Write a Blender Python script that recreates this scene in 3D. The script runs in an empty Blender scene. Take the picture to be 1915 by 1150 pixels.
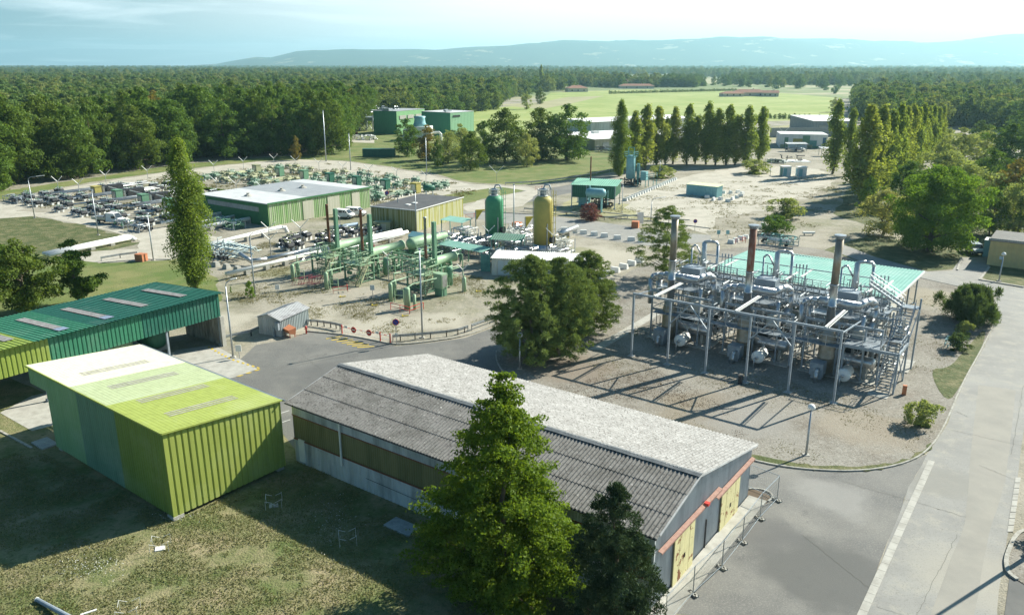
import bpy, math, random
import numpy as np
from mathutils import Vector
R = math.radians
SC = bpy.context.scene
COL = SC.collection
# ---------------------------------------------------------------- camera
CAM_H = 30.0; FOC = 1490.0; PCX = 957.5; PCY = 575.0
PITCH = math.atan(453 / 1490.0)
cam_data = bpy.data.cameras.new("camera")
cam = bpy.data.objects.new("camera", cam_data); COL.objects.link(cam)
cam.location = (0, 0, CAM_H); cam.rotation_euler = (math.pi / 2 - PITCH, 0, 0)
cam_data.sensor_width = 36.0; cam_data.lens = 36.0 * FOC / 1915.0
cam_data.clip_start = 0.5; cam_data.clip_end = 80000
SC.camera = cam
# ---------------------------------------------------------------- light
SUN_EL = 34.0; SUN_AZ = 57.0            # azimuth clockwise from +Y
w = bpy.data.worlds.new("World"); SC.world = w; w.use_nodes = True
nt = w.node_tree; N = nt.nodes; LK = nt.links
bg = N["Background"]; bg.inputs["Strength"].default_value = 0.05
sky = N.new("ShaderNodeTexSky"); sky.sky_type = 'NISHITA'; sky.sun_disc = False
sky.sun_elevation = R(SUN_EL); sky.sun_rotation = R(SUN_AZ)
sky.air_density = 1.0; sky.dust_density = 1.6; sky.ozone_density = 1.6; sky.altitude = 100
tc = N.new("ShaderNodeTexCoord")
tint = N.new("ShaderNodeMix"); tint.data_type = 'RGBA'; tint.blend_type = 'MULTIPLY'; tint.inputs[0].default_value = 1
tint.inputs[7].default_value = (0.46, 0.88, 1.12, 1)
LK.new(sky.outputs[0], tint.inputs[6])
sep = N.new("ShaderNodeSeparateXYZ"); LK.new(tc.outputs["Generated"], sep.inputs[0])
def wmath(op, a, b=None, clamp=False):
    n = N.new("ShaderNodeMath"); n.operation = op; n.use_clamp = clamp
    for i, v in enumerate((a, b)):
        if v is None: continue
        if isinstance(v, (int, float)): n.inputs[i].default_value = v
        else: LK.new(v, n.inputs[i])
    return n.outputs[0]
# cloud layer: direction projected on a high flat deck
zc = wmath('ADD', wmath('MAXIMUM', sep.outputs[2], 0.0), 0.03)
comb = N.new("ShaderNodeCombineXYZ")
LK.new(wmath('DIVIDE', sep.outputs[0], zc), comb.inputs[0]); LK.new(wmath('DIVIDE', sep.outputs[1], zc), comb.inputs[1])
cn = N.new("ShaderNodeTexNoise"); cn.inputs["Scale"].default_value = 0.33; cn.inputs["Detail"].default_value = 7; cn.inputs["Roughness"].default_value = 0.55; cn.inputs["Distortion"].default_value = 0.6
LK.new(comb.outputs[0], cn.inputs["Vector"])
cr = N.new("ShaderNodeValToRGB"); cr.color_ramp.elements[0].position = 0.50; cr.color_ramp.elements[1].position = 0.70
cr.color_ramp.elements[0].color = (0, 0, 0, 1); cr.color_ramp.elements[1].color = (1, 1, 1, 1)
LK.new(cn.outputs["Fac"], cr.inputs[0])
cm = N.new("ShaderNodeMix"); cm.data_type = 'RGBA'
low = N.new("ShaderNodeMapRange"); low.interpolation_type = 'SMOOTHSTEP'; low.inputs["From Min"].default_value = .34; low.inputs["From Max"].default_value = .12; LK.new(sep.outputs[2], low.inputs["Value"])
LK.new(wmath('MULTIPLY', wmath('MULTIPLY', cr.outputs[0], 0.8), low.outputs[0]), cm.inputs[0]); LK.new(tint.outputs[2], cm.inputs[6])
cm.inputs[7].default_value = (11, 12.5, 13, 1)
# bright veil of thin cloud round the sun's side of the sky
glow = wmath('ADD', wmath('MULTIPLY', sep.outputs[0], math.sin(R(SUN_AZ))), wmath('MULTIPLY', sep.outputs[1], math.cos(R(SUN_AZ))))
gm = N.new("ShaderNodeMapRange"); gm.interpolation_type = 'SMOOTHSTEP'; gm.inputs["From Min"].default_value = -.12; gm.inputs["From Max"].default_value = .66; LK.new(glow, gm.inputs["Value"])
gx = N.new("ShaderNodeMix"); gx.data_type = 'RGBA'; LK.new(wmath('MULTIPLY', wmath('MULTIPLY', gm.outputs[0], .96), low.outputs[0]), gx.inputs[0]); LK.new(cm.outputs[2], gx.inputs[6]); gx.inputs[7].default_value = (14.5, 13.8, 13.2, 1)
LK.new(gx.outputs[2], bg.inputs[0])
sd = bpy.data.lights.new("sun", 'SUN'); sd.energy = 5.0; sd.angle = R(0.55); sd.color = (1.0, 0.95, 0.84)
sun = bpy.data.objects.new("sun", sd); COL.objects.link(sun)
SDIR = Vector((math.cos(R(SUN_EL)) * math.sin(R(SUN_AZ)), math.cos(R(SUN_EL)) * math.cos(R(SUN_AZ)), math.sin(R(SUN_EL))))
sun.rotation_euler = SDIR.to_track_quat('Z', 'Y').to_euler()
SC.view_settings.view_transform = 'Standard'; SC.view_settings.look = 'None'
SC.view_settings.exposure = 1.08; SC.view_settings.gamma = 1.0
# ---------------------------------------------------------------- helpers
_s, _c = math.sin(PITCH), math.cos(PITCH)
def P(x, y, z=0.0):
    """point at height z seen at photo pixel (x, y)"""
    v = (y - PCY) / FOC; d = (CAM_H - z) / (_s + v * _c)
    return ((x - PCX) / FOC * d, (_c - v * _s) * d)
def HT(x, y, ty):
    """height of a vertical thing with base pixel (x,y) and top pixel row ty"""
    X, Y = P(x, y); v = (ty - PCY) / FOC
    return CAM_H - Y * (_s + v * _c) / (_c - v * _s)
def PXM(x, y):
    X, Y = P(x, y); return FOC / (Y * _c + CAM_H * _s)
SITE = R(-36.3); UX, UY = math.cos(SITE), math.sin(SITE)
def rnd(a, b): return random.uniform(a, b)

class MB:
    def __init__(s): s.v = []; s.f = []; s.m = []; s.mi = 0
    def add(s, vs, fs):
        o = len(s.v); s.v.extend([tuple(p) for p in vs])
        for f in fs: s.f.append(tuple(i + o for i in f)); s.m.append(s.mi)
    def box(s, x, y, z, sx, sy, sz, rz=0.0):
        """centre x,y ; z = bottom"""
        c, n = math.cos(rz), math.sin(rz); vs = []
        for dz in (0, sz):
            for dx, dy in ((-1, -1), (1, -1), (1, 1), (-1, 1)):
                a, b = dx * sx / 2, dy * sy / 2
                vs.append((x + a * c - b * n, y + a * n + b * c, z + dz))
        s.add(vs, [(3, 2, 1, 0), (4, 5, 6, 7), (0, 1, 5, 4), (1, 2, 6, 5), (2, 3, 7, 6), (3, 0, 4, 7)]); return s
    def bar(s, a, b, w, h=None):
        h = h or w; a = Vector(a); b = Vector(b); d = (b - a)
        if d.length < 1e-6: return s
        d.normalize(); up = Vector((0, 0, 1)) if abs(d.z) < 0.95 else Vector((1, 0, 0))
        sx = d.cross(up).normalized() * (w / 2); sy = sx.cross(d).normalized() * (h / 2)
        vs = [a - sx - sy, a + sx - sy, a + sx + sy, a - sx + sy, b - sx - sy, b + sx - sy, b + sx + sy, b - sx + sy]
        s.add(vs, [(0, 1, 2, 3), (7, 6, 5, 4), (0, 4, 5, 1), (1, 5, 6, 2), (2, 6, 7, 3), (3, 7, 4, 0)]); return s
    def tube(s, a, b, r, r2=None, n=8, cap=True):
        r2 = r if r2 is None else r2; a = Vector(a); b = Vector(b); d = (b - a)
        if d.length < 1e-6: return s
        d.normalize(); up = Vector((0, 0, 1)) if abs(d.z) < 0.95 else Vector((1, 0, 0))
        e1 = d.cross(up).normalized(); e2 = e1.cross(d).normalized(); vs = []
        for p, rr in ((a, r), (b, r2)):
            for i in range(n):
                t = 2 * math.pi * i / n; vs.append(p + e1 * (math.cos(t) * rr) + e2 * (math.sin(t) * rr))
        fs = [(i, (i + 1) % n, n + (i + 1) % n, n + i) for i in range(n)]
        if cap: fs += [tuple(range(n - 1, -1, -1)), tuple(range(n, 2 * n))]
        s.add(vs, fs); return s
    def path(s, pts, r, n=8):
        for a, b in zip(pts[:-1], pts[1:]):
            a = Vector(a); b = Vector(b); d = (b - a).normalized() * (r * .6)
            s.tube(a - d * .0, b + d, r, n=n)
        return s
    def lathe(s, prof, o=(0, 0, 0), axis='Z', n=14):
        """prof: list of (radius, along)"""
        o = Vector(o); vs = []
        for r, t in prof:
            for i in range(n):
                a = 2 * math.pi * i / n; c, q = math.cos(a) * r, math.sin(a) * r
                vs.append(o + (Vector((c, q, t)) if axis == 'Z' else Vector((t, c, q)) if axis == 'X' else Vector((q, t, c))))
        fs = []
        for k in range(len(prof) - 1):
            for i in range(n):
                j = (i + 1) % n; fs.append((k * n + i, k * n + j, (k + 1) * n + j, (k + 1) * n + i))
        fs += [tuple(range(n - 1, -1, -1)), tuple(range((len(prof) - 1) * n, len(prof) * n))]
        s.add(vs, fs); return s
    def quad(s, a, b, c, d): s.add([a, b, c, d], [(0, 1, 2, 3)]); return s
    def slab(s, pts, t):
        """polygon prism, pts 3d, thickness t downwards"""
        n = len(pts); vs = [tuple(p) for p in pts] + [(p[0], p[1], p[2] - t) for p in pts]
        fs = [tuple(range(n)), tuple(range(2 * n - 1, n - 1, -1))] + [(i, n + i, n + (i + 1) % n, (i + 1) % n) for i in range(n)]
        s.add(vs, fs); return s
    def ribs(s, a, b, c, d, pitch, depth, prof='trap', sub=1, flat=.5):
        """corrugated sheet on quad a,b,c,d; ribs spaced along a->b, running a->d; outward = (b-a)x(d-a)"""
        a, b, c, d = map(Vector, (a, b, c, d)); nrm = (b - a).cross(d - a).normalized(); Lg = (b - a).length
        k = max(1, int(round(Lg / pitch))); ts = []
        for i in range(k):
            if prof == 'trap':
                q = flat
                for u, h in ((0, 0), (q, 0), (q + .12, 1), (.88, 1)): ts.append(((i + u) / k, h))
            else:
                for u, h in ((0, 0), (.25, .5), (.5, 1), (.75, .5)): ts.append(((i + u) / k, h))
        ts.append((1.0, 0)); rows = sub + 1; vs = []
        for t, h in ts:
            for j in range(rows):
                q = j / sub; p = (a.lerp(b, t)).lerp(d.lerp(c, t), q) + nrm * (h * depth); vs.append(p)
        fs = []
        for i in range(len(ts) - 1):
            for j in range(sub): fs.append((i * rows + j, (i + 1) * rows + j, (i + 1) * rows + j + 1, i * rows + j + 1))
        s.add(vs, fs); return s
    def split(s, name, mats, parent=None, smooth=False):
        """one object per loose piece"""
        par = list(range(len(s.v)))
        def fd(i):
            while par[i] != i: par[i] = par[par[i]]; i = par[i]
            return i
        for f in s.f:
            for i in f[1:]: par[fd(i)] = fd(f[0])
        grp = {}
        for f in s.f: grp.setdefault(fd(f[0]), []).append(f)
        for fs in grp.values():
            ids = sorted({i for f in fs for i in f}); mp = {i: k for k, i in enumerate(ids)}; b = MB(); b.add([s.v[i] for i in ids], [tuple(mp[i] for i in f) for f in fs]); o = b.build(name, mats, parent, smooth)
        return o
    def build(s, name, mats, parent=None, smooth=False):
        me = bpy.data.meshes.new(name); me.from_pydata(s.v, [], s.f)
        if not isinstance(mats, (list, tuple)): mats = [mats]
        for m in mats: me.materials.append(m)
        if len(mats) > 1: me.polygons.foreach_set('material_index', s.m)
        if smooth: me.polygons.foreach_set('use_smooth', [True] * len(me.polygons))
        me.update(); o = bpy.data.objects.new(name, me); COL.objects.link(o)
        if parent: o.parent = parent
        return o
def tag(o, label=None, cat=None, group=None, kind=None):
    if label: o['label'] = label
    if cat: o['category'] = cat
    if group: o['group'] = group
    if kind: o['kind'] = kind
    return o
def thing(name, label, cat, loc=(0, 0, 0), rz=0.0, group=None):
    o = bpy.data.objects.new(name, None); COL.objects.link(o)
    if len(loc) == 2: loc = (loc[0], loc[1], 0)
    o.location = loc; o.rotation_euler = (0, 0, rz); o.empty_display_size = .3
    return tag(o, label, cat, group)
_kids = {}
def dup(root, loc, rz=0.0, label=None, sc=None, group=None):
    ks = _kids.get(root.name)
    if ks is None:
        ks = [(c, [g for g in c.children]) for c in root.children]; _kids[root.name] = ks
    r = root.copy(); COL.objects.link(r)
    if len(loc) == 2: loc = (loc[0], loc[1], 0)
    r.location = loc; r.rotation_euler = (0, 0, rz)
    if sc is not None: r.scale = sc if isinstance(sc, (tuple, list)) else (sc,) * 3
    if label: r['label'] = label
    if group: r['group'] = group
    for c, gs in ks:
        q = c.copy(); COL.objects.link(q); q.parent = r
        for g in gs: h = g.copy(); COL.objects.link(h); h.parent = q
    return r
ORD = ['first', 'second', 'third', 'fourth', 'fifth', 'sixth', 'seventh', 'eighth', 'ninth', 'tenth', 'eleventh', 'twelfth', 'thirteenth', 'fourteenth', 'fifteenth', 'sixteenth', 'seventeenth', 'eighteenth', 'nineteenth', 'twentieth', 'twenty-first', 'twenty-second', 'twenty-third', 'twenty-fourth']
# ---------------------------------------------------------------- materials
def mat(name, col, rough=.6, metal=0.0, col2=None, scale=2.0, lo=.35, hi=.65, bump=0.0, bscale=None, stretch=None, world=False, spec=.3, detail=5, third=None):
    """third = (colour, scale, lo, hi) a second noise layer"""
    m = bpy.data.materials.new(name); m.use_nodes = True; n = m.node_tree.nodes; l = m.node_tree.links
    b = n["Principled BSDF"]; b.inputs["Roughness"].default_value = rough; b.inputs["Metallic"].default_value = metal
    b.inputs["Specular IOR Level"].default_value = spec
    b.inputs["Base Color"].default_value = (*col, 1)
    if col2 is None and not bump: return m
    if world: g = n.new("ShaderNodeNewGeometry"); vec = g.outputs["Position"]
    else: g = n.new("ShaderNodeTexCoord"); vec = g.outputs["Object"]
    if stretch:
        mp = n.new("ShaderNodeMapping"); mp.inputs["Scale"].default_value = stretch; l.new(vec, mp.inputs[0]); vec2 = mp.outputs[0]
    else: vec2 = vec
    def layer(prev, c2, sc, lo, hi, v):
        t = n.new("ShaderNodeTexNoise"); t.inputs["Scale"].default_value = sc; t.inputs["Detail"].default_value = detail; t.inputs["Roughness"].default_value = .65; l.new(v, t.inputs["Vector"])
        r = n.new("ShaderNodeMapRange"); r.inputs["From Min"].default_value = lo; r.inputs["From Max"].default_value = hi; l.new(t.outputs["Fac"], r.inputs["Value"])
        x = n.new("ShaderNodeMix"); x.data_type = 'RGBA'; l.new(r.outputs[0], x.inputs[0])
        if isinstance(prev, tuple): x.inputs[6].default_value = (*prev, 1)
        else: l.new(prev, x.inputs[6])
        x.inputs[7].default_value = (*c2, 1); return x.outputs[2]
    o = col
    if col2 is not None: o = layer(o, col2, scale, lo, hi, vec2)
    for t3 in (third if isinstance(third, list) else [third] if third else []):
        o = layer(o, t3[0], t3[1], t3[2], t3[3], vec)
    if not isinstance(o, tuple): l.new(o, b.inputs["Base Color"])
    if bump:
        t = n.new("ShaderNodeTexNoise"); t.inputs["Scale"].default_value = bscale or scale * 4; t.inputs["Detail"].default_value = 4; l.new(vec, t.inputs["Vector"])
        bp = n.new("ShaderNodeBump"); bp.inputs["Strength"].default_value = 1; bp.inputs["Distance"].default_value = bump
        l.new(t.outputs["Fac"], bp.inputs["Height"]); l.new(bp.outputs[0], b.inputs["Normal"])
    return m
def leafmat(name, c1, c2, c3=None, trans=.35, rand=.5):
    """c1..c2 vary per leaf and per tree"""
    m = bpy.data.materials.new(name); m.use_nodes = True; n = m.node_tree.nodes; l = m.node_tree.links
    n.remove(n["Principled BSDF"]); out = n["Material Output"]
    g = n.new("ShaderNodeNewGeometry"); oi = n.new("ShaderNodeObjectInfo")
    t = n.new("ShaderNodeTexNoise"); t.inputs["Scale"].default_value = .45; t.inputs["Detail"].default_value = 2; l.new(g.outputs["Position"], t.inputs["Vector"])
    def M(op, a, b):
        x = n.new("ShaderNodeMath"); x.operation = op; x.use_clamp = True
        for i, v in enumerate((a, b)):
            if isinstance(v, (int, float)): x.inputs[i].default_value = v
            else: l.new(v, x.inputs[i])
        return x.outputs[0]
    f = M('ADD', M('MULTIPLY', g.outputs["Random Per Island"], .55), M('MULTIPLY', t.outputs["Fac"], .45))
    x = n.new("ShaderNodeMix"); x.data_type = 'RGBA'; l.new(f, x.inputs[0]); x.inputs[6].default_value = (*c1, 1); x.inputs[7].default_value = (*c2, 1)
    col = x.outputs[2]
    if c3:
        y = n.new("ShaderNodeMix"); y.data_type = 'RGBA'; mr = n.new("ShaderNodeMapRange"); mr.inputs["From Min"].default_value = .45; mr.inputs["From Max"].default_value = 1.0
        mr.inputs["To Max"].default_value = rand
        l.new(oi.outputs["Random"], mr.inputs["Value"]); l.new(mr.outputs[0], y.inputs[0]); l.new(col, y.inputs[6]); y.inputs[7].default_value = (*c3, 1); col = y.outputs[2]
    d = n.new("ShaderNodeBsdfDiffuse"); l.new(col, d.inputs[0])
    tr = n.new("ShaderNodeBsdfTranslucent"); hv = n.new("ShaderNodeMix"); hv.data_type = 'RGBA'; hv.blend_type = 'MULTIPLY'; hv.inputs[0].default_value = 1
    l.new(col, hv.inputs[6]); hv.inputs[7].default_value = (1.5, 1.45, .7, 1); l.new(hv.outputs[2], tr.inputs[0])
    gl = n.new("ShaderNodeBsdfGlossy"); gl.inputs["Roughness"].default_value = .45; gl.inputs[0].default_value = (.8, .85, .8, 1)
    m1 = n.new("ShaderNodeMixShader"); m1.inputs[0].default_value = trans; l.new(d.outputs[0], m1.inputs[1]); l.new(tr.outputs[0], m1.inputs[2])
    m2 = n.new("ShaderNodeMixShader"); m2.inputs[0].default_value = .006; l.new(m1.outputs[0], m2.inputs[1]); l.new(gl.outputs[0], m2.inputs[2])
    l.new(m2.outputs[0], out.inputs[0]); return m
random.seed(7); np.random.seed(7)
# ---- ground covers
M_base = mat('dry_ground', (.325, .30, .238), .95, 0, (.215, .20, .145), .12, .42, .62, .08, 7, world=True, third=[((.13, .14, .055), .035, .52, .66), ((.42, .37, .27), 1.7, .5, .8), ((.10, .095, .07), 3.5, .56, .76), ((.46, .44, .38), 6, .58, .74)])
M_far = mat('far_farmland', (.16, .20, .075), .95, 0, (.36, .33, .20), .006, .5, .6, world=True)
M_lawn = mat('dry_lawn', (.105, .135, .04), .95, 0, (.29, .245, .14), .32, .38, .66, .10, 7, world=True, third=[((.06, .085, .02), 2.2, .52, .72), ((.34, .30, .19), 4.5, .58, .74)], detail=8)
M_grass = mat('green_grass', (.105, .15, .035), .95, 0, (.20, .20, .075), .15, .4, .65, .06, 5, world=True, third=[((.065, .085, .025), 1.2, .55, .75)])
M_scrub = mat('scrub_grass', (.075, .095, .03), .95, 0, (.20, .18, .09), .5, .45, .7, .15, 4, world=True)
M_asph = mat('yard_asphalt', (.125, .125, .115), .82, 0, (.20, .195, .17), .13, .42, .68, .012, 25, world=True, third=[((.085, .085, .08), .6, .58, .75), ((.27, .26, .225), 9, .5, .78), ((.07, .07, .065), 14, .56, .74)], spec=.4)
M_road = mat('pale_road_asphalt', (.275, .272, .245), .85, 0, (.215, .213, .195), .16, .4, .66, .01, 25, world=True, third=[((.33, .315, .26), .7, .5, .75), ((.15, .145, .125), 9, .53, .76)], spec=.35)
M_patch = mat('warm_road_patch', (.285, .272, .23), .85, 0, (.24, .232, .20), .3, .4, .66, .01, 25, world=True)
M_dark = mat('dark_stained_asphalt', (.085, .088, .082), .8, 0, (.12, .12, .11), .5, .4, .7, world=True)
M_sand = mat('pale_sandy_track', (.45, .42, .345), .95, 0, (.34, .32, .255), .25, .42, .68, .03, 8, world=True, third=[((.27, .25, .16), 1.1, .56, .74), ((.22, .21, .17), 5, .58, .76)])
M_grav = mat('island_gravel', (.255, .24, .20), .95, 0, (.165, .145, .112), .2, .42, .66, .05, 9, world=True, third=[((.35, .33, .285), 5, .5, .7), ((.085, .075, .058), 7, .53, .69)], detail=9)
M_conc = mat('concrete', (.42, .41, .36), .9, 0, (.30, .29, .25), 1.1, .4, .7, .004, 20, third=((.22, .21, .18), 6, .62, .8))
M_kerb = mat('kerb_stone', (.38, .37, .32), .9, 0, (.22, .21, .17), 2.2, .45, .7)
M_crop = mat('bright_crop', (.23, .29, .075), .95, 0, (.33, .36, .13), .02, .4, .65, world=True, third=[((.19, .25, .05), .12, .52, .7)])
M_stub = mat('pale_stubble', (.33, .31, .17), .95, 0, (.26, .25, .13), .03, .4, .65, world=True)
M_yel = mat('worn_yellow_paint', (.58, .42, .05), .7, 0, (.22, .19, .10), 1.6, .52, .68, world=True)
M_wht = mat('worn_white_paint', (.62, .62, .58), .7, 0, (.3, .3, .27), 1.5, .55, .7, world=True)
def add_stain(m, cx, cy, rad, col, amt):
    n = m.node_tree.nodes; l = m.node_tree.links; b = n["Principled BSDF"]; src = b.inputs["Base Color"].links[0].from_socket
    g = n.new("ShaderNodeNewGeometry"); d = n.new("ShaderNodeVectorMath"); d.operation = 'DISTANCE'; d.inputs[1].default_value = (cx, cy, 0); l.new(g.outputs["Position"], d.inputs[0])
    t = n.new("ShaderNodeTexNoise"); t.inputs["Scale"].default_value = .35; t.inputs["Detail"].default_value = 6; l.new(g.outputs["Position"], t.inputs["Vector"])
    a = n.new("ShaderNodeMath"); a.operation = 'MULTIPLY_ADD'; l.new(t.outputs["Fac"], a.inputs[0]); a.inputs[1].default_value = rad * 1.3; l.new(d.outputs["Value"], a.inputs[2])
    r = n.new("ShaderNodeMapRange"); r.interpolation_type = 'SMOOTHSTEP'; r.inputs["From Min"].default_value = rad * 1.75; r.inputs["From Max"].default_value = rad * 1.15; r.inputs["To Max"].default_value = amt; l.new(a.outputs[0], r.inputs["Value"])
    x = n.new("ShaderNodeMix"); x.data_type = 'RGBA'; l.new(r.outputs[0], x.inputs[0]); l.new(src, x.inputs[6]); x.inputs[7].default_value = (*col, 1); l.new(x.outputs[2], b.inputs["Base Color"])
add_stain(M_asph, *P(1540, 1075), 5.2, (.085, .087, .08), .85); add_stain(M_asph, *P(1440, 1000), 2.6, (.10, .10, .095), .7); add_stain(M_asph, *P(600, 700), 4.5, (.10, .10, .095), .6); add_stain(M_asph, *P(1560, 930), 3, (.27, .265, .24), .6)
add_stain(M_road, *P(1760, 900), 3, (.22, .215, .185), .7); add_stain(M_road, *P(1830, 1080), 4, (.33, .31, .25), .6)
for q_ in ((560, 590, 6), (700, 610, 5), (330, 395, 9), (1130, 480, 9), (820, 600, 4), (1180, 370, 8), (560, 340, 14), (420, 600, 4)): add_stain(M_base, *P(q_[0], q_[1]), q_[2], (.42, .39, .31), .75)
for q_ in ((520, 510, 4), (1080, 470, 4), (760, 560, 3), (1000, 455, 5), (300, 400, 6), (640, 500, 3)): add_stain(M_base, *P(q_[0], q_[1]), q_[2], (.20, .20, .10), .7)
add_stain(M_grav, *P(1620, 800), 5, (.29, .25, .185), .6); add_stain(M_grav, *P(1300, 770), 5, (.22, .185, .13), .7); add_stain(M_grav, *P(1080, 690), 5, (.20, .165, .125), .8); add_stain(M_grav, *P(1400, 790), 5, (.27, .26, .23), .7); add_stain(M_grav, *P(1760, 560), 6, (.31, .27, .19), .7)
# ---- metals and paint
M_galv = mat('galvanised_steel', (.42, .45, .46), .42, .75, (.28, .31, .33), 3, .4, .7)
M_gpaint = mat('grey_painted_steel', (.31, .36, .39), .5, .15, (.22, .26, .29), 2, .4, .7)
M_lag = mat('aluminium_lagging', (.56, .57, .56), .36, .8, (.36, .37, .37), 1.2, .42, .7, .01, 5)
M_lagb = mat('tarnished_lagging', (.31, .26, .19), .5, .6, (.42, .39, .33), 1.0, .42, .68)
M_rust = mat('rusty_steel', (.20, .085, .045), .85, .1, (.30, .20, .14), 3, .45, .7, stretch=(1, 1, .25))
M_rusty = mat('red_rust_stack', (.26, .10, .06), .8, .1, (.36, .27, .21), 2, .42, .62, stretch=(1, 1, .3))
M_black = mat('black_insulation', (.025, .027, .03), .6, 0, (.055, .058, .06), 3, .4, .7)
M_gsk = mat('pale_green_paint', (.30, .43, .27), .5, .05, (.22, .34, .21), 1.2, .4, .7, third=((.38, .46, .31), 3, .6, .8))
M_gsk2 = mat('mid_green_paint', (.13, .27, .165), .5, .05, (.17, .31, .20), 1.2, .4, .7)
M_lime = mat('yellow_green_paint', (.36, .37, .22), .6, .05, (.25, .28, .16), 1.2, .4, .7)
M_dkg = mat('dark_green_paint', (.03, .13, .085), .5, .05, (.045, .16, .10), 1.5, .4, .7)
M_gfld = mat('faded_valve_green', (.17, .26, .18), .6, 0, (.25, .31, .24), 1.5, .4, .7)
M_white = mat('white_paint', (.74, .74, .69), .55, 0, (.60, .60, .55), 1.2, .5, .75)
M_wallw = mat('weathered_white_sheet', (.62, .62, .58), .6, 0, (.45, .45, .41), .8, .45, .7, stretch=(1, 1, .2))
M_yelp = mat('yellow_paint', (.62, .48, .06), .6, 0, (.5, .4, .08), 2, .45, .7)
M_red = mat('red_paint', (.55, .05, .04), .55, 0, (.42, .07, .05), 3, .5, .7)
M_orange = mat('orange_brick_paint', (.50, .19, .09), .7, 0, (.40, .17, .09), 2, .45, .7)
M_blue = mat('blue_paint', (.03, .06, .30), .5)
M_teal = mat('teal_paint', (.11, .27, .25), .5, .05, (.17, .38, .35), 1.5, .4, .7)
M_cyan = mat('pale_cyan_paint', (.25, .47, .48), .5, .05, (.19, .39, .41), 1.2, .4, .7)
M_glass = mat('window_glass', (.03, .035, .04), .08, 0, spec=.8)
M_rub = mat('tyre_rubber', (.02, .02, .02), .8)
M_bark = mat('bark', (.10, .075, .05), .95, 0, (.17, .14, .10), 4, .4, .7, .03, 9, stretch=(1, 1, .3))
M_barkp = mat('pale_bark', (.22, .19, .14), .95, 0, (.12, .10, .07), 4, .4, .7, .03, 9, stretch=(1, 1, .3))
# ================================================================ GROUND
def lin(a, b, n): return [a + (b - a) * i / n for i in range(n + 1)]
def grid_sheet(name, xs, ys, z, m, kind='structure'):
    vs = [(x, y, z) for y in ys for x in xs]; nx = len(xs)
    fs = [(j * nx + i, j * nx + i + 1, (j + 1) * nx + i + 1, (j + 1) * nx + i) for j in range(len(ys) - 1) for i in range(nx - 1)]
    b = MB(); b.add(vs, fs); o = b.build(name, m); o['kind'] = kind; return o
xs = [-21000, -12000, -7000, -4000, -2400, -1400, -800] + lin(-500, 500, 20) + [800, 1400, 2400, 4000, 7000, 12000, 21000]
ysn = [-300, -100] + lin(0, 600, 12) + [760]
grid_sheet('ground', xs, ysn, 0.0, M_base)
grid_sheet('far_plain', xs, [760, 1000, 1400, 2000, 3000, 4500, 7000, 11000, 18500], 0.0, M_far)
_lay = 0
def ragged(pts, step=2.0, amp=.25, seed=1, closed=True):
    rr = random.Random(seed); out = []; n = len(pts)
    for i in range(n if closed else n - 1):
        a = pts[i]; b = pts[(i + 1) % n]; L = math.hypot(b[0] - a[0], b[1] - a[1]); k = max(1, min(60, int(L / step)))
        for j in range(k):
            t = j / k; out.append((a[0] + (b[0] - a[0]) * t + rr.gauss(0, amp), a[1] + (b[1] - a[1]) * t + rr.gauss(0, amp)))
    if not closed: out.append(pts[-1])
    return out
def smooth(pts, it=2, closed=True):
    for _ in range(it):
        q = []; n = len(pts)
        rng = range(n) if closed else range(n - 1)
        if not closed: q.append(pts[0])
        for i in rng:
            a = pts[i]; b = pts[(i + 1) % n]
            q.append((a[0] * .75 + b[0] * .25, a[1] * .75 + b[1] * .25)); q.append((a[0] * .25 + b[0] * .75, a[1] * .25 + b[1] * .75))
        if not closed: q.append(pts[-1])
        pts = q
    return pts
def sheet(name, px, m, lay=None, world=False, amp=0.0, step=2.0, sm=0, kind='structure'):
    """flat ground cover; px = photo pixels of its outline on the ground"""
    global _lay
    _lay += 1; z = .005 * (_lay if lay is None else lay)
    pts = px if world else [P(*p) for p in px]
    if sm: pts = smooth(pts, sm)
    if amp: pts = ragged(pts, step, amp, len(px))
    b = MB(); b.add([(x, y, z) for x, y in pts], [tuple(range(len(pts)))]); o = b.build(name, m); o['kind'] = kind
    if o.data.polygons[0].normal.z < 0: o.data.flip_normals()
    return o
# order = bottom to top
sheet('lawn', [(-500, 1600), (-500, 690), (0, 700), (140, 760), (500, 800), (545, 806), (700, 900), (1215, 1150), (1300, 1150), (1340, 1600)], M_lawn, 1, amp=.15)
sheet('grass', [(-60, 640), (-60, 470), (60, 470), (190, 492), (300, 484), (335, 480), (400, 520), (425, 560), (300, 600), (100, 640)], M_grass, 1, amp=.4)
sheet('grass', [(-80, 440), (-40, 402), (60, 405), (140, 418), (200, 432), (262, 455), (200, 470), (100, 476), (-60, 470)], M_scrub, 2, amp=.4)
sheet('grass', [(-200, 375), (0, 358), (150, 336), (330, 308), (480, 296), (560, 291), (560, 299), (480, 302), (330, 318), (150, 344), (0, 374), (-200, 400)], M_grass, 3, amp=.5)
sheet('grass', [(560, 299), (600, 230), (1150, 230), (1180, 320), (1135, 324), (1050, 338), (960, 346), (880, 342), (800, 323), (700, 308), (640, 300)], M_grass, 1, amp=.6, step=5)
sheet('grass', [(735, 385), (830, 364), (890, 352), (935, 350), (985, 356), (905, 372), (850, 388), (780, 400)], M_grass, 2, amp=.4)
sheet('grass', [(1010, 405), (1050, 388), (1068, 370), (1200, 385), (1290, 420), (1200, 412), (1090, 400)], M_stub, 2, amp=.5)
sheet('grass', [(1520, 480), (1620, 440), (1800, 470), (1780, 505), (1735, 508), (1640, 500)], M_scrub, 2, amp=.4)
sheet('grass', [(1560, 400), (1600, 330), (1915, 300), (2200, 420), (2100, 560), (1830, 520), (1700, 450)], M_scrub, 1, amp=.6, step=4)
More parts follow.
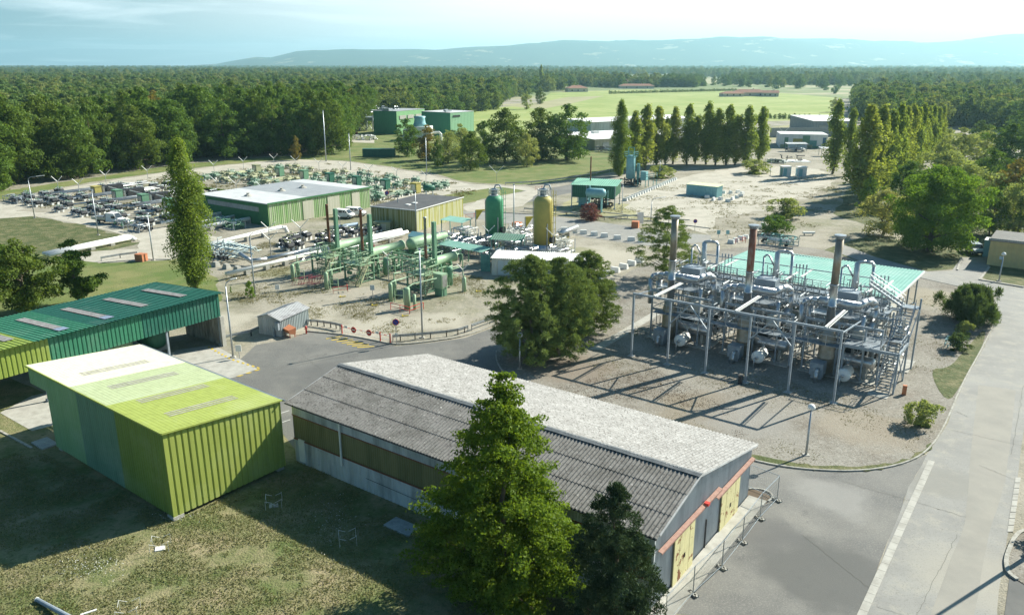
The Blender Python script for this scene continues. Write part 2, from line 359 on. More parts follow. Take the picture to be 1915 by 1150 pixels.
sheet('crop_field', [(760, 262), (800, 222), (905, 203), (1000, 196), (1030, 174), (1180, 168), (1400, 170), (1480, 176), (1560, 183), (1570, 224), (1300, 230), (1100, 236), (980, 250), (860, 258)], M_crop, 4)
sheet('stubble_field', [(930, 196), (1010, 192), (1060, 182), (1130, 180), (1060, 196), (1010, 205)], M_stub, 5)
sheet('stubble_field', [(1160, 150), (1290, 146), (1400, 150), (1330, 156), (1180, 157)], M_stub, 2)
sheet('stubble_field', [(900, 168), (930, 158), (990, 158), (1010, 168)], M_crop, 2)
sheet('bare_field', [(1200, 246), (1445, 238), (1560, 222), (1575, 236), (1560, 262), (1440, 262), (1200, 262)], M_stub, 6)
sheet('sandy_track', [(-120, 420), (-120, 392), (0, 378), (120, 352), (330, 320), (480, 303), (560, 299), (640, 302), (720, 313), (800, 326), (880, 345), (985, 350), (1010, 358), (980, 385), (880, 398),
                    (868, 388), (905, 372), (985, 357), (935, 350), (840, 362), (735, 385), (700, 372), (700, 345), (640, 322), (560, 312), (480, 316), (330, 336), (160, 362), (60, 385), (30, 396), (140, 400), (230, 430), (330, 425), (420, 445), (420, 480), (345, 482), (262, 470), (262, 453), (200, 430), (140, 417), (60, 404)], M_sand, 4, amp=.35, step=3)
sheet('sandy_track', [(170, 470), (262, 466), (345, 478), (320, 486), (190, 492), (140, 486)], M_sand, 5, amp=.2)
sheet('sandy_track', [(560, 258), (700, 262), (700, 268), (560, 264)], M_sand, 6)
sheet('gravel_yard', [(1170, 395), (1190, 362), (1260, 338), (1320, 320), (1450, 308), (1560, 322), (1560, 345), (1500, 372), (1420, 398), (1340, 405), (1330, 440), (1290, 430), (1230, 412)], M_sand, 3, amp=.6, sm=1)
sheet('gravel_yard', [(1440, 262), (1560, 262), (1560, 322), (1450, 308)], M_base, 2)
sheet('track', [(985, 356), (1040, 350), (1140, 335), (1170, 345), (1060, 362), (900, 400), (868, 388)], M_asph, 3, amp=.2)
sheet('service_road', [(860, 395), (1000, 402), (1120, 415), (1230, 432), (1330, 440), (1330, 452), (1230, 462), (1100, 445), (960, 420), (880, 408)], M_road, 5, amp=.1)
# tarmac yard and roads in the foreground
sheet('asphalt_yard', [(290, 664), (400, 652), (450, 672), (478, 645), (545, 634), (575, 621), (640, 627), (700, 638), (740, 647), (800, 642), (870, 632), (925, 612), (1000, 600), (1100, 640), (1180, 760), (1340, 822), (1520, 870), (1700, 860), (1735, 850), (1700, 910), (1610, 1150), (1560, 1600), (1330, 1600), (1300, 1150), (1215, 1142), (560, 850), (520, 800), (300, 720)], M_asph, 2, amp=.04)
sheet('road', [(1735, 850), (1772, 790), (1800, 720), (1840, 650), (1868, 590), (1862, 552), (1800, 538), (1735, 524), (1640, 500), (1560, 470), (1570, 455), (1640, 482), (1735, 508), (1790, 506), (1830, 524), (1900, 538), (2200, 560), (2300, 760), (1915, 800), (1898, 930), (1868, 1100), (1840, 1600), (1560, 1600), (1610, 1150), (1700, 910)], M_road, 3, amp=.03)
sheet('road_patch', [(1830, 720), (1900, 730), (1880, 900), (1850, 1000), (1820, 1150), (1800, 1600), (1710, 1600), (1740, 1150), (1780, 1040), (1805, 980), (1815, 850)], M_patch, 4, amp=.02)
sheet('road_patch', [(1700, 940), (1730, 945), (1805, 965), (1795, 1000), (1760, 1050), (1730, 1150), (1700, 1400), (1640, 1400), (1690, 1150), (1640, 1135)], M_road, 5, amp=.01)
sheet('driveway', [(1776, 512), (1798, 482), (1862, 480), (1832, 524), (1800, 524)], M_road, 5)
#sheet('stain', [(1380, 1030), (1420, 1060), (1440, 1150), (1640, 1150), (1660, 1050), (1600, 960), (1500, 930), (1440, 960), (1450, 1010)], M_dark, 3, amp=.3, sm=2)
sheet('side_pavement', [(1878, 1150), (1888, 1080), (1902, 1078), (1960, 1120), (1960, 1200), (1870, 1200)], M_dark, 5)
sheet('concrete_apron', [(0, 772), (60, 740), (250, 700), (330, 655), (400, 645), (482, 690), (440, 705), (300, 740), (120, 790), (60, 806)], M_conc, 4)
# right hand island inside its kerb
ISL = [P(*p) for p in [(935, 640), (924, 668), (945, 705), (1050, 742), (1200, 795), (1330, 838), (1430, 868), (1520, 880), (1620, 882), (1700, 866), (1742, 838), (1770, 790), (1798, 720), (1838, 650), (1866, 590), (1860, 552), (1800, 538), (1735, 524), (1640, 500), (1500, 455), (1300, 470), (1180, 500), (1120, 560), (1000, 610)]]
sheet('gravel_island', smooth(ISL, 2), M_grav, 14, world=True)
sheet('grass', [(1735, 690), (1775, 690), (1800, 660), (1845, 610), (1838, 650), (1798, 720), (1770, 760)], M_scrub, 16, sm=2)
sheet('grass', [(1340, 828), (1430, 858), (1520, 872), (1620, 874), (1700, 858), (1742, 830), (1748, 838), (1700, 866), (1620, 881), (1520, 879), (1430, 867), (1335, 838)], M_scrub, 16, amp=.12, step=.6)
sheet('island_path', [(1100, 655), (1225, 582), (1245, 582), (1125, 655)], M_conc, 16)
sheet('concrete_pad', [(1195, 660), (1245, 600), (1330, 560), (1560, 600), (1700, 560), (1740, 590), (1700, 700), (1640, 738), (1560, 720)], M_grav, 15, amp=.1)
def kerb(name, pts, h=.12, wd=.14, label=None, m=None, gap=None):
    b = MB()
    for a, c in zip(pts[:-1], pts[1:]): b.bar((a[0], a[1], h / 2), (c[0], c[1], h / 2), wd, h)
    o = b.build(name, m or M_kerb); o['kind'] = 'structure'; return o
k = smooth(ISL, 2); n = len(k); kerb('kerb', k[int(n * .02):int(n * .72)])
ISR = [P(*p) for p in [(1960, 990), (1912, 992), (1897, 1005), (1886, 1030), (1880, 1050), (1884, 1072), (1902, 1085), (1960, 1120)]]
sheet('gravel_island', ISR, M_grav, 12, world=True); kerb('kerb', smooth(ISR[:-1], 2, False), .15, .25)
kerb('kerb', [P(*p) for p in [(0, 806), (60, 838), (120, 800)]][:2], .08, .2)
kerb('kerb', smooth([P(*p) for p in [(575, 620), (640, 626), (700, 637), (740, 646), (800, 640), (870, 630), (925, 608), (965, 590)]], 2, False), .14, .18)
kerb('kerb', [P(*p) for p in [(1290, 412), (1200, 406), (1110, 395), (1010, 402), (900, 396)]], .15, .3)
kerb('kerb', [P(*p) for p in [(1330, 428), (1230, 415), (1110, 405)]], .15, .3)
kerb('kerb', [P(*p) for p in [(1790, 506), (1798, 482)]], .15, .3); kerb('kerb', [P(*p) for p in [(1915, 538), (1832, 524), (1850, 500)]], .15, .3)
kerb('kerb', [P(*p) for p in [(190, 492), (262, 486), (320, 486)]], .15, .3)
# concrete drain strip across the road, slab by slab
b = MB(); a0 = Vector(P(1742, 862)); a1 = Vector(P(1600, 1175)); n = 26
dr = (a1 - a0).normalized(); pr = Vector((-dr.y, dr.x))
for i in range(n):
    p = a0 + (a1 - a0) * ((i + .01) / n); q = a0 + (a1 - a0) * ((i + .985) / n); wv = pr * .23
    b.slab([(p.x - wv.x, p.y - wv.y, .045), (q.x - wv.x, q.y - wv.y, .045), (q.x + wv.x, q.y + wv.y, .045), (p.x + wv.x, p.y + wv.y, .045)], .03)
o = b.build('drain_strip', M_conc); o['kind'] = 'structure'
b = MB(); a0 = Vector(P(1904, 893)); a1 = Vector(P(1889, 995)); n = 9
for i in range(n):
    p = a0 + (a1 - a0) * ((i + .04) / n); q = a0 + (a1 - a0) * ((i + .96) / n)
    b.slab([(p.x - .2, p.y, .045), (q.x - .2, q.y, .045), (q.x + .2, q.y, .045), (p.x + .2, p.y, .045)], .03)
o = b.build('drain_strip', M_conc); o['kind'] = 'structure'
# joints and cracks in the tarmac
b = MB(); rr = random.Random(3)
def crack(p, q, wd=.022, k=26, amp=.05):
    a = Vector(P(*p)); c = Vector(P(*q)); pts = [a.lerp(c, i / k) + Vector((rr.gauss(0, amp), rr.gauss(0, amp))) for i in range(k + 1)]
    for u, v in zip(pts[:-1], pts[1:]):
        d = (v - u).normalized() * wd / 2; nn = Vector((-d.y, d.x)); b.quad((u.x - nn.x, u.y - nn.y, .034), (v.x - nn.x, v.y - nn.y, .034), (v.x + nn.x, v.y + nn.y, .034), (u.x + nn.x, u.y + nn.y, .034))
for p, q in [((1575, 900), (1700, 935)), ((1700, 935), (1808, 968)), ((1790, 1000), (1700, 1180)), ((1760, 800), (1915, 835)), ((1790, 770), (1810, 780)), ((1915, 720), (1890, 850)), ((520, 690), (700, 655)), ((480, 700), (640, 650)),
             ((700, 655), (900, 640)), ((560, 660), (600, 690)), ((1560, 885), (1690, 870)), ((1830, 870), (1905, 900)), ((1500, 1000), (1640, 1110))]: crack(p, q)
m = mat('tarmac_joint', (.12, .12, .10), .9); o = b.build('tarmac_joints', m); o['kind'] = 'structure'
# painted marks
def para(b, p, q, wd, z=.036):
    a = Vector(P(*p)); c = Vector(P(*q)); d = (c - a).normalized() * wd / 2; nn = Vector((-d.y, d.x))
    b.quad((a.x - nn.x, a.y - nn.y, z), (c.x - nn.x, c.y - nn.y, z), (c.x + nn.x, c.y + nn.y, z), (a.x + nn.x, a.y + nn.y, z))
b = MB()
for i in range(7):
    t = i / 6; para(b, (610 + 58 * t, 634 + 16 * t), (640 + 60 * t, 629 + 19 * t), .24)
b.build('yellow_hatching', M_yel)['kind'] = 'structure'
b = MB(); pe = [Vector(P(*p)) for p in [(388, 648), (432, 672), (488, 690), (440, 706)]]
for u, v in zip(pe[:-1], pe[1:]):
    L = (v - u).length; k = int(L / .8)
    for i in range(k):
        x = u.lerp(v, (i + .1) / k); y = u.lerp(v, (i + .6) / k); d = (y - x).normalized(); nn = Vector((-d.y, d.x)) * .14
        b.quad((x.x - nn.x + d.x * .2, x.y - nn.y + d.y * .2, .034), (y.x - nn.x + d.x * .2, y.y - nn.y + d.y * .2, .034), (y.x + nn.x, y.y + nn.y, .034), (x.x + nn.x, x.y + nn.y, .034))
b.build('yellow_edge_stripes', M_yel)['kind'] = 'structure'
b = MB()
for p, q in [((522, 774), (541, 768)), ((528, 790), (543, 785))]: para(b, p, q, .1)
b.build('white_bay_lines', M_wht)['kind'] = 'structure'
# hills on the horizon
prof = [(380, 121), (450, 117), (480, 112), (520, 106), (545, 107), (590, 97), (620, 95), (650, 96), (700, 94), (780, 93), (830, 95), (900, 89), (960, 87), (1060, 82), (1100, 80), (1150, 81), (1280, 77), (1370, 74), (1440, 77), (1500, 77), (1580, 83), (1650, 84), (1700, 81), (1760, 74), (1800, 70), (1860, 69), (1990, 66), (2300, 80)]
nx, ny = 220, 26; b = MB(); vs = []; from mathutils import noise
for j in range(ny):
    t = j / (ny - 1); Y = 7600 + 5200 * t
    for i in range(nx):
        px = 380 + (2300 - 380) * i / (nx - 1)
        for (x0, y0), (x1, y1) in zip(prof[:-1], prof[1:]):
            if x0 <= px <= x1: py = y0 + (y1 - y0) * (px - x0) / (x1 - x0); break
        X = (px - PCX) / FOC * Y * 1.045; hr = max(0, (122 - py) / FOC * 10200 * 1.06)
        e = math.sin(min(1, t * 2.0) * math.pi / 2) ** 1.3 if t < .5 else max(0, math.cos((t - .5) * math.pi)) ** .7
        nz = noise.fractal(Vector((X / 900, Y / 900, 3.1)), 1.0, 2.0, 5)
        z = hr * e * (1 + .16 * nz * (1 if t < .42 else .25)) + (6 if j not in (0, ny - 1) else -30)
        vs.append((X, Y, z))
b.add(vs, [(j * nx + i, j * nx + i + 1, (j + 1) * nx + i + 1, (j + 1) * nx + i) for j in range(ny - 1) for i in range(nx - 1)])
M_hill = mat('wooded_hillside', (.035, .06, .028), .95, 0, (.045, .075, .03), .004, .4, .6, world=True, third=[((.30, .28, .17), .0032, .60, .63)])
b.build('hills', M_hill, smooth=True)['kind'] = 'structure'
# ================================================================ LARGE BUILDINGS
def col_sheet(name, c, c2=None, sc=.8):
    c2 = c2 or tuple(x * .8 for x in c); return mat(name, c, .55, .05, c2, 1.1, .4, .72, stretch=(1.6, 1.6, .14), third=[((c[0] * .6 + .05, c[1] * .6 + .05, c[2] * .6 + .04), 2.6, .60, .85), ((c[0] * .85 + .09, c[1] * .85 + .09, c[2] * .85 + .08), .25, .5, .75)])
C_cream = col_sheet('cream_sheet', (.74, .73, .52)); C_lgreen = col_sheet('light_green_sheet', (.43, .49, .27)); C_lime = col_sheet('lime_sheet', (.33, .39, .085))
C_mint = col_sheet('mint_sheet', (.24, .42, .20)); C_sage = col_sheet('sage_sheet', (.14, .27, .17)); C_limeshade = col_sheet('shaded_lime_sheet', (.17, .25, .05))
C_mid = col_sheet('mid_green_sheet', (.045, .21, .115)); C_deep = col_sheet('deep_green_sheet', (.025, .14, .095)); C_wlime = col_sheet('lime_wall_sheet', (.28, .36, .065))
M_plast = mat('grey_plastic_rooflight', (.40, .38, .35), .5, 0, (.24, .22, .20), 2)
M_plast2 = mat('blue_plastic_rooflight', (.34, .40, .50), .4, 0, (.28, .33, .42), 2)
# ---------- lime and cream box shed
SB_A = R(-37.4)   # long wall direction in the ground plan
o = thing('green_shed', 'tall box shed clad in lime, light green and cream sheet, left of the grey warehouse', 'shed', P(326, 974), R(142.5))
# local x = along left wall away from the near corner, local y = -(towards the right corner)
LX = 20.4; LY = -9.35
def zr(y): return 6.62 + (y / LY) * -.85
zs = [0, 7.3, 13.0, LX]
xin = 17.5    # wall stops here, the roof runs on as a hood
H0 = .28
for (x0, x1), mt in zip(((0, 6.5), (6.5, 12.3), (12.3, xin)), (C_limeshade, C_sage, C_mint)):  # near band: lime cladding with the wall's shade put into its colour
    q = MB().ribs((x1, 0, H0), (x0, 0, H0), (x0, 0, zr(0)), (x1, 0, zr(0)), .33, -.035)
    p = q.build('wall', mt, o)
b = MB().ribs((0, 0, H0), (0, LY, H0), (0, LY, zr(LY)), (0, 0, zr(0)), .46, -.075, flat=.62); b.build('wall', C_lime, o)
b = MB().ribs((0, LY, H0), (12.6, LY, H0), (12.6, LY, zr(LY)), (0, LY, zr(LY)), .33, -.035).build('wall', C_lime, o)
b = MB().ribs((xin, LY, 3.9), (xin, 0, 3.9), (xin, 0, zr(0)), (xin, LY, zr(LY)), .33, -.03)
b.ribs((LX, LY, 5.1), (LX, 0, 5.1), (LX, 0, zr(0)), (LX, LY, zr(LY)), .33, -.03)
b.ribs((LX, 0, 5.1), (xin - .02, 0, 5.1), (xin - .02, 0, zr(0)), (LX, 0, zr(0)), .33, -.035); b.build('fascia', C_mint, o)
e = .12
for x0, x1, mt in ((-e, 7.3, C_lime), (7.3, 13.0, C_lgreen), (13.0, LX + e, C_cream)):
    b = MB().ribs((x0, e, zr(e) + .03), (x0, LY - .1, zr(LY - .1) + .03), (x1, LY - .1, zr(LY - .1) + .03), (x1, e, zr(e) + .03), .30, .009)
    f = b.build('roof', mt, o)
    f.data.flip_normals()
for xc in (2.8, 6.6, 10.9, 15.4):
    b = MB()
    for k in range(3): b.ribs((xc - .45 + k * .33, -1.9, zr(-1.9) + .058), (xc - .30 + k * .33, -1.9, zr(-1.9) + .058), (xc - .30 + k * .33, -7.4, zr(-7.4) + .058), (xc - .45 + k * .33, -7.4, zr(-7.4) + .058), .13, .02, 'wave')
    b.build('rooflight', M_plast, o)
b = MB().bar((-e, e, zr(e)), (-e, LY - .1, zr(LY)), .09, .12); b.bar((-e, e, zr(0)), (LX + e, e, zr(0)), .09, .12); b.build('roof_trim', C_lime, o)
b = MB().bar((-.1, LY - .2, zr(LY) - .06), (LX, LY - .2, zr(LY) - .06), .16, .12); b.bar((-.35, LY - .2, zr(LY) - .02), (-.1, LY - .2, zr(LY) - .02), .1, .1); b.build('gutter', M_galv, o)
b = MB().box(0.35, -.35, 0, .8, .8, .27); b.box(.4, LY + .4, 0, .6, .6, .27); b.box(xin - .4, -.4, 0, .6, .6, .27)
b.box(xin / 2, LY / 2, 0, xin - 1.0, -LY - .9, .2); b.build('footing', M_conc, o)
b = MB()
for x in (xin - .1, LX - .15):
    b.bar((x, LY + .3, 0), (x, LY + .3, 5.2), .16)
b.bar((LX - .15, -.3, 5.1), (LX - .15, LY + .3, 5.1), .2, .3); b.build('post', M_galv, o)
# ---------- long green open canopy on the left
pc = Vector(P(410, 547, 6.15)); ang = math.atan2(65.4 - 83.6, -44.7 + 31.9)
o = thing('open_canopy_shed', 'long open-sided shed in dark, mid and lime green bands, cut by the left edge', 'shed', (pc.x, pc.y, 0), ang)
# local x = along the front eave towards the camera/left, local y = towards the right/front side(+) ; back is -y
Wd = -12.9; LL = 34.0
def zc_(y): return 6.15 + (y / Wd) * -.85
for x0, x1, mt in ((-.3, 14.0, C_deep), (14.0, 19.6, C_mid), (19.6, LL, C_wlime)):
    b = MB().ribs((x1, .45, zc_(.45)), (x0, .45, zc_(.45)), (x0, Wd, zc_(Wd)), (x1, Wd, zc_(Wd)), .42, -.10, flat=.6)
    f = b.build('roof', mt, o); f.data.flip_normals()
z0 = 3.45
for x0, x1, mt in ((.15, 9.2, C_deep), (9.2, 18.3, C_mid), (18.3, LL, C_wlime)):
    MB().ribs((x0, 0, z0), (x1, 0, z0), (x1, 0, zc_(0) - .05), (x0, 0, zc_(0) - .05), .42, .06, flat=.62).build('fascia', mt, o).data.flip_normals()
b = MB().ribs((.15, 0, z0), (.15, Wd, z0), (.15, Wd, zc_(Wd)), (.15, 0, zc_(0)), .42, .05); b.build('end_fascia', C_deep, o)
for x in (2.9, 7.4, 11.9, 16.3, 20.6):
    b = MB().ribs((x - .45, -2.2, zc_(-2.2) + .085), (x + .45, -2.2, zc_(-2.2) + .085), (x + .45, -9.9, zc_(-9.9) + .085), (x - .45, -9.9, zc_(-9.9) + .085), .22, .03, 'wave').build('rooflight', M_plast, o)
for x in (11.9, 16.3):
    MB().ribs((x - .5, -.9, zc_(-.9) + .09), (x + .5, -.9, zc_(-.9) + .09), (x + .5, -2.15, zc_(-2.15) + .09), (x - .5, -2.15, zc_(-2.15) + .09), .22, .03, 'wave').build('rooflight', M_plast2, o)
for x in (.3, 6.6, 12.8, 19, 25.2, 31.4):
    MB().bar((x, -.2, 0), (x, -.2, zc_(0) - .2), .2).box(x, -.2, 0, .45, .45, .25).build('post', M_gpaint, o)
    MB().bar((x, Wd + .3, 0), (x, Wd + .3, zc_(Wd) - .1), .2).build('post', M_gpaint, o)
b = MB()
for x in (.3, 6.6, 12.8, 19, 25.2, 31.4): b.bar((x, -.2, zc_(-.2) - .3), (x, Wd + .3, zc_(Wd) - .3), .16, .3)
b.build('rafters', M_gpaint, o)
MB().ribs((.15, -.1, 0), (.15, Wd * .55, 0), (.15, Wd * .55, z0), (.15, -.1, z0), .5, .05).build('end_wall', mat('stained_grey_sheet', (.36, .36, .31), .8, 0, (.12, .12, .10), 1.2, .4, .7, stretch=(1, 1, .3)), o)
b = MB().box(.15, -.05, 0, .45, .5, z0); b.build('pier', M_conc, o)
MB().box(17, Wd - .05, 0, 33, .25, 1.2).build('back_wall', M_conc, o)
for i, px in enumerate(((5.4, -5.2), (9.6, -5.2), (26, -6))):   # storage tanks in the shade under it
    rr_ = 1.35; yy = px[1]
    ww = Matrix = None
    cx = pc.x + math.cos(ang) * px[0] - math.sin(ang) * yy; cy = pc.y + math.sin(ang) * px[0] + math.cos(ang) * yy
    t = thing('storage_tank', ['dark green horizontal tank in the shade at the open right end of the long shed', 'pale green horizontal tank behind the post under the long green shed', 'green horizontal tank under the left part of the long green shed'][i], 'tank', (cx, cy, 0), ang)
    MB().lathe([(.2, -1.7), (.9, -1.6), (rr_, -1.2), (rr_, 1.2), (.9, 1.6), (.2, 1.7)], (0, 0, 1.75), 'Y', 18).build('shell', [M_dkg, M_gsk, M_dkg][i], t, True)
    for y in (-.9, .9): MB().box(0, y, 0, 1.9, .25, .8).split('cradle', M_conc, t)
# ---------- grey corrugated warehouse
M_asb = mat('fibre_cement_roof', (.22, .213, .195), .9, 0, (.13, .126, .112), .8, .4, .68, third=[((.48, .47, .43), 3.2, .60, .72), ((.06, .056, .05), 5.5, .50, .68)], detail=9)
M_asb2 = mat('pale_fibre_cement_roof', (.31, .306, .288), .9, 0, (.235, .231, .215), .8, .40, .68, third=[((.42, .416, .395), 2.2, .5, .72), ((.09, .085, .075), 5.0, .50, .68)], detail=9)
M_whw = mat('dirty_white_corrugated', (.50, .53, .52), .7, 0, (.24, .26, .25), .9, .42, .68, stretch=(1, 1, .18), third=((.15, .15, .13), 3, .62, .8))
M_oliv = mat('olive_translucent_sheet', (.20, .19, .085), .6, 0, (.13, .13, .055), 1.0, .4, .7, stretch=(1, 1, .15), third=((.24, .24, .13), 3, .6, .8))
M_gab = mat('grey_gable_sheet', (.50, .51, .50), .7, 0, (.31, .315, .31), .9, .4, .7, stretch=(1, 1, .2), third=((.34, .34, .32), 3, .6, .8))
M_door = mat('flaking_yellow_door', (.60, .55, .29), .7, 0, (.50, .46, .25), 1.5, .4, .7, third=[((.20, .085, .04), 1.6, .575, .60), ((.55, .5, .3), 8, .6, .8)], detail=7)
M_rail = mat('faded_red_rail', (.33, .20, .155), .8, 0, (.24, .13, .10), 3, .4, .7)
M_rstr = mat('rusty_strip', (.20, .085, .05), .8)
ln = Vector((7.83 + 17.06, 38.81 - 56.87)); La = math.atan2(ln.y, ln.x); WL = ln.length + .15
o = thing('warehouse', 'grey corrugated fibre-cement roofed warehouse with olive band and flaking yellow doors', 'warehouse', (-17.10, 56.93, 0), La)
# local x along the near wall (left -> right), local y = away from camera
EZ, RZ, FZ = 5.05, 6.35, 4.15; RY, FY = 5.4, 15.7
def gz(y): return EZ + (RZ - EZ) * y / RY if y < RY else RZ + (FZ - RZ) * (y - RY) / (FY - RY)
oh = .35
b = MB(); nrow = 3
for i in range(nrow):
    y0 = -.35 + (RY + .35) * i / nrow; y1 = -.35 + (RY + .35) * (i + 1) / nrow + .1; dz = (i) * .012
    b.ribs((-oh, y0, gz(max(y0, 0)) - (.08 if i == 0 else 0) + .05 + dz), (WL + oh, y0, gz(max(y0, 0)) - (.08 if i == 0 else 0) + .05 + dz), (WL + oh, y1, gz(min(y1, RY)) + .03 + dz), (-oh, y1, gz(min(y1, RY)) + .03 + dz), .27, .08, 'wave')
b.build('near_roof_slope', M_asb, o)
b = MB()
for i in range(6):
    y0 = RY + (FY + .35 - RY) * i / 6 - .05; y1 = RY + (FY + .35 - RY) * (i + 1) / 6 + .05; dz = (6 - i) * .010
    b.ribs((-oh, y0, gz(y0) + .05 + dz), (WL + oh, y0, gz(y0) + .05 + dz), (WL + oh, y1, gz(y1) + .05 + dz), (-oh, y1, gz(y1) + .05 + dz), .27, .07, 'wave')
b.build('far_roof_slope', M_asb2, o)
b = MB(); k = 26
for i in range(k):
    x0 = -oh + (WL + 2 * oh) * i / k; x1 = -oh + (WL + 2 * oh) * (i + 1.04) / k; zz = RZ + .15 + (i % 2) * .012
    b.slab([(x0, RY - .28, zz - .07), (x1, RY - .28, zz - .07), (x1, RY, zz), (x0, RY, zz)], .03); b.slab([(x0, RY, zz), (x1, RY, zz), (x1, RY + .25, zz - .06), (x0, RY + .25, zz - .06)], .03)
b.build('ridge_cap', mat('dark_ridge_cap', (.10, .115, .12), .7, 0, (.18, .19, .19), 2), o)
# near wall: white top band, olive band, stained lower band
for zb, zt, mt, off, nm, pt in ((4.05, EZ, M_whw, -.02, 'upper_cladding', .22), (2.0, 4.05, M_oliv, .05, 'olive_panel_band', .22), (0, 2.0, M_whw, -.02, 'lower_cladding', .36)):
    MB().ribs((0, off, zb), (WL, off, zb), (WL, off, zt), (0, off, zt), pt, .045, 'wave').build(nm, mt, o)
MB().bar((0, -.06, 4.03), (WL, -.06, 4.03), .04, .08).bar((0, -.06, 2.02), (WL, -.06, 2.02), .04, .1).build('rust_strip', M_rstr, o)
MB().bar((-oh, -.38, EZ - .06), (WL + oh, -.38, EZ - .06), .1, .06).build('eave_trim', M_black, o)
for x, z1, z2 in ((5.55, 1.4, EZ - .15), (14.8, .3, 2.5), (21.4, 0, EZ - .15)):
    MB().tube((x, -.18, z1), (x, -.18, z2), .085).box(x, -.18, z2 - .05, .3, .22, .2).build('downpipe', M_white, o)
MB().tube((8, -.1, 1.1), (WL, -.1, .75), .015, n=5).build('cable', M_black, o)
MB().box(16.9, -.05, .15, .95, .1, 2.0).box(.9, -.05, .2, .7, .1, 1.9).split('side_door', M_white, o)
# gable (right)
b = MB(); yy = [0, RY, FY]; NR = 66
for i in range(NR):
    y0 = FY * i / NR; y1 = FY * (i + 1) / NR; ym = (y0 + y1) / 2
    b.add([(WL, y0, 0), (WL + .05, ym, 0), (WL + .05, ym, gz(ym)), (WL, y0, gz(y0))], [(0, 1, 2, 3)])
    b.add([(WL + .05, ym, 0), (WL, y1, 0), (WL, y1, gz(y1)), (WL + .05, ym, gz(ym))], [(0, 1, 2, 3)])
b.build('gable_wall', M_gab, o)
b = MB()
for i in range(44):
    y0 = FY * i / 44; y1 = FY * (i + 1) / 44; ym = (y0 + y1) / 2
    b.add([(0, y0, 0), (-.05, ym, 0), (-.05, ym, gz(ym)), (0, y0, gz(y0))], [(3, 2, 1, 0)]); b.add([(-.05, ym, 0), (0, y1, 0), (0, y1, gz(y1)), (-.05, ym, gz(ym))], [(3, 2, 1, 0)])
b.build('gable_wall', M_gab, o)
MB().ribs((WL, FY, 0), (0, FY, 0), (0, FY, FZ), (WL, FY, FZ), .3, .04, 'wave').build('back_wall', M_gab, o)
MB().bar((WL + .05, -.02, 0), (WL + .05, -.02, EZ), .14).build('corner_trim', M_whw, o)
MB().bar((WL + oh, 0, gz(0) - .0), (WL + oh, RY, gz(RY)), .05, .14).bar((WL + oh, RY, gz(RY)), (WL + oh, FY, gz(FY)), .05, .14).bar((-oh, 0, gz(0)), (-oh, RY, gz(RY)), .05, .14).bar((-oh, RY, gz(RY)), (-oh, FY, gz(FY)), .05, .14).split('verge_board', M_gab, o)
for y0, y1, yr0, yr1, zt in ((2.6, 5.5, .5, 9.4, 3.45), (9.9, 13.2, 8.8, 15.6, 3.0)):
    d = MB()
    k = 4
    for i in range(k):
        a = y0 + (y1 - y0) * i / k; c = y0 + (y1 - y0) * (i + 1) / k - .03
        d.box(WL + .17, (a + c) / 2, .1, .06 + .012 * (i % 2), c - a, zt - .1)
    dd = d.build('sliding_door', M_door, o)
    MB().box(WL + .24, (y0 + y1) / 2, zt * .42, .03, .1, .3).build('handle', M_black, dd)
    b = MB(); kk = 22
    b.add([(WL + .08, yr0, zt + .26), (WL + .34, yr0, zt + .2), (WL + .34, yr0, zt + .08), (WL + .31, yr0, zt + .08), (WL + .31, yr0, zt + .17), (WL + .08, yr0, zt + .23),
           (WL + .08, yr1, zt + .26), (WL + .34, yr1, zt + .2), (WL + .34, yr1, zt + .08), (WL + .31, yr1, zt + .08), (WL + .31, yr1, zt + .17), (WL + .08, yr1, zt + .23)],
          [(0, 6, 7, 1), (1, 7, 8, 2), (2, 8, 9, 3), (3, 9, 10, 4), (4, 10, 11, 5), (5, 11, 6, 0), (0, 1, 2, 3, 4, 5), (11, 10, 9, 8, 7, 6)])
    b.build('door_rail', M_rail, o)
MB().bar((WL + .1, 7.6, 0), (WL + .1, 7.6, 2.2), .08).build('door_post', M_black, o)
MB().box(WL + .75, 7.6, .04, 1.3, 16.2, .09).build('plinth', M_conc, o)
MB().box(WL + .3, 6.95, 3.62, .3, .3, .18).build('lamp_bracket', M_red, o)
# ================================================================ TREES
def leaf_mesh(name, C, Nn, size, m, asp=.62, jit=.55, radial=False):
    """one quad per leaf or leaf clump"""
    C = np.asarray(C, dtype=np.float64); Nn = np.asarray(Nn, dtype=np.float64); n = len(C)
    Nn = Nn + np.random.normal(0, jit, (n, 3)); Nn /= np.linalg.norm(Nn, axis=1)[:, None] + 1e-9
    t = Nn + np.array([0, 0, .35]) if radial else np.cross(Nn, np.random.normal(0, 1, (n, 3)));
    if radial: Nn = np.cross(t, np.random.normal(0, 1, (n, 3))); Nn /= np.linalg.norm(Nn, axis=1)[:, None] + 1e-9
    t /= np.linalg.norm(t, axis=1)[:, None] + 1e-9
    u = np.cross(Nn, t); s = (np.random.uniform(.6, 1.25, n) * size)[:, None] / 2
    # kite: pointed ends read as leaf sprays
    V = np.stack([C - t * s, C - u * s * asp - t * s * .1, C + t * s, C + u * s * asp + t * s * .15], 1).reshape(-1, 3)
    me = bpy.data.meshes.new(name); me.vertices.add(4 * n); me.vertices.foreach_set('co', V.astype(np.float32).ravel())
    me.loops.add(4 * n); me.loops.foreach_set('vertex_index', np.arange(4 * n, dtype=np.int32))
    me.polygons.add(n); me.polygons.foreach_set('loop_start', np.arange(0, 4 * n, 4, dtype=np.int32)); 
    me.materials.append(m); me.update(calc_edges=True); return me
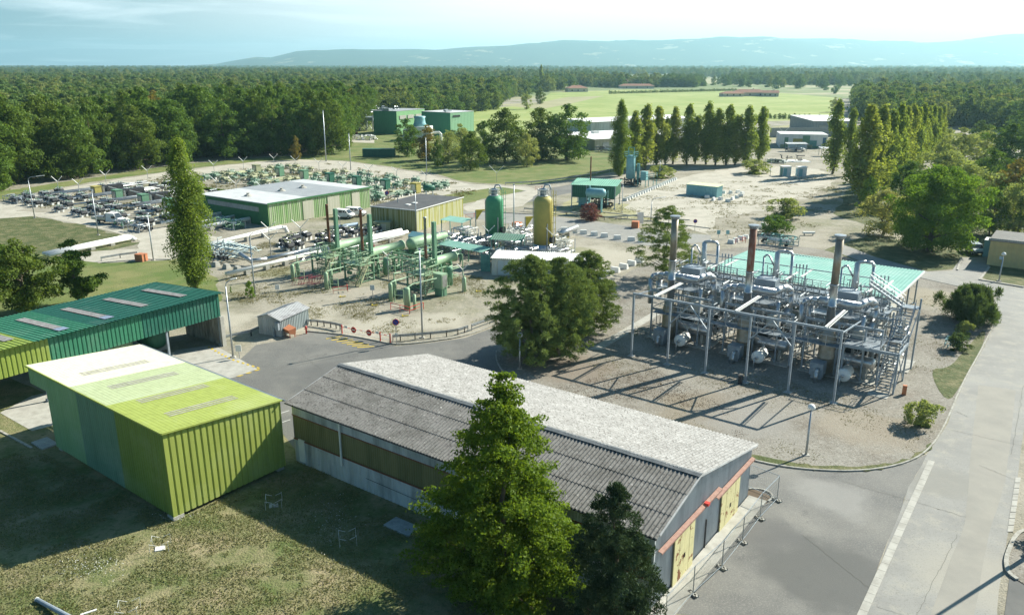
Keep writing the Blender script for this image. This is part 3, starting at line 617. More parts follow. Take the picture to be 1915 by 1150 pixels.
def env(kind, t):
    if kind == 'broad': return max(0, 1 - abs(2 * t - .86) ** 2.3) ** .5 if t < .93 else .36 * (1 - t) / .07
    if kind == 'poplar': return (min(1, t / .22) ** .7) * (1 - max(0, (t - .3) / .7) ** 1.9) ** .8
    if kind == 'cone': return (min(1, (t + .03) / .2) ** .7) * min(1, 1.22 * (1 - t) ** .62)
    if kind == 'egg': return (min(1, (t + .02) / .14) ** .6) * (1 - max(0, (t - .2) / .8) ** 1.7) ** .75
    if kind == 'pine': return (min(1, (t + .08) / .28) ** .6) * (1 - max(0, (t - .35) / .65) ** 1.6) ** .7
    return math.sqrt(max(0, 1 - (2 * t - 1) ** 2))
def crown(kind, h0, h1, rad, nl, lr, nleaf, size, seed, flat=.8, up=.35, fill=.25, spray=0.0, wob=.25):
    """lobes on/within an envelope; leaves on the lobes' shells. returns centres, normals, lobe list"""
    rs = np.random.RandomState(seed); L = []
    ph = rs.uniform(0, 6.28, 4)
    for i in range(nl):
        t = rs.uniform(.02, .98) if kind != 'cone' else 1 - rs.uniform(.0, 1) ** .62
        a = i * 2.39996 + rs.uniform(-.5, .5)
        e = env(kind, t) * (1 + wob * math.sin(a * 2 + ph[0] + t * 5) * .6 + wob * math.sin(a * 3 + ph[1]) * .4)
        q = rs.uniform(.55, 1.0) if rs.rand() > fill else rs.uniform(0, .55)
        r = lr * rs.uniform(.65, 1.25) * (.55 + .6 * env(kind, t))
        d = max(0, rad * e * q - r * .35)
        L.append((math.cos(a) * d, math.sin(a) * d, h0 + (h1 - h0) * t - r * .2, r))
    per = max(8, nleaf // nl); Cs, Ns = [], []
    tot = sum(l[3] ** 2 for l in L)
    for (x, y, z, r) in L:
        k = max(6, int(nleaf * r * r / tot)); v = rs.normal(0, 1, (k, 3)); v[:, 2] += up; v /= np.linalg.norm(v, axis=1)[:, None]
        rr = r * rs.uniform(.62, 1.12, k)[:, None] * (1 + .22 * np.sin(v[:, :1] * 7 + x) * np.cos(v[:, 1:2] * 6 + y))
        p = v * rr * np.array([1, 1, flat])
        dd = math.hypot(x, y)
        if spray and dd > .05:      # stretch the lobe along its bough, tip drooping a little
            ux, uy = x / dd, y / dd; a_ = p[:, 0] * ux + p[:, 1] * uy; p[:, 0] += ux * a_ * spray; p[:, 1] += uy * a_ * spray; p[:, 2] -= .12 * np.abs(a_) * spray
        p = p + np.array([x, y, z]); Cs.append(p); Ns.append(v)
    return np.concatenate(Cs), np.concatenate(Ns), L
def trunk_mb(h, r, L, top=.85, limbs=14, lean=.02, seed=0):
    rs = random.Random(seed); b = MB(); k = 5; pts = [Vector((0, 0, -.1))]
    for i in range(1, k + 1): pts.append(Vector((rs.gauss(0, lean * h), rs.gauss(0, lean * h), h * top * i / k)))
    for i in range(k): b.tube(pts[i], pts[i + 1], r * (1 - .8 * i / k) * (1.25 if i == 0 else 1), r * (1 - .8 * (i + 1) / k), n=8)
    LL_ = sorted(L, key=lambda l: -l[3])[:limbs]
    for (x, y, z, rr) in LL_:
        zz = max(h * .15, min(h * top * .95, z - math.hypot(x, y) * .6)); t = zz / (h * top) * k; i = min(k - 1, int(t)); p = pts[i].lerp(pts[i + 1], t - i)
        e = Vector((x, y, z)); mid = p.lerp(e, .5) + Vector((0, 0, -.04 * h * .3)); b.tube(p, mid, r * .32, r * .2, n=5, cap=False); b.tube(mid, e, r * .2, r * .07, n=5, cap=False)
    return b
LF = {
 'oak': leafmat('oak_leaves', (.046, .10, .02), (.15, .235, .042), (.13, .15, .03)),
 'maple': leafmat('maple_leaves', (.055, .11, .014), (.18, .25, .03), trans=.42),
 'bright': leafmat('bright_leaves', (.065, .145, .02), (.21, .31, .045), trans=.42),
 'poplar': leafmat('poplar_leaves', (.12, .18, .04), (.29, .35, .075), (.38, .36, .10), rand=.3, trans=.48),
 'popgreen': leafmat('green_poplar_leaves', (.09, .15, .032), (.24, .31, .06), trans=.48),
 'pine': leafmat('pine_needles', (.11, .165, .05), (.24, .30, .095), trans=.2),
 'yew': leafmat('yew_needles', (.026, .052, .026), (.08, .115, .055), trans=.12),
 'willow': leafmat('pale_leaves', (.17, .22, .08), (.33, .37, .14), (.36, .33, .15), rand=.5, trans=.42),
 'autumn': leafmat('autumn_leaves', (.13, .12, .03), (.27, .21, .05)),
 'red': leafmat('red_leaves', (.12, .045, .05), (.22, .10, .11)),
 'tama': leafmat('tamarisk_leaves', (.06, .10, .04), (.12, .17, .065), trans=.3),
 'hazy': leafmat('distant_leaves', (.055, .11, .03), (.15, .22, .055), (.27, .28, .10), rand=.7),
}
_proto = {}
def tree_meshes(key, kind, h, r, nl, lr, nleaf, size, leaf, base=.18, tr=.25, bark=None, seed=1, radial=False, asp=.62, **kw):
    """meshes for one tree: crown and trunk, cached"""
    if key in _proto: return _proto[key]
    C, Nn, L = crown(kind, h * base, h, r, nl, lr, nleaf, size, seed, **kw)
    cm_ = leaf_mesh(key + '_crown', C, Nn, size, LF[leaf], asp=asp, radial=radial)
    tb = trunk_mb(h, tr, L, seed=seed, top=.8 if kind != 'poplar' else .9)
    tm = bpy.data.meshes.new(key + '_trunk'); tm.from_pydata(tb.v, [], tb.f); tm.materials.append(bark or M_bark)
    _proto[key] = (cm_, tm, h); return _proto[key]
def plant(key, name, label, cat, x, y, sc=1.0, rz=0.0, group=None, hz=None):
    cm_, tm, h = _proto[key]
    t = thing(name, label, cat, (x, y, 0), rz, group); t.scale = (sc, sc, hz or sc)
    c = bpy.data.objects.new('crown', cm_); COL.objects.link(c); c.parent = t
    k = bpy.data.objects.new('trunk', tm); COL.objects.link(k); k.parent = t
    return t
# --- foreground pair
tree_meshes('maple', 'cone', 15.2, 4.6, 760, .46, 105000, .20, 'maple', base=.04, tr=.26, seed=5, up=.35, wob=.34, flat=.5, spray=.9)
X, Y = P(940, 1135); plant('maple', 'broadleaf_tree', 'bright green cone-shaped tree standing in front of the grey warehouse', 'tree', X, Y, .97)
tree_meshes('yew', 'egg', 10.6, 2.75, 480, .30, 60000, .20, 'yew', base=.02, radial=True, asp=.28, tr=.22, seed=8, up=.5, wob=.2)
X, Y = P(1140, 1235); plant('yew', 'conifer', 'dark dense conifer at the right of the bright cone-shaped tree, by the warehouse corner', 'tree', X, Y)
# --- pines in the middle
for i in range(3): tree_meshes('pine%d' % i, 'pine', 10.6, 4.5, 620, .34, 62000, .34, 'pine', base=.03, radial=True, asp=.2, tr=.2, seed=20 + i, up=.8, flat=.85, wob=.4, bark=M_barkp, spray=.5)
for i, (px, py, s, lb) in enumerate([(992, 672, 1.08, 'bushy pine at the left of the clump beside the island kerb'), (1045, 662, 1.02, 'middle pine of the clump beside the island kerb'), (1095, 618, .92, 'pine at the right rear of the clump, in front of the white containers')]):
    X, Y = P(px, py); plant('pine%d' % i, 'pine_tree', lb, 'tree', X, Y, s * .99, i * 1.3, hz=s)
tree_meshes('pineb', 'pine', 10.8, 4.6, 260, .36, 26000, .34, 'pine', base=.10, radial=True, asp=.2, tr=.17, seed=31, up=.6, flat=.6, wob=.4, bark=M_barkp, spray=.9)
X, Y = P(1243, 522); plant('pineb', 'pine_tree', 'open pine behind the leftmost tall chimney of the silver gas plant', 'tree', X, Y, 1.02)
# --- left oaks
tree_meshes('oakl', 'broad', 9.5, 4.6, 75, 1.0, 15000, .34, 'oak', base=.12, tr=.28, seed=41, wob=.4, flat=.6)
tree_meshes('oakm', 'broad', 9.0, 3.6, 40, .85, 8000, .34, 'oak', base=.15, tr=.22, seed=42, wob=.45, flat=.55)
for px, py, k, s, lb in [(52, 590, 'oakl', 1.02, 'spreading oak with dark crown behind the long green shed, touching the left edge'), (150, 572, 'oakm', .98, 'smaller oak with broken crown and bare branches, behind the long green shed'), (-18, 560, 'oakl', .9, 'oak partly cut off by the left edge of the picture')]:
    X, Y = P(px, py); plant(k, 'oak_tree', lb, 'tree', X, Y, s, px)
# --- poplars
tree_meshes('popbig', 'poplar', 20, 3.1, 150, 1.1, 38000, .28, 'popgreen', base=.03, tr=.3, seed=51, up=.6, flat=1.5, wob=.12)
for i in range(4): tree_meshes('pop%d' % i, 'poplar', 19, 2.6, 70, 1.1, 6500, .55, 'poplar', base=.05, tr=.25, seed=55 + i, up=.6, flat=1.6, wob=.16, bark=M_barkp)
X, Y = P(365, 540); plant('popbig', 'poplar_tree', 'tall solitary poplar at the end of the long green shed roof', 'tree', X, Y, 1.0, hz=1.02)
X, Y = P(1158, 330); plant('popbig', 'poplar_tree', 'broad dark green poplar at the left end of the far row, beside the cyan column', 'tree', X, Y, 1.0, 2, hz=1.03)
rowA = [(1184, 322, 205), (1206, 318, 192), (1228, 312, 198), (1244, 309, 222), (1258, 307, 200), (1284, 308, 192), (1300, 307, 220), (1320, 308, 191), (1338, 309, 208), (1358, 309, 197), (1374, 309, 212), (1394, 309, 199), (1420, 305, 197)]
for i, (px, py, ty) in enumerate(rowA):
    X, Y = P(px, py); h = HT(px, py, ty); s = h / 19; plant('pop%d' % (i % 4), 'poplar_tree', '%s slender poplar from the left in the long row across the middle of the site' % ORD[i], 'tree', X, Y, s * rnd(1.15, 1.35), i * 1.7, 'row of slender poplars', hz=s * rnd(.96, 1.05))
rowB = [(1556, 326, 188, 'tall poplar at the near end of the right row, left of the pair'), (1583, 330, 202, 'thinner poplar right behind the near end poplar of the right row')]
for i, (px, py, ty, lb) in enumerate(rowB):
    X, Y = P(px, py); h = HT(px, py, ty); plant('pop%d' % (i + 1), 'poplar_tree', lb, 'tree', X, Y, h / 19 * (1.1 if i == 0 else .8), i, hz=h / 19)
rowC = [(1608, 382, 196, 1.3), (1632, 372, 198, 1.1), (1652, 362, 205, 1.0), (1668, 350, 196, 1.0), (1680, 340, 199, .95), (1692, 332, 196, .95), (1703, 324, 200, .95), (1714, 316, 197, .95), (1724, 310, 199, .95), (1734, 304, 197, .95), (1744, 298, 200, .95), (1753, 292, 199, .95)]
for i, (px, py, ty, q) in enumerate(rowC):
    X, Y = P(px, py); h = HT(px, py, ty); plant('pop%d' % (i % 4), 'poplar_tree', '%s poplar counted from the near end of the right-hand poplar row' % ORD[i], 'tree', X, Y, h / 19 * q, i * 2.1, 'right hand row of poplars', hz=h / 19)
# --- broadleaf protos
for i in range(4): tree_meshes('broad%d' % i, 'broad', 16, 6.3, 130, 1.15, 10000, .52, 'oak', base=.03, tr=.3, seed=70 + i, wob=.4, up=.5)
for i in range(2): tree_meshes('will%d' % i, 'broad', 12, 4.8, 70, 1.1, 7500, .42, 'willow', base=.03, tr=.22, seed=80 + i, wob=.4, up=.5)
tree_meshes('autumn', 'broad', 11, 3.6, 36, 1.2, 4000, .5, 'autumn', base=.03, tr=.2, seed=85, up=.5)
tree_meshes('bigbright', 'broad', 14.5, 8.2, 230, 1.2, 42000, .36, 'bright', base=.08, tr=.5, seed=88, wob=.3, up=.5, flat=.7)
X, Y = P(1738, 470); plant('bigbright', 'broadleaf_tree', 'large round bright green tree right of the poplars, above the green plant roof', 'tree', X, Y, 1.0)
clump = [(762, 292, 222, 'broad0', 1.0, 'dark round tree at the left end of the middle clump, near the far plant'), (800, 300, 235, 'autumn', 1.15, 'yellowish tree second from the left end of the middle clump'), (838, 306, 243, 'will0', 1.1, 'pale yellow-green tree in the left half of the middle clump'),
         (880, 318, 245, 'broad1', .9, 'dark tree at the near edge of the middle clump with a tawny top behind it'), (862, 296, 232, 'will1', 1.2, 'tawny-topped tree behind the dark tree of the middle clump'), (945, 305, 203, 'broad2', 1.15, 'tall sunlit tree in the centre of the middle clump'),
         (985, 312, 245, 'will0', .8, 'low olive bush tree below the two tallest trees of the middle clump'), (1010, 300, 200, 'broad3', 1.15, 'tall dark tree right of centre in the middle clump'), (1060, 300, 195, 'broad0', 1.2, 'tallest dark tree at the right end of the middle clump'), (905, 300, 225, 'broad3', .8, 'green tree hidden between the tawny and the tall sunlit tree of the middle clump'), (818, 312, 262, 'broad1', .6, 'low dark tree at the foot of the middle clump, by the dark container')]
for px, py, ty, k, q, lb in clump:
    X, Y = P(px, py); h = HT(px, py, ty); h0 = _proto[k][2]; plant(k, 'broadleaf_tree', lb, 'tree', X, Y, h / h0 * q, px, hz=h / h0)
right = [(1650, 440, 350, 'will0', 1.3, 'loose yellow-green tree left of the large round bright tree'), (1620, 400, 330, 'broad2', .7, 'dark green tree at the foot of the near right poplars'), (1690, 390, 300, 'broad1', 1.1, 'green tree behind the large round bright tree, left'), (1760, 360, 270, 'will1', 1.5, 'pale willow-like tree above the large round bright tree'),
         (1800, 400, 300, 'will0', 1.5, 'pale green tree right behind the large round bright tree'), (1700, 330, 265, 'broad3', .9, 'green tree on the right side of the poplar row foot'), (1790, 330, 240, 'will1', 1.4, 'light green tree in the belt right of the poplar tops'), (1845, 380, 280, 'broad0', 1.2, 'dark tree over the shaded bank at the right edge belt'),
         (1880, 330, 232, 'broad2', 1.3, 'dark rounded tree high at the right edge'), (1840, 310, 240, 'will0', 1.5, 'pale tree between the dark rounded trees at right'), (1900, 440, 330, 'will1', 1.1, 'dull brownish tree above the ochre building'), (1935, 400, 290, 'broad1', 1.2, 'dark tree cut by the right edge above the ochre building'),
         (1930, 330, 220, 'broad3', 1.2, 'dark tree cut by the right edge at the top of the belt'), (1890, 400, 300, 'autumn', 1.3, 'russet tinted tree above the parked off-road car'), (1850, 440, 350, 'broad2', .8, 'dark green tree overhanging the driveway by the car'), (1800, 440, 360, 'broad0', .8, 'shaded tree at the back right of the large round bright tree'), (1960, 450, 330, 'broad0', 1, 'tree beyond the right edge behind the ochre building'),
         (1830, 280, 225, 'broad1', 1.2, 'dark tree at the far end of the right belt, left part'), (1905, 275, 205, 'broad0', 1.2, 'dark tree at the far end of the right belt, right part'), (1770, 290, 238, 'will0', 1.2, 'pale tree just right of the last poplars')]
for px, py, ty, k, q, lb in right:
    X, Y = P(px, py); h = HT(px, py, ty); h0 = _proto[k][2]; plant(k, 'broadleaf_tree', lb, 'tree', X, Y, h / h0 * q, px, hz=h / h0)
# --- shrubs
def shrub(key, h, r, n, size, leaf, seed, kind='ball', nl=40, **kw):
    tree_meshes(key, kind, h, r, nl, r * (.24 if nl < 100 else .15), n, size, leaf, base=.0, tr=.05, seed=seed, **kw)
shrub('tama', 3.3, 3.6, 24000, .55, 'tama', 91, nl=130, up=1.0, flat=1.2, wob=.6, radial=True, asp=.14); shrub('shr', 2.0, 1.4, 4200, .16, 'tama', 92, up=.5); shrub('yshr', 2.0, 1.3, 3200, .16, 'willow', 93, up=.5); shrub('dshr', 2.6, 2.6, 4200, .24, 'oak', 94, up=.5)
shrub('rshr', 3.0, 2.4, 4200, .22, 'red', 95, up=.6); shrub('tshr', 2.6, 1.0, 2400, .15, 'bright', 96, 'egg', up=.5)
for px, py, ty, k, q, lb in [(1812, 602, 540, 'tama', .78, 'large feathery green shrub at the edge of the right road'), (1803, 628, 600, 'yshr', .9, 'small yellowish shrub between the feathery shrub and the pipe frame'), (1790, 655, 625, 'shr', 1.1, 'olive shrub beside the small grey pipe frame near the right road'), (1722, 796, 750, 'yshr', 1.15, 'small tawny shrub alone on the gravel island'),
                             (1450, 437, 405, 'dshr', 1.0, 'low dark shrub in front of the tall bush, beyond the green plant roof'), (1467, 408, 372, 'yshr', 1.6, 'upright olive bush behind the low dark shrub'), (1104, 412, 382, 'rshr', 1.0, 'red-leaved bush in front of the dark green canopy'), (1236, 333, 310, 'yshr', 2.1, 'brownish round bush at the foot of the poplar row beside the lamp'),
                             (1412, 325, 300, 'yshr', 2.2, 'tawny bush at the right end of the poplar row'), (468, 556, 525, 'tshr', .95, 'young green bush at the foot of the lamp post by the grey hut'), (1560, 210, 182, 'will1', 1.1, 'pale tree at the corner of the bright field behind the right poplars'), (432, 548, 535, 'tshr', .5, 'tiny green sapling beside the shed end'),
                             (1010, 195, 165, 'broad1', .9, 'dark tree at the near left corner of the bright field'), (985, 205, 172, 'will1', .8, 'grey-green tree at the left corner of the bright field'), (1012, 168, 122, 'pop1', .9, 'poplar group standing among far trees above the bright field'), (1002, 168, 140, 'broad3', .9, 'dark tree beside the far poplar above the bright field'),
                             (650, 282, 262, 'will0', .8, 'small young tree on the grass left of the middle clump'), (555, 300, 255, 'autumn', .7, 'yellow leaning tree at the right foot of the wood')]:
    X, Y = P(px, py); h = HT(px, py, ty); h0 = _proto[k][2]; nm = 'shrub' if k.endswith('shr') or k == 'tama' else 'broadleaf_tree'
    plant(k, nm, lb, 'shrub' if nm == 'shrub' else 'tree', X, Y, h / h0 * q, px, hz=h / h0)
# --- the wood on the left: individually placed near trees
rs = random.Random(11)
front = [Vector(P(*p)) for p in [(-260, 392), (-120, 374), (0, 357), (150, 333), (300, 312), (430, 297), (560, 290), (600, 262)]]
def fy(x):
    for a, c in zip(front[:-1], front[1:]):
        if a.x <= x <= c.x: return a.y + (c.y - a.y) * (x - a.x) / (c.x - a.x)
    return 1e9
fkeys = ['broad0', 'broad1', 'broad2', 'broad3']; placed = []
def inview(X, Y, mg=1.05): return abs(X) < Y * .6426 * mg + 12
k = 0
for row in range(26):
    step = 8.2 + row * .12; x = front[0].x + rs.uniform(0, 8)
    while x < -50:
        y0 = fy(min(x, front[-1].x - .1)); y = y0 + 4 + row * 8.4 + rs.uniform(-2.5, 2.5) + (0 if x < -75 else (x + 75) * .2)
        xx = x + rs.uniform(-2, 2)
        lim = -62 - row * .8
        if inview(xx, y) and xx < lim and k < 292:
            sc = rs.uniform(.98, 1.28); q = rs.random()
            key = rs.choice(fkeys) if q < .93 else ('autumn' if q < .96 else 'will1')
            if key == 'autumn': sc *= 1.3
            if key == 'will1': sc *= 1.25
            if row == 0: lb = {'autumn': 'yellowing tree in the front row of the wood along the sandy track', 'will1': 'pale tree in the front row of the wood along the sandy track'}.get(key, 'dark green oak in the front row of the wood along the sandy track')
            else: lb = {'autumn': 'yellowing tree deeper inside the wood at the left', 'will1': 'pale greyish tree deeper inside the wood at the left'}.get(key, 'dark green oak deeper inside the wood at the left')
            grp = {'autumn': 'yellowing trees of the wood', 'will1': 'pale trees of the wood'}.get(key, 'dark oaks of the wood') + (' edge' if row == 0 else '')
            plant(key, 'woodland_tree', lb, 'tree', xx, y, sc, rs.uniform(0, 6.28), grp, hz=sc * rs.uniform(.95, 1.2)); placed.append((xx, y)); k += 1
        x += step
print('wood trees', k, 'last row', row)
ymax_near = max(p[1] for p in placed)
# --- the far woods: one object each, trees instanced on scattered points
def wood(name, label, pts, protos):
    me = bpy.data.meshes.new(name); me.from_pydata([(p[0], p[1], 0) for p in pts], [], [])
    at = me.attributes.new('sz', 'FLOAT', 'POINT'); at.data.foreach_set('value', [p[2] for p in pts])
    o = bpy.data.objects.new(name, me); COL.objects.link(o); tag(o, label, 'wood', None, 'stuff')
    g = bpy.data.node_groups.new(name, 'GeometryNodeTree')
    g.interface.new_socket('Geometry', in_out='INPUT', socket_type='NodeSocketGeometry'); g.interface.new_socket('Geometry', in_out='OUTPUT', socket_type='NodeSocketGeometry')
    n, l = g.nodes, g.links; gi = n.new('NodeGroupInput'); go = n.new('NodeGroupOutput')
    jn = n.new('GeometryNodeGeometryToInstance')
    for ob in protos:
        oi = n.new('GeometryNodeObjectInfo'); oi.inputs['Object'].default_value = ob; oi.inputs['As Instance'].default_value = True; oi.transform_space = 'ORIGINAL'
        l.new(oi.outputs['Geometry'], jn.inputs[0])
    ip = n.new('GeometryNodeInstanceOnPoints'); ip.inputs['Pick Instance'].default_value = True
    l.new(gi.outputs[0], ip.inputs['Points']); l.new(jn.outputs[0], ip.inputs['Instance'])
    rv = n.new('FunctionNodeRandomValue'); rv.data_type = 'INT'; rv.inputs[4].default_value = 0; rv.inputs[5].default_value = len(protos) - 1; l.new(rv.outputs[2], ip.inputs['Instance Index'])
    rz = n.new('FunctionNodeRandomValue'); rz.data_type = 'FLOAT_VECTOR'; rz.inputs[0].default_value = (0, 0, 0); rz.inputs[1].default_value = (.0, .0, 6.28); l.new(rz.outputs[0], ip.inputs['Rotation'])
    na = n.new('GeometryNodeInputNamedAttribute'); na.data_type = 'FLOAT'; na.inputs['Name'].default_value = 'sz'; l.new(na.outputs[0], ip.inputs['Scale'])
    l.new(ip.outputs[0], go.inputs[0]); md = o.modifiers.new('scatter', 'NODES'); md.node_group = g; return o
# low-detail crowns grown from points' shared prototypes: three real trees standing in the wood serve as sources
for i in range(3): tree_meshes('dist%d' % i, 'broad', 15, 6.6, 44, 1.9, 2000, 1.15, 'hazy', base=.0, tr=.3, seed=100 + i, wob=.4, up=.6)
src = []
for i in range(3):
    me = _proto['dist%d' % i][0]; o = bpy.data.objects.new('woodland_tree', me); COL.objects.link(o); o.location = (-150 - 9 * i, 470 + 6 * i, 0)
    tag(o, 'far crown in the distant part of the wood at the left', 'tree', 'far crowns of the wood'); src.append(o)
def pxl(X, Y):
    dep = Y * _c + CAM_H * _s; v = (CAM_H * _c - Y * _s) / dep
    return PCX + FOC * X / dep, PCY + FOC * v
def inpoly(x, y, poly):
    c = False; j = len(poly) - 1
    for i in range(len(poly)):
        if (poly[i][1] > y) != (poly[j][1] > y) and x < (poly[j][0] - poly[i][0]) * (y - poly[i][1]) / (poly[j][1] - poly[i][1]) + poly[i][0]: c = not c
        j = i
    return c
# open land seen from above (photo pixels of the ground outline): nothing is planted there
OPEN = [[(560, 330), (596, 248), (640, 222), (700, 222), (760, 226), (800, 222), (925, 205), (940, 196), (1010, 190), (1030, 171), (1180, 164), (1400, 164), (1500, 172), (1590, 180), (1620, 240), (1800, 240), (2400, 300), (2600, 500), (400, 500)],
        [(930, 198), (1010, 194), (1070, 180), (1130, 176), (1060, 172), (960, 186)], [(1130, 158), (1160, 149), (1290, 145), (1410, 149), (1340, 158), (1200, 160)], [(890, 170), (925, 157), (1000, 157), (1010, 170)]]
near_p, mid_p, far_p = [], [], []
rs = random.Random(5)
def scatter(out, y0, y1, st, smin, smax, dens=lambda X, Y: 1.0, mx=9e9):
    y = y0
    while y < y1:
        x = -y * .68 - 20
        while x < y * .68 + 20:
            X = x + rs.uniform(-.4, .4) * st; Y = y + rs.uniform(-.4, .4) * st
            px, py = pxl(X, Y)
            if not any(inpoly(px, py, q) for q in OPEN) and rs.random() < dens(X, Y): out.append((X, Y, rs.uniform(smin, smax)))
            x += st
        y += st
def near_d(X, Y):
    if X > -40: return 1.0
    for (a, c) in placed:
        if abs(a - X) < 5.5 and abs(c - Y) < 5.5: return 0
    px, py = pxl(X, Y)
    if px > 560 and py > 236: return 0
    return 1.0 if Y > fy(min(X, front[-1].x - .1)) + 60 or Y > 330 else 0
def mid_d(X, Y):
    n_ = noise.noise(Vector((X / 260, Y / 260, 0)))
    if X > 0: return 1.0 if n_ > .02 else .07
    return 1.0 if n_ > -.25 else .12
def far_d(X, Y):
    n_ = noise.noise(Vector((X / 700, Y / 500, 2)))
    return (.95 if n_ > .02 else .04) if X > -Y * .15 else (.95 if n_ > -.15 else .05)
scatter(near_p, 262, 620, 9.2, .85, 1.2, near_d); scatter(mid_p, 620, 1500, 12.5, .6, 1.35, mid_d); scatter(far_p, 1500, 3400, 26, .9, 1.6, far_d); scatter(far_p, 3400, 7600, 60, 1.0, 1.9, far_d)
print('scatter', len(near_p), len(mid_p), len(far_p))
wood('nearer_wood', 'mass of tree crowns behind the front of the wood and along the bright field', near_p, src); wood('middle_wood', 'woodland belt stretching across beyond the bright field', mid_p, src); wood('far_wood', 'flat hazy woodland reaching to the foot of the hills', far_p, src)
# hedge along the field
hp = []
for a, c in [((1440, 222), (1560, 226)), ((1300, 222), (1440, 222)), ((1140, 176), (1380, 170))]:
    A = Vector(P(*a)); C_ = Vector(P(*c)); L = (C_ - A).length; kk = int(L / 2.6)
    for i in range(kk): q = A.lerp(C_, i / kk); hp.append((q.x, q.y, rs.uniform(.16, .24)))
wood('field_hedge', 'low dark hedge along the near edge of the bright field', hp, src)
# ================================================================ PLANT
def AB(a, b, z=0): return (a * .806 + b * .592, -a * .592 + b * .806, z)
def LAB(px, py, z=0):
    X, Y = P(px, py, z); return (X * .806 - Y * .592, X * .592 + Y * .806)
def rail(b, pts, h=1.05, r=.025, mid=True, step=1.6):
    """handrail along pts (each at deck level)"""
    for p, q in zip(pts[:-1], pts[1:]):
        p = Vector(p); q = Vector(q); k = max(1, int((q - p).length / step))
        up = Vector((0, 0, h)); b.bar(p + up, q + up, r * 2); 
        if mid: b.bar(p + up * .5, q + up * .5, r * 1.6)
        for i in range(k + 1): t = p.lerp(q, i / k); b.bar(t, t + up, r * 2)
    return b
def flight(t, p, q, wd, axis, n, m, name='stair_flight'):
    """steps from p up to q; wd across axis ('x' or 'y')"""
    b = MB(); p = Vector(p); q = Vector(q); side = Vector((wd / 2, 0, 0)) if axis == 'x' else Vector((0, wd / 2, 0))
    for s in (-1, 1): b.bar(p + side * s, q + side * s, .07, .22)
    for i in range(n):
        c = p.lerp(q, (i + .6) / n); b.bar(c - side, c + side, .26, .04)
    for s in (-1, 1):
        b.bar(p + side * s + Vector((0, 0, 1)), q + side * s + Vector((0, 0, 1)), .05); b.bar(p + side * s + Vector((0, 0, .5)), q + side * s + Vector((0, 0, .5)), .035)
        for i in range(4): c = p.lerp(q, i / 3); b.bar(c + side * s, c + side * s + Vector((0, 0, 1)), .045)
    return b.build(name, m, t)
def maze(b, x0, x1, y0, y1, z0, z1, n, r0, r1, rs, seg=(.6, 2.6)):
    """orthogonal small-bore pipework"""
    for _ in range(n):
        p = Vector((rs.uniform(x0, x1), rs.uniform(y0, y1), rs.uniform(z0, z1))); r = rs.uniform(r0, r1); ax = rs.choice((0, 1, 2))
        for k in range(rs.choice((1, 2, 3))):
            q = p.copy(); q[ax] += rs.uniform(*seg) * rs.choice((-1, 1)); lo = (x0, y0, z0)[ax]; hi = (x1, y1, z1)[ax]; q[ax] = min(hi, max(lo, q[ax]))
            b.tube(p, q, r, n=5, cap=False); p = q; ax = (ax + rs.choice((1, 2))) % 3
    return b
def valve(b, x, y, z, s=.3, ax='X'):
    if ax == 'X': b.lathe([(s, -s * .9), (s, -s * .75), (s * .45, -s * .7), (s * .7, 0), (s * .45, s * .7), (s, s * .75), (s, s * .9)], (x, y, z), 'X', 8)
    else: b.lathe([(s, -s * .9), (s, -s * .75), (s * .45, -s * .7), (s * .7, 0), (s * .45, s * .7), (s, s * .75), (s, s * .9)], (x, y, z), 'Y', 8)
    b.tube((x, y, z), (x, y, z + s * 2.2), s * .2, n=5); b.tube((x, y, z + s * 2.1), (x, y, z + s * 2.25), s * .85, n=8)
M_teal_roof = mat('pale_teal_roof_sheet', (.125, .31, .255), .6, .05, (.16, .36, .30), .5, .4, .7, third=[((.10, .25, .21), 3, .55, .8), ((.22, .38, .33), .25, .5, .7)])
M_grate = mat('steel_grating', (.25, .29, .32), .5, .5, (.17, .20, .22), 6, .4, .6)
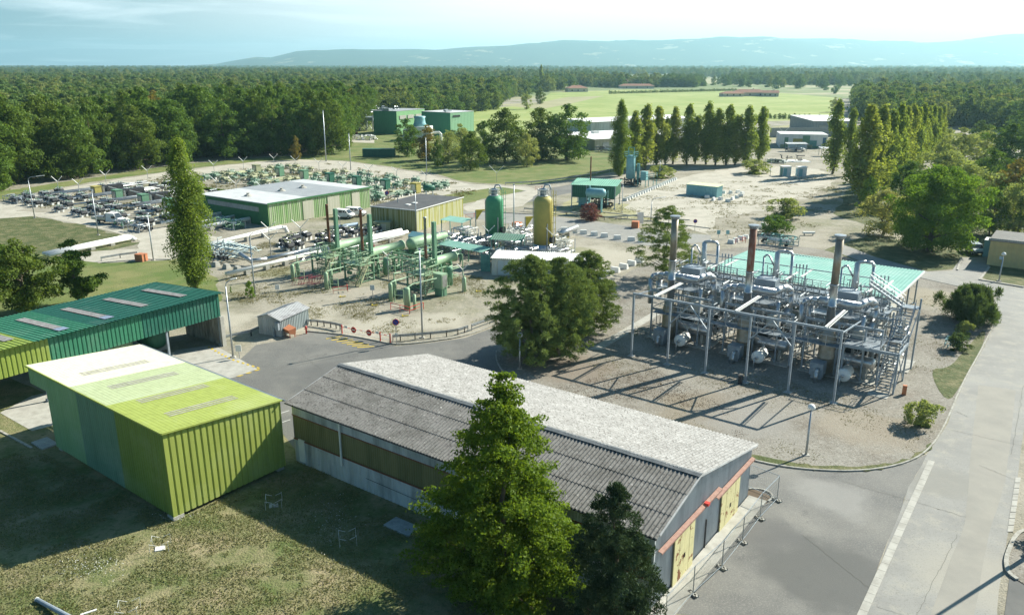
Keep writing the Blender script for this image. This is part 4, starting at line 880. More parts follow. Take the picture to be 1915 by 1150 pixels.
# ---------- silver gas plant: three identical units
def gas_unit(i, loc, label):
    rs = random.Random(40); t = thing('gas_compression_unit', label, 'gas unit', loc, SITE, 'silver gas units in a row')
    hot = M_lagb if i != 1 else M_rusty
    s = MB().lathe([(.30, 4.6), (.42, 9.6), (.42, 9.62)], n=14); 
    MB().lathe([(.78, .5), (.78, 1.9), (.82, 1.95), (.82, 2.05), (.78, 2.1), (.78, 3.9), (.42, 5.2)], n=18).build('stack_base', M_lagb, t, True)
    MB().lathe([(.42, 5.2), (.38, 7.2), (.42, 7.22), (.42, 7.34), (.38, 7.36), (.38, 9.4), (.41, 9.42), (.41, 9.52)], n=16).build('stack_lower', M_lag, t, True)
    up = MB().lathe([(.37, 9.5), (.37, 14.1)], n=16).build('stack_upper', hot, t, True)
    MB().lathe([(.40, 14.05), (.56, 14.3), (.56, 14.4), (.34, 14.42)], n=16).build('cap', M_galv, up)
    # exhaust duct
    b = MB().lathe([(.44, 1.5), (.44, 5.6)], (0, 2.4, 7.0), 'X', 14); b.lathe([(.50, 2.1), (.50, 2.5)], (0, 2.4, 7.0), 'X', 14)
    for k in range(6): b.lathe([(.46, 2.7 + k * .5), (.46, 2.76 + k * .5)], (0, 2.4, 7.0), 'X', 14)
    b.build('exhaust_duct', M_lag, t, True).location.x = -3.4
    b = MB(); b.path([(1.5, 2.4, 7.0), (1.0, 2.4, 6.9), (.8, 2.4, 6.4), (.8, 2.4, 4.2)], .34, 12); b.path([(.1, 1.6, 3.6), (.1, 1.6, 6.4), (.3, 1.8, 6.9), (.7, 2.2, 7.0), (1.4, 2.4, 7.0)], .25, 10)
    b.build('left_duct_bend', M_lag, t, True).location.x = -3.4
    b = MB(); b.path([(5.6, 2.4, 7.0), (5.9, 3.0, 7.3), (6.3, 3.8, 7.35), (6.6, 4.3, 7.0), (6.7, 4.5, 6.4), (6.7, 4.5, 5.0), (6.5, 4.0, 4.2)], .38, 12); b.build('right_duct_bend', M_lag, t, True).location.x = -3.6
    # horizontal receiver near the ground, blower and end-on drum
    MB().lathe([(.1, -.35), (.5, -.2), (.6, 0), (.6, 3.6), (.5, 3.8), (.1, 3.95)], (.5, 1.3, 1.75), 'X', 16).build('receiver_vessel', M_lag, t, True)
    b = MB()
    for x in (1.2, 3.6): b.box(x, 1.3, 0, .3, .8, 1.3)
    b.split('saddle', M_conc, t)
    b = MB().box(-.3, -1.3, .5, 1.3, 1.3, 1.3).box(-.3, -1.3, .1, 1.0, 1.0, .42); b.build('blower', M_gpaint, t)
    MB().path([(-.1, -1.95, 1.2), (-.1, -2.5, 1.15), (-.1, -2.6, .1)], .2, 9).build('blower_pipe', M_lag, t, True)
    d = MB().lathe([(.2, -1.25), (.62, -1.2), (.66, -1.1), (.66, -.9), (.58, -.85), (.58, .6)], (2.3, -.9, 1.15), 'Y', 18).build('flanged_drum', M_white, t, True)
    MB().lathe([(.16, -1.45), (.16, -1.2)], (2.3, -.9, 1.15), 'Y', 8).path([(2.1, -2.3, 1.1), (2.05, -2.35, 0)], .07, 6).build('nozzle', M_lag, d, True)
    MB().box(1.2, 3.6, .02, 7.4, 8.0, .14).build('concrete_base', M_conc, t)
    # gas column with loop line
    b = MB().lathe([(.38, 3.8), (.38, 8.2), (.30, 8.5), (.30, 9.9), (.1, 10.1)], (4.2, 7.6, 0), 'Z', 12).build('scrubber_column', M_lag, t, True).location = (-4.2, 1.0, 0)
    b = MB().path([(2.7, 7.6, 4.2), (2.7, 7.6, 9.2), (3.0, 7.6, 9.5), (3.3, 7.6, 9.4), (3.9, 7.6, 8.4)], .11, 8).path([(4.2, 7.6, 10.0), (4.9, 7.7, 10.15), (5.6, 7.8, 10.1), (5.8, 7.8, 9.8), (5.8, 7.8, 4.6)], .17, 9).path([(3.1, 7.5, 6.0), (5.8, 7.5, 6.0)], .1, 7).path([(2.7, 7.2, 7.2), (4.2, 7.4, 7.2)], .1, 7)
    b.build('loop_line', M_lag, t, True).location = (-4.2, 1.0, 0)
    MB().box(.1, 5.6, 6.6, 2.3, 1.6, 1.0).build('intercooler_housing', M_gpaint, t)
    MB().box(2.6, 1.2, 3.7, 1.2, .8, 1.25).build('filter_box', M_conc, t)
    MB().lathe([(.3, 3.4), (.3, 4.9), (.24, 5.0), (.24, 6.2)], (2.6, 2.1, 0), 'Z', 10).build('filter_stack', M_lag, t, True)
    # structure columns and platforms round the unit
    b = MB()
    for x in (-2.3, .9, 3.4, 4.9):
        for y in (.2, 4.4, 8.8): b.bar((x, y, .1), (x, y, 6.4 if y > 4 else 5.7), .16)
    for y in (.2, 4.4, 8.8): b.bar((-2.4, y, 5.6), (5.0, y, 5.6), .14, .22)
    for y in (.2, 8.8): b.bar((-2.4, y, 3.5), (5.0, y, 3.5), .14, .22)
    b.bar((.9, .15, .2), (3.4, .15, 3.4), .08); b.bar((3.4, .12, .2), (.9, .12, 3.4), .08); b.bar((-2.3, .15, 3.6), (.9, .15, 5.6), .08)
    b.build('steel_frame', M_gpaint, t)
    b = MB().box(0, 2.6, 5.72, 4.8, 1.9, .07).box(1.0, 6.4, 5.72, 6.4, 3.0, .07); rail(b, [(-2.4, 1.6, 5.8), (2.4, 1.6, 5.8), (2.4, 3.6, 5.8)]); rail(b, [(-2.4, 1.6, 5.8), (-2.4, 8.4, 5.8), (4.4, 8.4, 5.8)]); b.build('upper_platform', M_grate, t)
    b = MB(); maze(b, -2.2, 5.6, .3, 8.8, .5, 5.4, 150, .025, .065, rs); b.build('small_bore_pipework', M_galv, t); b = MB(); maze(b, -2, 4.4, 4.5, 8.6, 5.8, 8.0, 34, .03, .06, rs); b.build('upper_pipework', M_galv, t)
    b = MB(); maze(b, 3.4, 6.0, 2.0, 9.0, 1.6, 6.0, 30, .05, .11, rs); maze(b, -2, 2, 5, 9, 2.0, 7.0, 20, .06, .12, rs)
    for k in range(7): b.path([(4.6 + k * .12, 2.2, 2.4 + k * .32), (4.6 + k * .12, 8.4, 2.9 + k * .34)], .045, 5)
    b.build('lagged_pipework', M_lag, t)
    b = MB()
    for k in range(16): valve(b, rs.uniform(-1.6, 5), rs.uniform(.6, 8), rs.choice((.9, 2.6, 4.1, 6.4)), rs.uniform(.14, .24), rs.choice('XY'))
    b.build('valves', M_gpaint, t)['kind'] = 'stuff'
    b = MB().box(1.4, 3.9, .5, 3.6, 1.7, 2.0).box(2.6, 6.6, .4, 2.0, 1.8, 2.3); b.build('engine_block', M_black, t)
    b = MB()
    for k in range(4): b.path([(-.5 + k * .35, 8.6 + .1 * k, 5.8), (-.5 + k * .35, 8.6 + .1 * k, 8.4)], .045, 5).tube((-.5 + k * .35, 8.6 + .1 * k, 8.3), (-.5 + k * .35, 8.6 + .1 * k, 8.7), .08, n=6)
    b.bar((-.9, 9.1, 7.0), (1.3, 9.1, 7.0), .08); b.bar((-.9, 9.1, 5.8), (-.9, 9.1, 7.0), .08); b.bar((1.3, 9.1, 5.8), (1.3, 9.1, 7.0), .08)
    b.build('vent_manifold', M_gpaint, t).location = (2.4, 1.0, 0)
    b = MB().bar((1.35, -.5, 7.2), (1.35, -6.9, 7.2), .20, .1); b.bar((1.62, -.5, 7.2), (1.62, -6.9, 7.2), .06, .08); b.build('cable_tray', M_white, t)
    b = MB()
    for k, y in enumerate((6.2, 8.0)): b.bar((1.9 + k * 1.1, y, 7.6 + k * .1), (1.9 + k * 1.1, y + 4.2, 7.6 + k * .1), .2, .1)
    b.build('walkway_strut', M_white, t)
    return t
for i, (a, lb) in enumerate(((-36.3, 'leftmost silver piped gas unit with brown-topped chimney'), (-27.6, 'middle silver piped gas unit with red rusted chimney top'), (-19.1, 'rightmost silver piped gas unit with brown-topped chimney, beside the steel stairs'))):
    gas_unit(i, AB(a, 79.3), lb)
# access deck over the whole row
t = thing('access_deck', 'steel access deck and railings running behind and between the three silver gas units', 'platform', AB(-37.8, 78.2), SITE)
b = MB().box(10.5, 11.2, 5.75, 21.5, 1.2, .07).box(10.4, .2, 3.55, 20.6, 1.0, .07)
b.build('grating', M_grate, t)
b = rail(MB(), [(0, 10.7, 5.82), (21.2, 10.7, 5.82)]); rail(b, [(0, 11.8, 5.82), (21.2, 11.8, 5.82)]); rail(b, [(0, -.3, 3.62), (20.6, -.3, 3.62)]); b.build('railing', M_galv, t)
b = MB()
for x in (.2, 4.4, 8.7, 13, 17.2, 21.2):
    b.bar((x, 11.2, 0), (x, 11.2, 5.7), .18); b.bar((x, 11.2, 5.7), (x, 11.2, 8.0), .08)
b.bar((0, 11.3, 5.6), (21.3, 11.3, 5.6), .2, .34); b.bar((0, 11.9, 8.0), (21.3, 11.9, 8.0), .1)
b.build('columns', M_gpaint, t)
# front pipe gantry
t = thing('pipe_gantry', 'tall grey steel gantry of six posts standing in front of the silver gas units', 'gantry', AB(-37.3, 72.45), SITE)
for k in range(6):
    x = k * 4.2; MB().bar((x, 0, .15), (x, 0, 6.95), .19).box(x, 0, .1, .38, .38, .05).build('post', M_gpaint, t)
    MB().box(x, 0, 0, .7, .7, .12).build('footing', M_conc, t)
MB().bar((-.1, 0, 7.05), (21.1, 0, 7.05), .18, .2).build('top_beam', M_gpaint, t)
b = MB()
for x in (6.3, 14.7): b.bar((x, 0, 6.9), (x - 2.05, 0, 4.6), .12); b.bar((x, 0, 6.9), (x + 2.05, 0, 4.6), .12)
b.build('diagonal_braces', M_gpaint, t)
b = MB().bar((0, 0, 4.7), (4.2, 0, 4.7), .001) if False else MB()
for x in (0, 21): b.bar((x, 0, 6.9), (x, 7, 6.2), .1)
b.build('tie_bars', M_gpaint, t)
t = thing('equipment_cover', 'small black and green valve pot at the foot of the fourth gantry post', 'valve', AB(-25.0, 71.9), SITE)
MB().box(0, 0, 0, .34, .34, .9).build('pot', M_black, t); MB().box(-.1, -.7, 0, .5, .45, .06).build('lid', mat('bright_green', (.03, .45, .2), .5), t)
# stair tower
t = thing('stair_tower', 'galvanised steel stair tower at the right end of the silver gas units', 'stairs', AB(-17.2, 77.9), SITE)
b = MB()
for x, y, z in ((0, 0, 4.0), (4.9, 0, 4.0), (4.9, 4.2, 4.9), (1.9, 4.4, 4.0), (4.9, 8.2, 7.6), (3.3, 8.2, 6.6), (0, 4.2, 4.0)): b.bar((x, y, 0), (x, y, z), .16)
b.bar((0, 0, 4.0), (4.9, 0, 4.0), .16, .3); b.bar((4.9, 0, 4.0), (4.9, 4.4, 4.0), .16, .3); b.bar((0, 0, 4.0), (0, 4.4, 4.0), .16, .3)
b.bar((4.9, 0, 0), (4.9, 4.2, 4.0), .08); b.bar((4.9, 4.2, .2), (4.9, 0, 4), .08); b.bar((4.9, 4.2, 4.2), (4.9, 8.2, 6.6), .1)
b.build('tower_frame', M_gpaint, t)
b = MB().box(1.5, 2.1, 4.1, 3.3, 4.2, .07).box(4.05, 4.0, 4.1, 1.6, 1.2, .07); b.build('landing', M_grate, t)
b = rail(MB(), [(0, 0, 4.17), (4.9, 0, 4.17), (4.9, 3.4, 4.17)]); rail(b, [(0, 0, 4.17), (0, 4.2, 4.17)]); b.build('landing_railing', M_galv, t)
flight(t, (4.0, -.3, .15), (4.0, 3.5, 4.1), 1.2, 'x', 17, M_galv)
flight(t, (4.0, 4.4, 4.1), (4.0, 7.4, 6.6), 1.2, 'x', 11, M_galv)
MB().box(4.05, 8.0, 6.6, 1.6, 1.3, .07).build('landing', M_grate, t)
flight(t, (3.4, 8.0, 6.6), (.0, 8.0, 8.5), 1.0, 'y', 10, M_galv)
MB().box(3.8, -.8, 0, 1.8, 1.6, .12).build('footing', M_conc, t)
# teal roof over the compressors
t = thing('plant_roof', 'broad pale teal corrugated canopy roof behind the three silver gas units', 'canopy', AB(-39.2, 95.2), SITE)
b = MB().ribs((0, 0, 4.75), (22.9, 0, 4.75), (22.9, 17.6, 4.35), (0, 17.6, 4.35), .42, .06); b.build('roof_sheet', M_teal_roof, t)
b = MB()
for x in (.6, 7.8, 15, 22.4):
    b.bar((x, .2, 4.55), (x, 17.2, 4.15), .16, .26)
for y in (.4, 8.8, 16.9): b.bar((.1, y, 4.45), (22.8, y, 4.45 - y * .018), .12, .18)
b.build('rafters', M_gpaint, t)
for x in (.6, 7.8, 15, 22.4):
    for y in (.4, 5.9, 11.4, 16.9): MB().bar((x, y, .1), (x, y, 4.2), .18).box(x, y, 0, .5, .5, .12).build('column', M_gpaint, t)
b = MB().bar((22.95, 0, 4.6), (22.95, 17.6, 4.25), .1, .25).build('edge_trim', M_white, t)
MB().box(11, 9, 0, 21, 15, .1).build('floor_slab', M_conc, t)
for k, (x, y) in enumerate(((4, 9), (11.5, 9), (19, 9))):
    q = thing('compressor_set', ['compressor set under the left part of the teal roof', 'compressor set under the middle of the teal roof', 'compressor set under the right part of the teal roof'][k], 'compressor', AB(-39.2 + x, 95.2 + y), SITE)
    MB().box(0, 0, .1, 3.4, 6, .5).build('skid', M_gpaint, q); MB().box(0, -.8, .6, 1.7, 2.8, 1.5).build('engine', M_gpaint, q)
    b = MB().lathe([(.1, -.1), (.45, 0), (.45, 2.6), (.1, 2.7)], (-1.3, 1.6, 1.3), 'X', 12).lathe([(.1, -.1), (.4, 0), (.4, 2.6), (.1, 2.7)], (-1.3, 1.6, 2.3), 'X', 12); b.build('bottles', M_lag, q, True)
    rs = random.Random(k); b = MB(); maze(b, -1.6, 1.6, -2.8, 2.8, .6, 3.2, 22, .04, .09, rs); b.build('pipework', M_galv, q)
q = thing('concrete_slab', 'pale concrete slabs on the ground behind the foot of the steel stairs', 'slab', AB(-15.5, 85), SITE)
b = MB()
for k in range(4): b.box(0, k * 1.05, .0, 6.4, 1.0, .16 + .004 * (k % 2))
b.build('slabs', M_conc, q)
# ---------- green line-heater plant
def heater(loc, label, short=False, rust=True, seed=1, pots=True, big=1.0):
    rs = random.Random(seed); t = thing('gas_heater', label, 'gas heater', loc, SITE, 'green gas heaters')
    L = 5.2 if short else 7.4; zc = 3.6; r = .6 * big
    MB().lathe([(.2, -.1), (r + .12, 0), (r + .12, .16), (r, .2), (r, L), (r + .12, L + .04), (r + .12, L + .2), (r * .8, L + .45), (.15, L + .6)], (0, .6, zc), 'Y', 18).build('vessel', M_gsk, t, True)
    s = MB().lathe([(.21, zc + .2), (.21, zc + 2.6)], (-.05, .1, 0), 'Z', 12).build('stack', M_rust, t, True)
    MB().lathe([(.205, zc + 2.55), (.19, 10.0), (.24, 10.02), (.24, 10.15)], (-.05, .1, 0), 'Z', 12).build('stack_upper', M_rust if rust else M_galv, s, True)
    b = MB().box(.95, .8, 3.6, .5, .5, 5.9); b.build('rectangular_column', M_gsk2, t)
    b = MB().bar((.58, .8, 3.8), (.58, .8, 9.5), .05).bar((.58, 1.2, 3.8), (.58, 1.2, 9.5), .05)
    for k in range(18): b.bar((.58, .8, 4 + k * .31), (.58, 1.2, 4 + k * .31), .035)
    b.build('ladder', M_gsk, t)
    b = MB()
    for x in (-1.5, 1.7):
        for y in (-2.2, .4): b.bar((x, y, 0), (x, y, 2.5), .2)
    for y in (2.4, L - .6): b.bar((-.6, y, 0), (-.6, y, 3.2), .26); b.bar((.6, y, 0), (.6, y, 3.2), .26); b.bar((-.8, y, 2.9), (.8, y, 2.9), .2)
    b.bar((-1.5, -2.2, .15), (-1.5, .4, .15), .1); b.bar((1.7, -2.2, .15), (1.7, .4, .15), .1); b.bar((-1.5, -2.2, .15), (1.7, -2.2, .15), .1)
    b.split('support_frame', M_gsk2, t)
    b = MB().box(.1, -.9, 2.55, 3.6, 2.9, .09); b.build('platform', M_gsk, t)
    b = rail(MB(), [(1.85, .5, 2.64), (1.85, -2.3, 2.64), (-1.7, -2.3, 2.64), (-1.7, .5, 2.64)], r=.035); b.build('railing', M_gsk, t)
    flight(t, (2.6, -3.7, 0), (2.0, -1.3, 2.6), .8, 'x', 10, M_lime)
    b = MB(); maze(b, -1.6, 1.8, -2.2, .4, .4, 4.4, 40, .03, .08, rs); maze(b, -1.6, 2.4, 1, L - .4, .3, 3.2, 55, .03, .09, rs); b.build('pipework', M_gsk, t)
    b = MB()
    for k in range(9): valve(b, rs.uniform(-1.3, 1.4), rs.uniform(-2, L - 1), rs.choice((.5, 1.2, 2.1)), rs.uniform(.2, .32), rs.choice('XY'))
    b.build('valves', M_gsk2, t)['kind'] = 'stuff'
    MB().lathe([(.45, .3), (.45, 2.7), (.3, 2.85)], (1.7, 3.0, 0), 'Z', 12).build('separator_pot', M_gsk2, t, True)
    if pots:
        b = MB()
        for x, y in ((-.7, -5.6), (.25, -7.3)): b.lathe([(.29, 0), (.29, 2.3), (.22, 2.45), (.1, 2.5)], (x, y, 0), 'Z', 12)
        b.split('filter_pot', M_gsk, t, True)
        b = MB().path([(-.7, -5.6, 2.4), (-.7, -5.6, 3.3), (-.7, -2.0, 3.0)], .09, 6).path([(.25, -7.3, 2.5), (.25, -7.0, 2.6), (.25, -2.2, 2.6)], .09, 6)
        b.bar((.9, -7.2, 0), (.9, -7.2, 1.7), .09).bar((1.9, -6.6, 0), (1.9, -6.6, 1.7), .09).bar((.9, -7.2, 1.7), (1.9, -6.6, 1.7), .09).bar((.9, -7.2, .9), (1.9, -6.6, .9), .07); b.build('feed_line', M_gsk, t)
    return t
heater(AB(-92.0, 78.6), 'left pale green gas heater with tall rusted chimney, nearest the white pipelines', seed=1)
heater(AB(-84.6, 78.4), 'middle pale green gas heater with rusted chimney and zigzag ladder in front', seed=2, big=1.05)
heater(AB(-73.3, 79.6), 'right pale green gas heater with chimney silver above and rust below', short=True, rust=False, seed=3, big=1.1)
t = thing('gas_vessel', 'large pale green horizontal vessel behind the middle heater', 'vessel', AB(-84.6, 88.2), SITE)
MB().lathe([(.2, -.2), (.8, .1), (.95, .5), (.95, 4.4), (.85, 4.8), (.55, 5.0), (.55, 8.6), (.3, 8.9)], (0, 0, 3.4), 'Y', 18).build('shell', M_gsk, t, True)
b = MB()
for y in (1, 4, 7.4): b.bar((-.7, y, 0), (-.7, y, 3), .25); b.bar((.7, y, 0), (.7, y, 3), .25)
b.build('legs', M_gsk2, t); b = rail(MB(), [(1.6, 0, 2.6), (1.6, 8, 2.6)], r=.035); b.box(1.4, 4, 2.5, .7, 8, .08); b.build('side_walkway', M_gsk, t)
b = MB(); rs = random.Random(9); maze(b, -1.5, 6.5, -2, 8, .3, 2.4, 46, .06, .14, rs); b.build('pipework', M_gsk2, t)
t = thing('valve_cabinet', 'square green metal cabinet on the right heater frame', 'cabinet', AB(-69.6, 78.4), SITE); MB().box(0, 0, 1.1, 1.5, 1.2, 2.0).build('box', M_gsk, t); MB().box(0, 0, .0, 1.3, 1.0, 1.1).build('stand', M_gsk2, t)
MB().box(.76, 0, 1.3, .03, .9, 1.6).build('door', M_lag, t)
t = thing('pipe_bridge', 'long green pipe bridge joining the middle and right gas heaters', 'pipe rack', AB(-84, 83), SITE)
b = MB()
for y, z in ((0, 2.6), (.5, 2.6), (1.0, 3.0)): b.tube((0, y, z), (11, y, z), .13, n=7)
b.build('pipes', M_gsk, t); b = MB()
for x in (1.5, 5.5, 9.5): b.bar((x, -.2, 0), (x, -.2, 2.6), .16); b.bar((x, 1.3, 0), (x, 1.3, 3), .16); b.bar((x, -.2, 2.4), (x, 1.3, 2.4), .14)
b.build('trestle', M_gsk2, t)
t = thing('riser_pot', 'lone green riser pot with looped pipe at the right of the green heaters', 'riser', P(868, 545), SITE)
MB().lathe([(.3, 0), (.3, 1.9), (.2, 2.0)], n=10).build('pot', M_gsk, t, True); MB().path([(0, 0, 2), (0, 0, 2.2), (-.7, .6, 2.3), (-.7, .6, 5.0), (-2.2, 1.0, 5.2)], .09, 7).build('loop_pipe', M_gsk, t)
t = thing('riser_pot', 'green riser pot inside a low red frame, front left of the right heater', 'riser', P(762, 578), SITE)
MB().lathe([(.42, 0), (.42, 2.7), (.3, 2.85)], n=12).lathe([(.2, 0), (.2, 2.0)], (.9, .4, 0), 'Z', 8).build('pot', M_gsk, t, True)
b = MB(); rail(b, [(-1.6, -1.4, 0), (1.7, -1.4, 0), (1.7, 1.2, 0)], h=.9, r=.03); b.build('guard_frame', M_red, t); MB().path([(0, 0, 2.8), (0, 1.2, 3.1), (.6, 5, 3.1)], .09, 6).build('feed_line', M_gsk, t)
# teal open shelters and the small hut beside them
def canopy(name, label, loc, rz, w_, d, h, roof, leg, ribs_='x', fall=.3, ):
    t = thing(name, label, 'canopy', loc, rz)
    MB().ribs((-w_ / 2, -d / 2, h - fall), (w_ / 2, -d / 2, h - fall), (w_ / 2, d / 2, h), (-w_ / 2, d / 2, h), .4, .05).build('roof_sheet', roof, t)
    for x in (-w_ / 2 + .3, 0, w_ / 2 - .3) if w_ > 6 else (-w_ / 2 + .3, w_ / 2 - .3):
        for y in (-d / 2 + .3, d / 2 - .3): MB().bar((x, y, 0), (x, y, h - fall * (.5 - y / d) - .05), .12).build('leg', leg, t)
    return t
canopy('open_shelter', 'long teal open shelter behind the right green heater', tuple(Vector(P(868, 478, 1.2))) , math.atan2(P(913, 479, 2.8)[1] - P(822, 462, 2.8)[1], P(913, 479, 2.8)[0] - P(822, 462, 2.8)[0]), 9.5, 2.6, 2.9, mat('aged_teal_sheet', (.10, .27, .215), .6, 0, (.15, .33, .27), 1), M_teal)
t = thing('screen_panel', 'ribbed teal screen panel at the right end of the long teal shelter', 'screen', P(899, 507), SITE + .35); MB().ribs((0, 0, 0), (1.5, 0, 0), (1.5, 0, 2.6), (0, 0, 2.6), .25, .05).build('sheet', M_teal, t)
canopy('open_shelter', 'small teal canopy over pipework left of the green tower', P(853, 440), SITE, 5.5, 3, 3.1, M_teal_roof, M_teal)
canopy('open_shelter', 'dark teal tilted canopy between the green and yellow towers', P(950, 478), SITE + .35, 5.6, 2.6, 3.4, M_dkg, M_teal, fall=.6)
t = thing('small_hut', 'pale teal gabled hut behind the right green heater', 'hut', P(785, 468), SITE)
MB().box(0, 0, 0, 3.0, 2.2, 2.5).build('walls', M_cyan, t); b = MB(); b.add([(-1.6, -1.2, 2.5), (1.6, -1.2, 2.5), (1.6, 1.2, 2.5), (-1.6, 1.2, 2.5), (-1.6, 0, 3.1), (1.6, 0, 3.1)], [(0, 1, 5, 4), (3, 4, 5, 2), (0, 4, 3), (1, 2, 5), (3, 2, 1, 0)]); b.build('roof', M_cyan, t)
MB().box(.2, -1.12, .1, .8, .05, 2.0).build('door', M_white, t)
# ---------- towers
def tower(label, px, py, ty, r, body, skirt, seed):
    X, Y = P(px, py); h = HT(px, py, ty); rs = random.Random(seed); t = thing('absorber_tower', label, 'tower', (X, Y, 0), SITE)
    MB().lathe([(r * 1.05, 0), (r * 1.05, skirt)], n=24).build('skirt', M_lag, t, True)
    MB().lathe([(r, skirt), (r, h - 2.4), (r * .93, h - 1.95), (r * .72, h - 1.55), (r * .5, h - 1.4)], n=24).build('shell', body, t, True)
    b = MB().lathe([(r * .55, h - 1.5), (r * .55, h - 1.35)], n=16); rail(b, [(r * .6 * math.cos(a), r * .6 * math.sin(a), h - 1.35) for a in [k * math.pi / 4 for k in range(9)]], h=1.0, r=.035, step=2); b.build('top_platform', M_white, t)
    MB().lathe([(r * .33, h - 1.4), (r * .33, h - .6), (r * .42, h - .55), (r * .42, h - .42), (r * .2, h - .2)], n=12).path([(0, 0, h - .3), (.1, .2, h + .3), (.7, .6, h + .35), (.9, .8, h - .4)], .12, 8).build('manhole_nozzle', M_gpaint, t, True)
    b = MB(); lx = r + .25
    for s in (-.22, .22): b.bar((lx, s, .2), (lx, s, h - .3), .06)
    for k in range(int(h / .33)): b.bar((lx, -.22, .4 + k * .33), (lx, .22, .4 + k * .33), .035)
    for k in range(int(h / 1.1) - 2):
        z = 2.6 + k * 1.1
        for a in range(6): a0 = -1.4 + a * .47; b.bar((lx + .02 + .62 * math.cos(a0), .4 * math.sin(a0), z), (lx + .02 + .62 * math.cos(a0 + .47), .4 * math.sin(a0 + .47), z), .045)
    for a in (-.9, 0, .9): b.bar((lx + .02 + .62 * math.cos(a), .4 * math.sin(a), 2.6), (lx + .02 + .62 * math.cos(a), .4 * math.sin(a), h - .4), .04)
    b.build('caged_ladder', body, t)
    b = MB().tube((-r - .25, -.3, 0), (-r - .25, -.3, h - 2.2), .07, n=7); b.tube((r * .9, -r * .55, 0), (r * .9, -r * .55, h * .5), .1, n=7); b.build('side_pipe', M_galv, t)
    b = MB().lathe([(.5, r), (.5, r + .4), (.62, r + .42), (.62, r + .55)], (0, .0, skirt + .8), 'X', 12); b.build('side_manhole', M_black, t)
    return t
M_gtow = mat('tower_green', (.075, .30, .155), .55, 0, (.06, .25, .13), .9, .4, .7, third=((.12, .36, .2), 2.5, .6, .8))
M_ytow = mat('tower_mustard', (.42, .36, .10), .6, 0, (.34, .31, .09), .9, .4, .7, third=((.20, .13, .07), 1.3, .66, .74))
tower('tall green cylindrical tower with domed top and white top railing', 925, 457, 350, 1.52, M_gtow, 2.0, 1)
tower('tall mustard yellow cylindrical tower with caged ladder on its right', 1015, 480, 350, 1.52, M_ytow, 2.2, 2)
t = thing('absorber_tower', 'tall cyan column on a dark frame, beside the big dark poplar', 'tower', P(1178, 346), SITE)
h = HT(1178, 346, 276)
MB().lathe([(.3, 1.3), (1.15, 1.8), (1.15, h - 2.6), (.8, h - 2.0)], n=18).build('shell', M_cyan, t, True)
b = MB().box(0, 0, 0, 2.4, 2.4, .3)
for x in (-1, 1):
    for y in (-1, 1): b.bar((x, y, 0), (x, y, 1.8), .2)
maze(b, -2.0, 3.2, -2, 2, .2, 1.8, 30, .07, .14, random.Random(4)); b.build('base_frame', M_black, t)
b = MB().box(0, 0, h - 2.3, 2.6, 2.6, .1); rail(b, [(-1.3, -1.3, h - 2.2), (1.3, -1.3, h - 2.2), (1.3, 1.3, h - 2.2), (-1.3, 1.3, h - 2.2), (-1.3, -1.3, h - 2.2)], r=.05)
for x in (-.8, .9): b.bar((x, 0, h - 2.2), (x, 0, h), .12)
b.bar((-.8, 0, h), (.9, 0, h), .14); b.build('top_platform', M_teal, t)
b = MB().lathe([(.4, .2), (.4, h - 4)], (2.1, .3, 0), 'Z', 10); b.path([(1.7, -.7, .3), (1.7, -.7, h - 2)], .09, 6); b.build('side_column', M_teal, t)
MB().box(3.6, .8, 1.5, 1.6, 1.3, 2.2).build('raised_box', M_cyan, t)
b = MB(); rail(b, [(3, -1.5, 1.6), (7.5, -1.5, 2.6)], r=.05); rail(b, [(3, .3, 1.6), (7.5, .3, 2.6)], r=.05)
for x in (3, 5.2, 7.4): b.bar((x, -1.5, 0), (x, -1.5, 2), .14); b.bar((x, .3, 0), (x, .3, 2), .14)
b.build('access_stage', M_teal, t)
# dark green canopy with tank in front
X0, Y0 = P(1068, 388); t = thing('plant_canopy', 'dark green clad canopy with pale green top, beyond the towers', 'canopy', (X0, Y0, 0), math.atan2(*(lambda a, c: (c[1] - a[1], c[0] - a[0]))(P(1068, 388), P(1150, 392))))
wl = (Vector(P(1150, 392)) - Vector(P(1068, 388))).length; hh = 5.0
MB().ribs((0, 0, 2.3), (wl, 0, 2.3), (wl, 0, hh), (0, 0, hh), .45, .06).build('front_cladding', M_dkg, t); MB().ribs((wl, 0, 2.7), (wl, 7, 2.7), (wl, 7, hh - .2), (wl, 0, hh), .45, .05).build('side_cladding', M_gsk2, t)
MB().ribs((-.3, -.3, hh + .02), (wl + .3, -.3, hh + .02), (wl + .3, 7.2, hh + .5), (-.3, 7.2, hh + .5), .5, .06).build('roof_sheet', mat('green_roof_sheet', (.16, .38, .26), .5, 0, (.12, .31, .21), .6), t)
for x in (.1, wl / 2 - 1.5, wl - .1):
    for y in (0, 6.8): MB().bar((x, y, 0), (x, y, hh), .18).box(x, y, 0, .5, .5, .2).build('post', M_gpaint, t)
MB().box(2.2, 3, 0, 2, 2, 2.6).build('inner_cabin', M_cyan, t)
b = MB(); maze(b, 3.5, wl - 1, .5, 6, .3, 2.6, 50, .07, .16, random.Random(6)); b.box(wl / 2, 3, 0, wl * .6, 4, .4); b.build('pipework', M_black, t)
MB().tube((wl * .33, 5, hh), (wl * .33, 5, hh + 5.6), .16, n=8).build('flue', M_rust, t)
t = thing('raised_tank', 'pale cyan horizontal tank on legs in front of the dark green canopy', 'tank', P(1113, 398), math.atan2(P(1150, 398)[1] - P(1090, 395)[1], P(1150, 398)[0] - P(1090, 395)[0]))
MB().lathe([(.1, -2.2), (.75, -2.0), (1.0, -1.5), (1.0, 1.5), (.75, 2.0), (.1, 2.2)], (0, 0, 4.2), 'X', 18).build('shell', M_cyan, t, True); b = MB()
for x in (-1.3, 1.3): b.bar((x, -.6, 0), (x, -.6, 3.6), .2); b.bar((x, .6, 0), (x, .6, 3.6), .2)
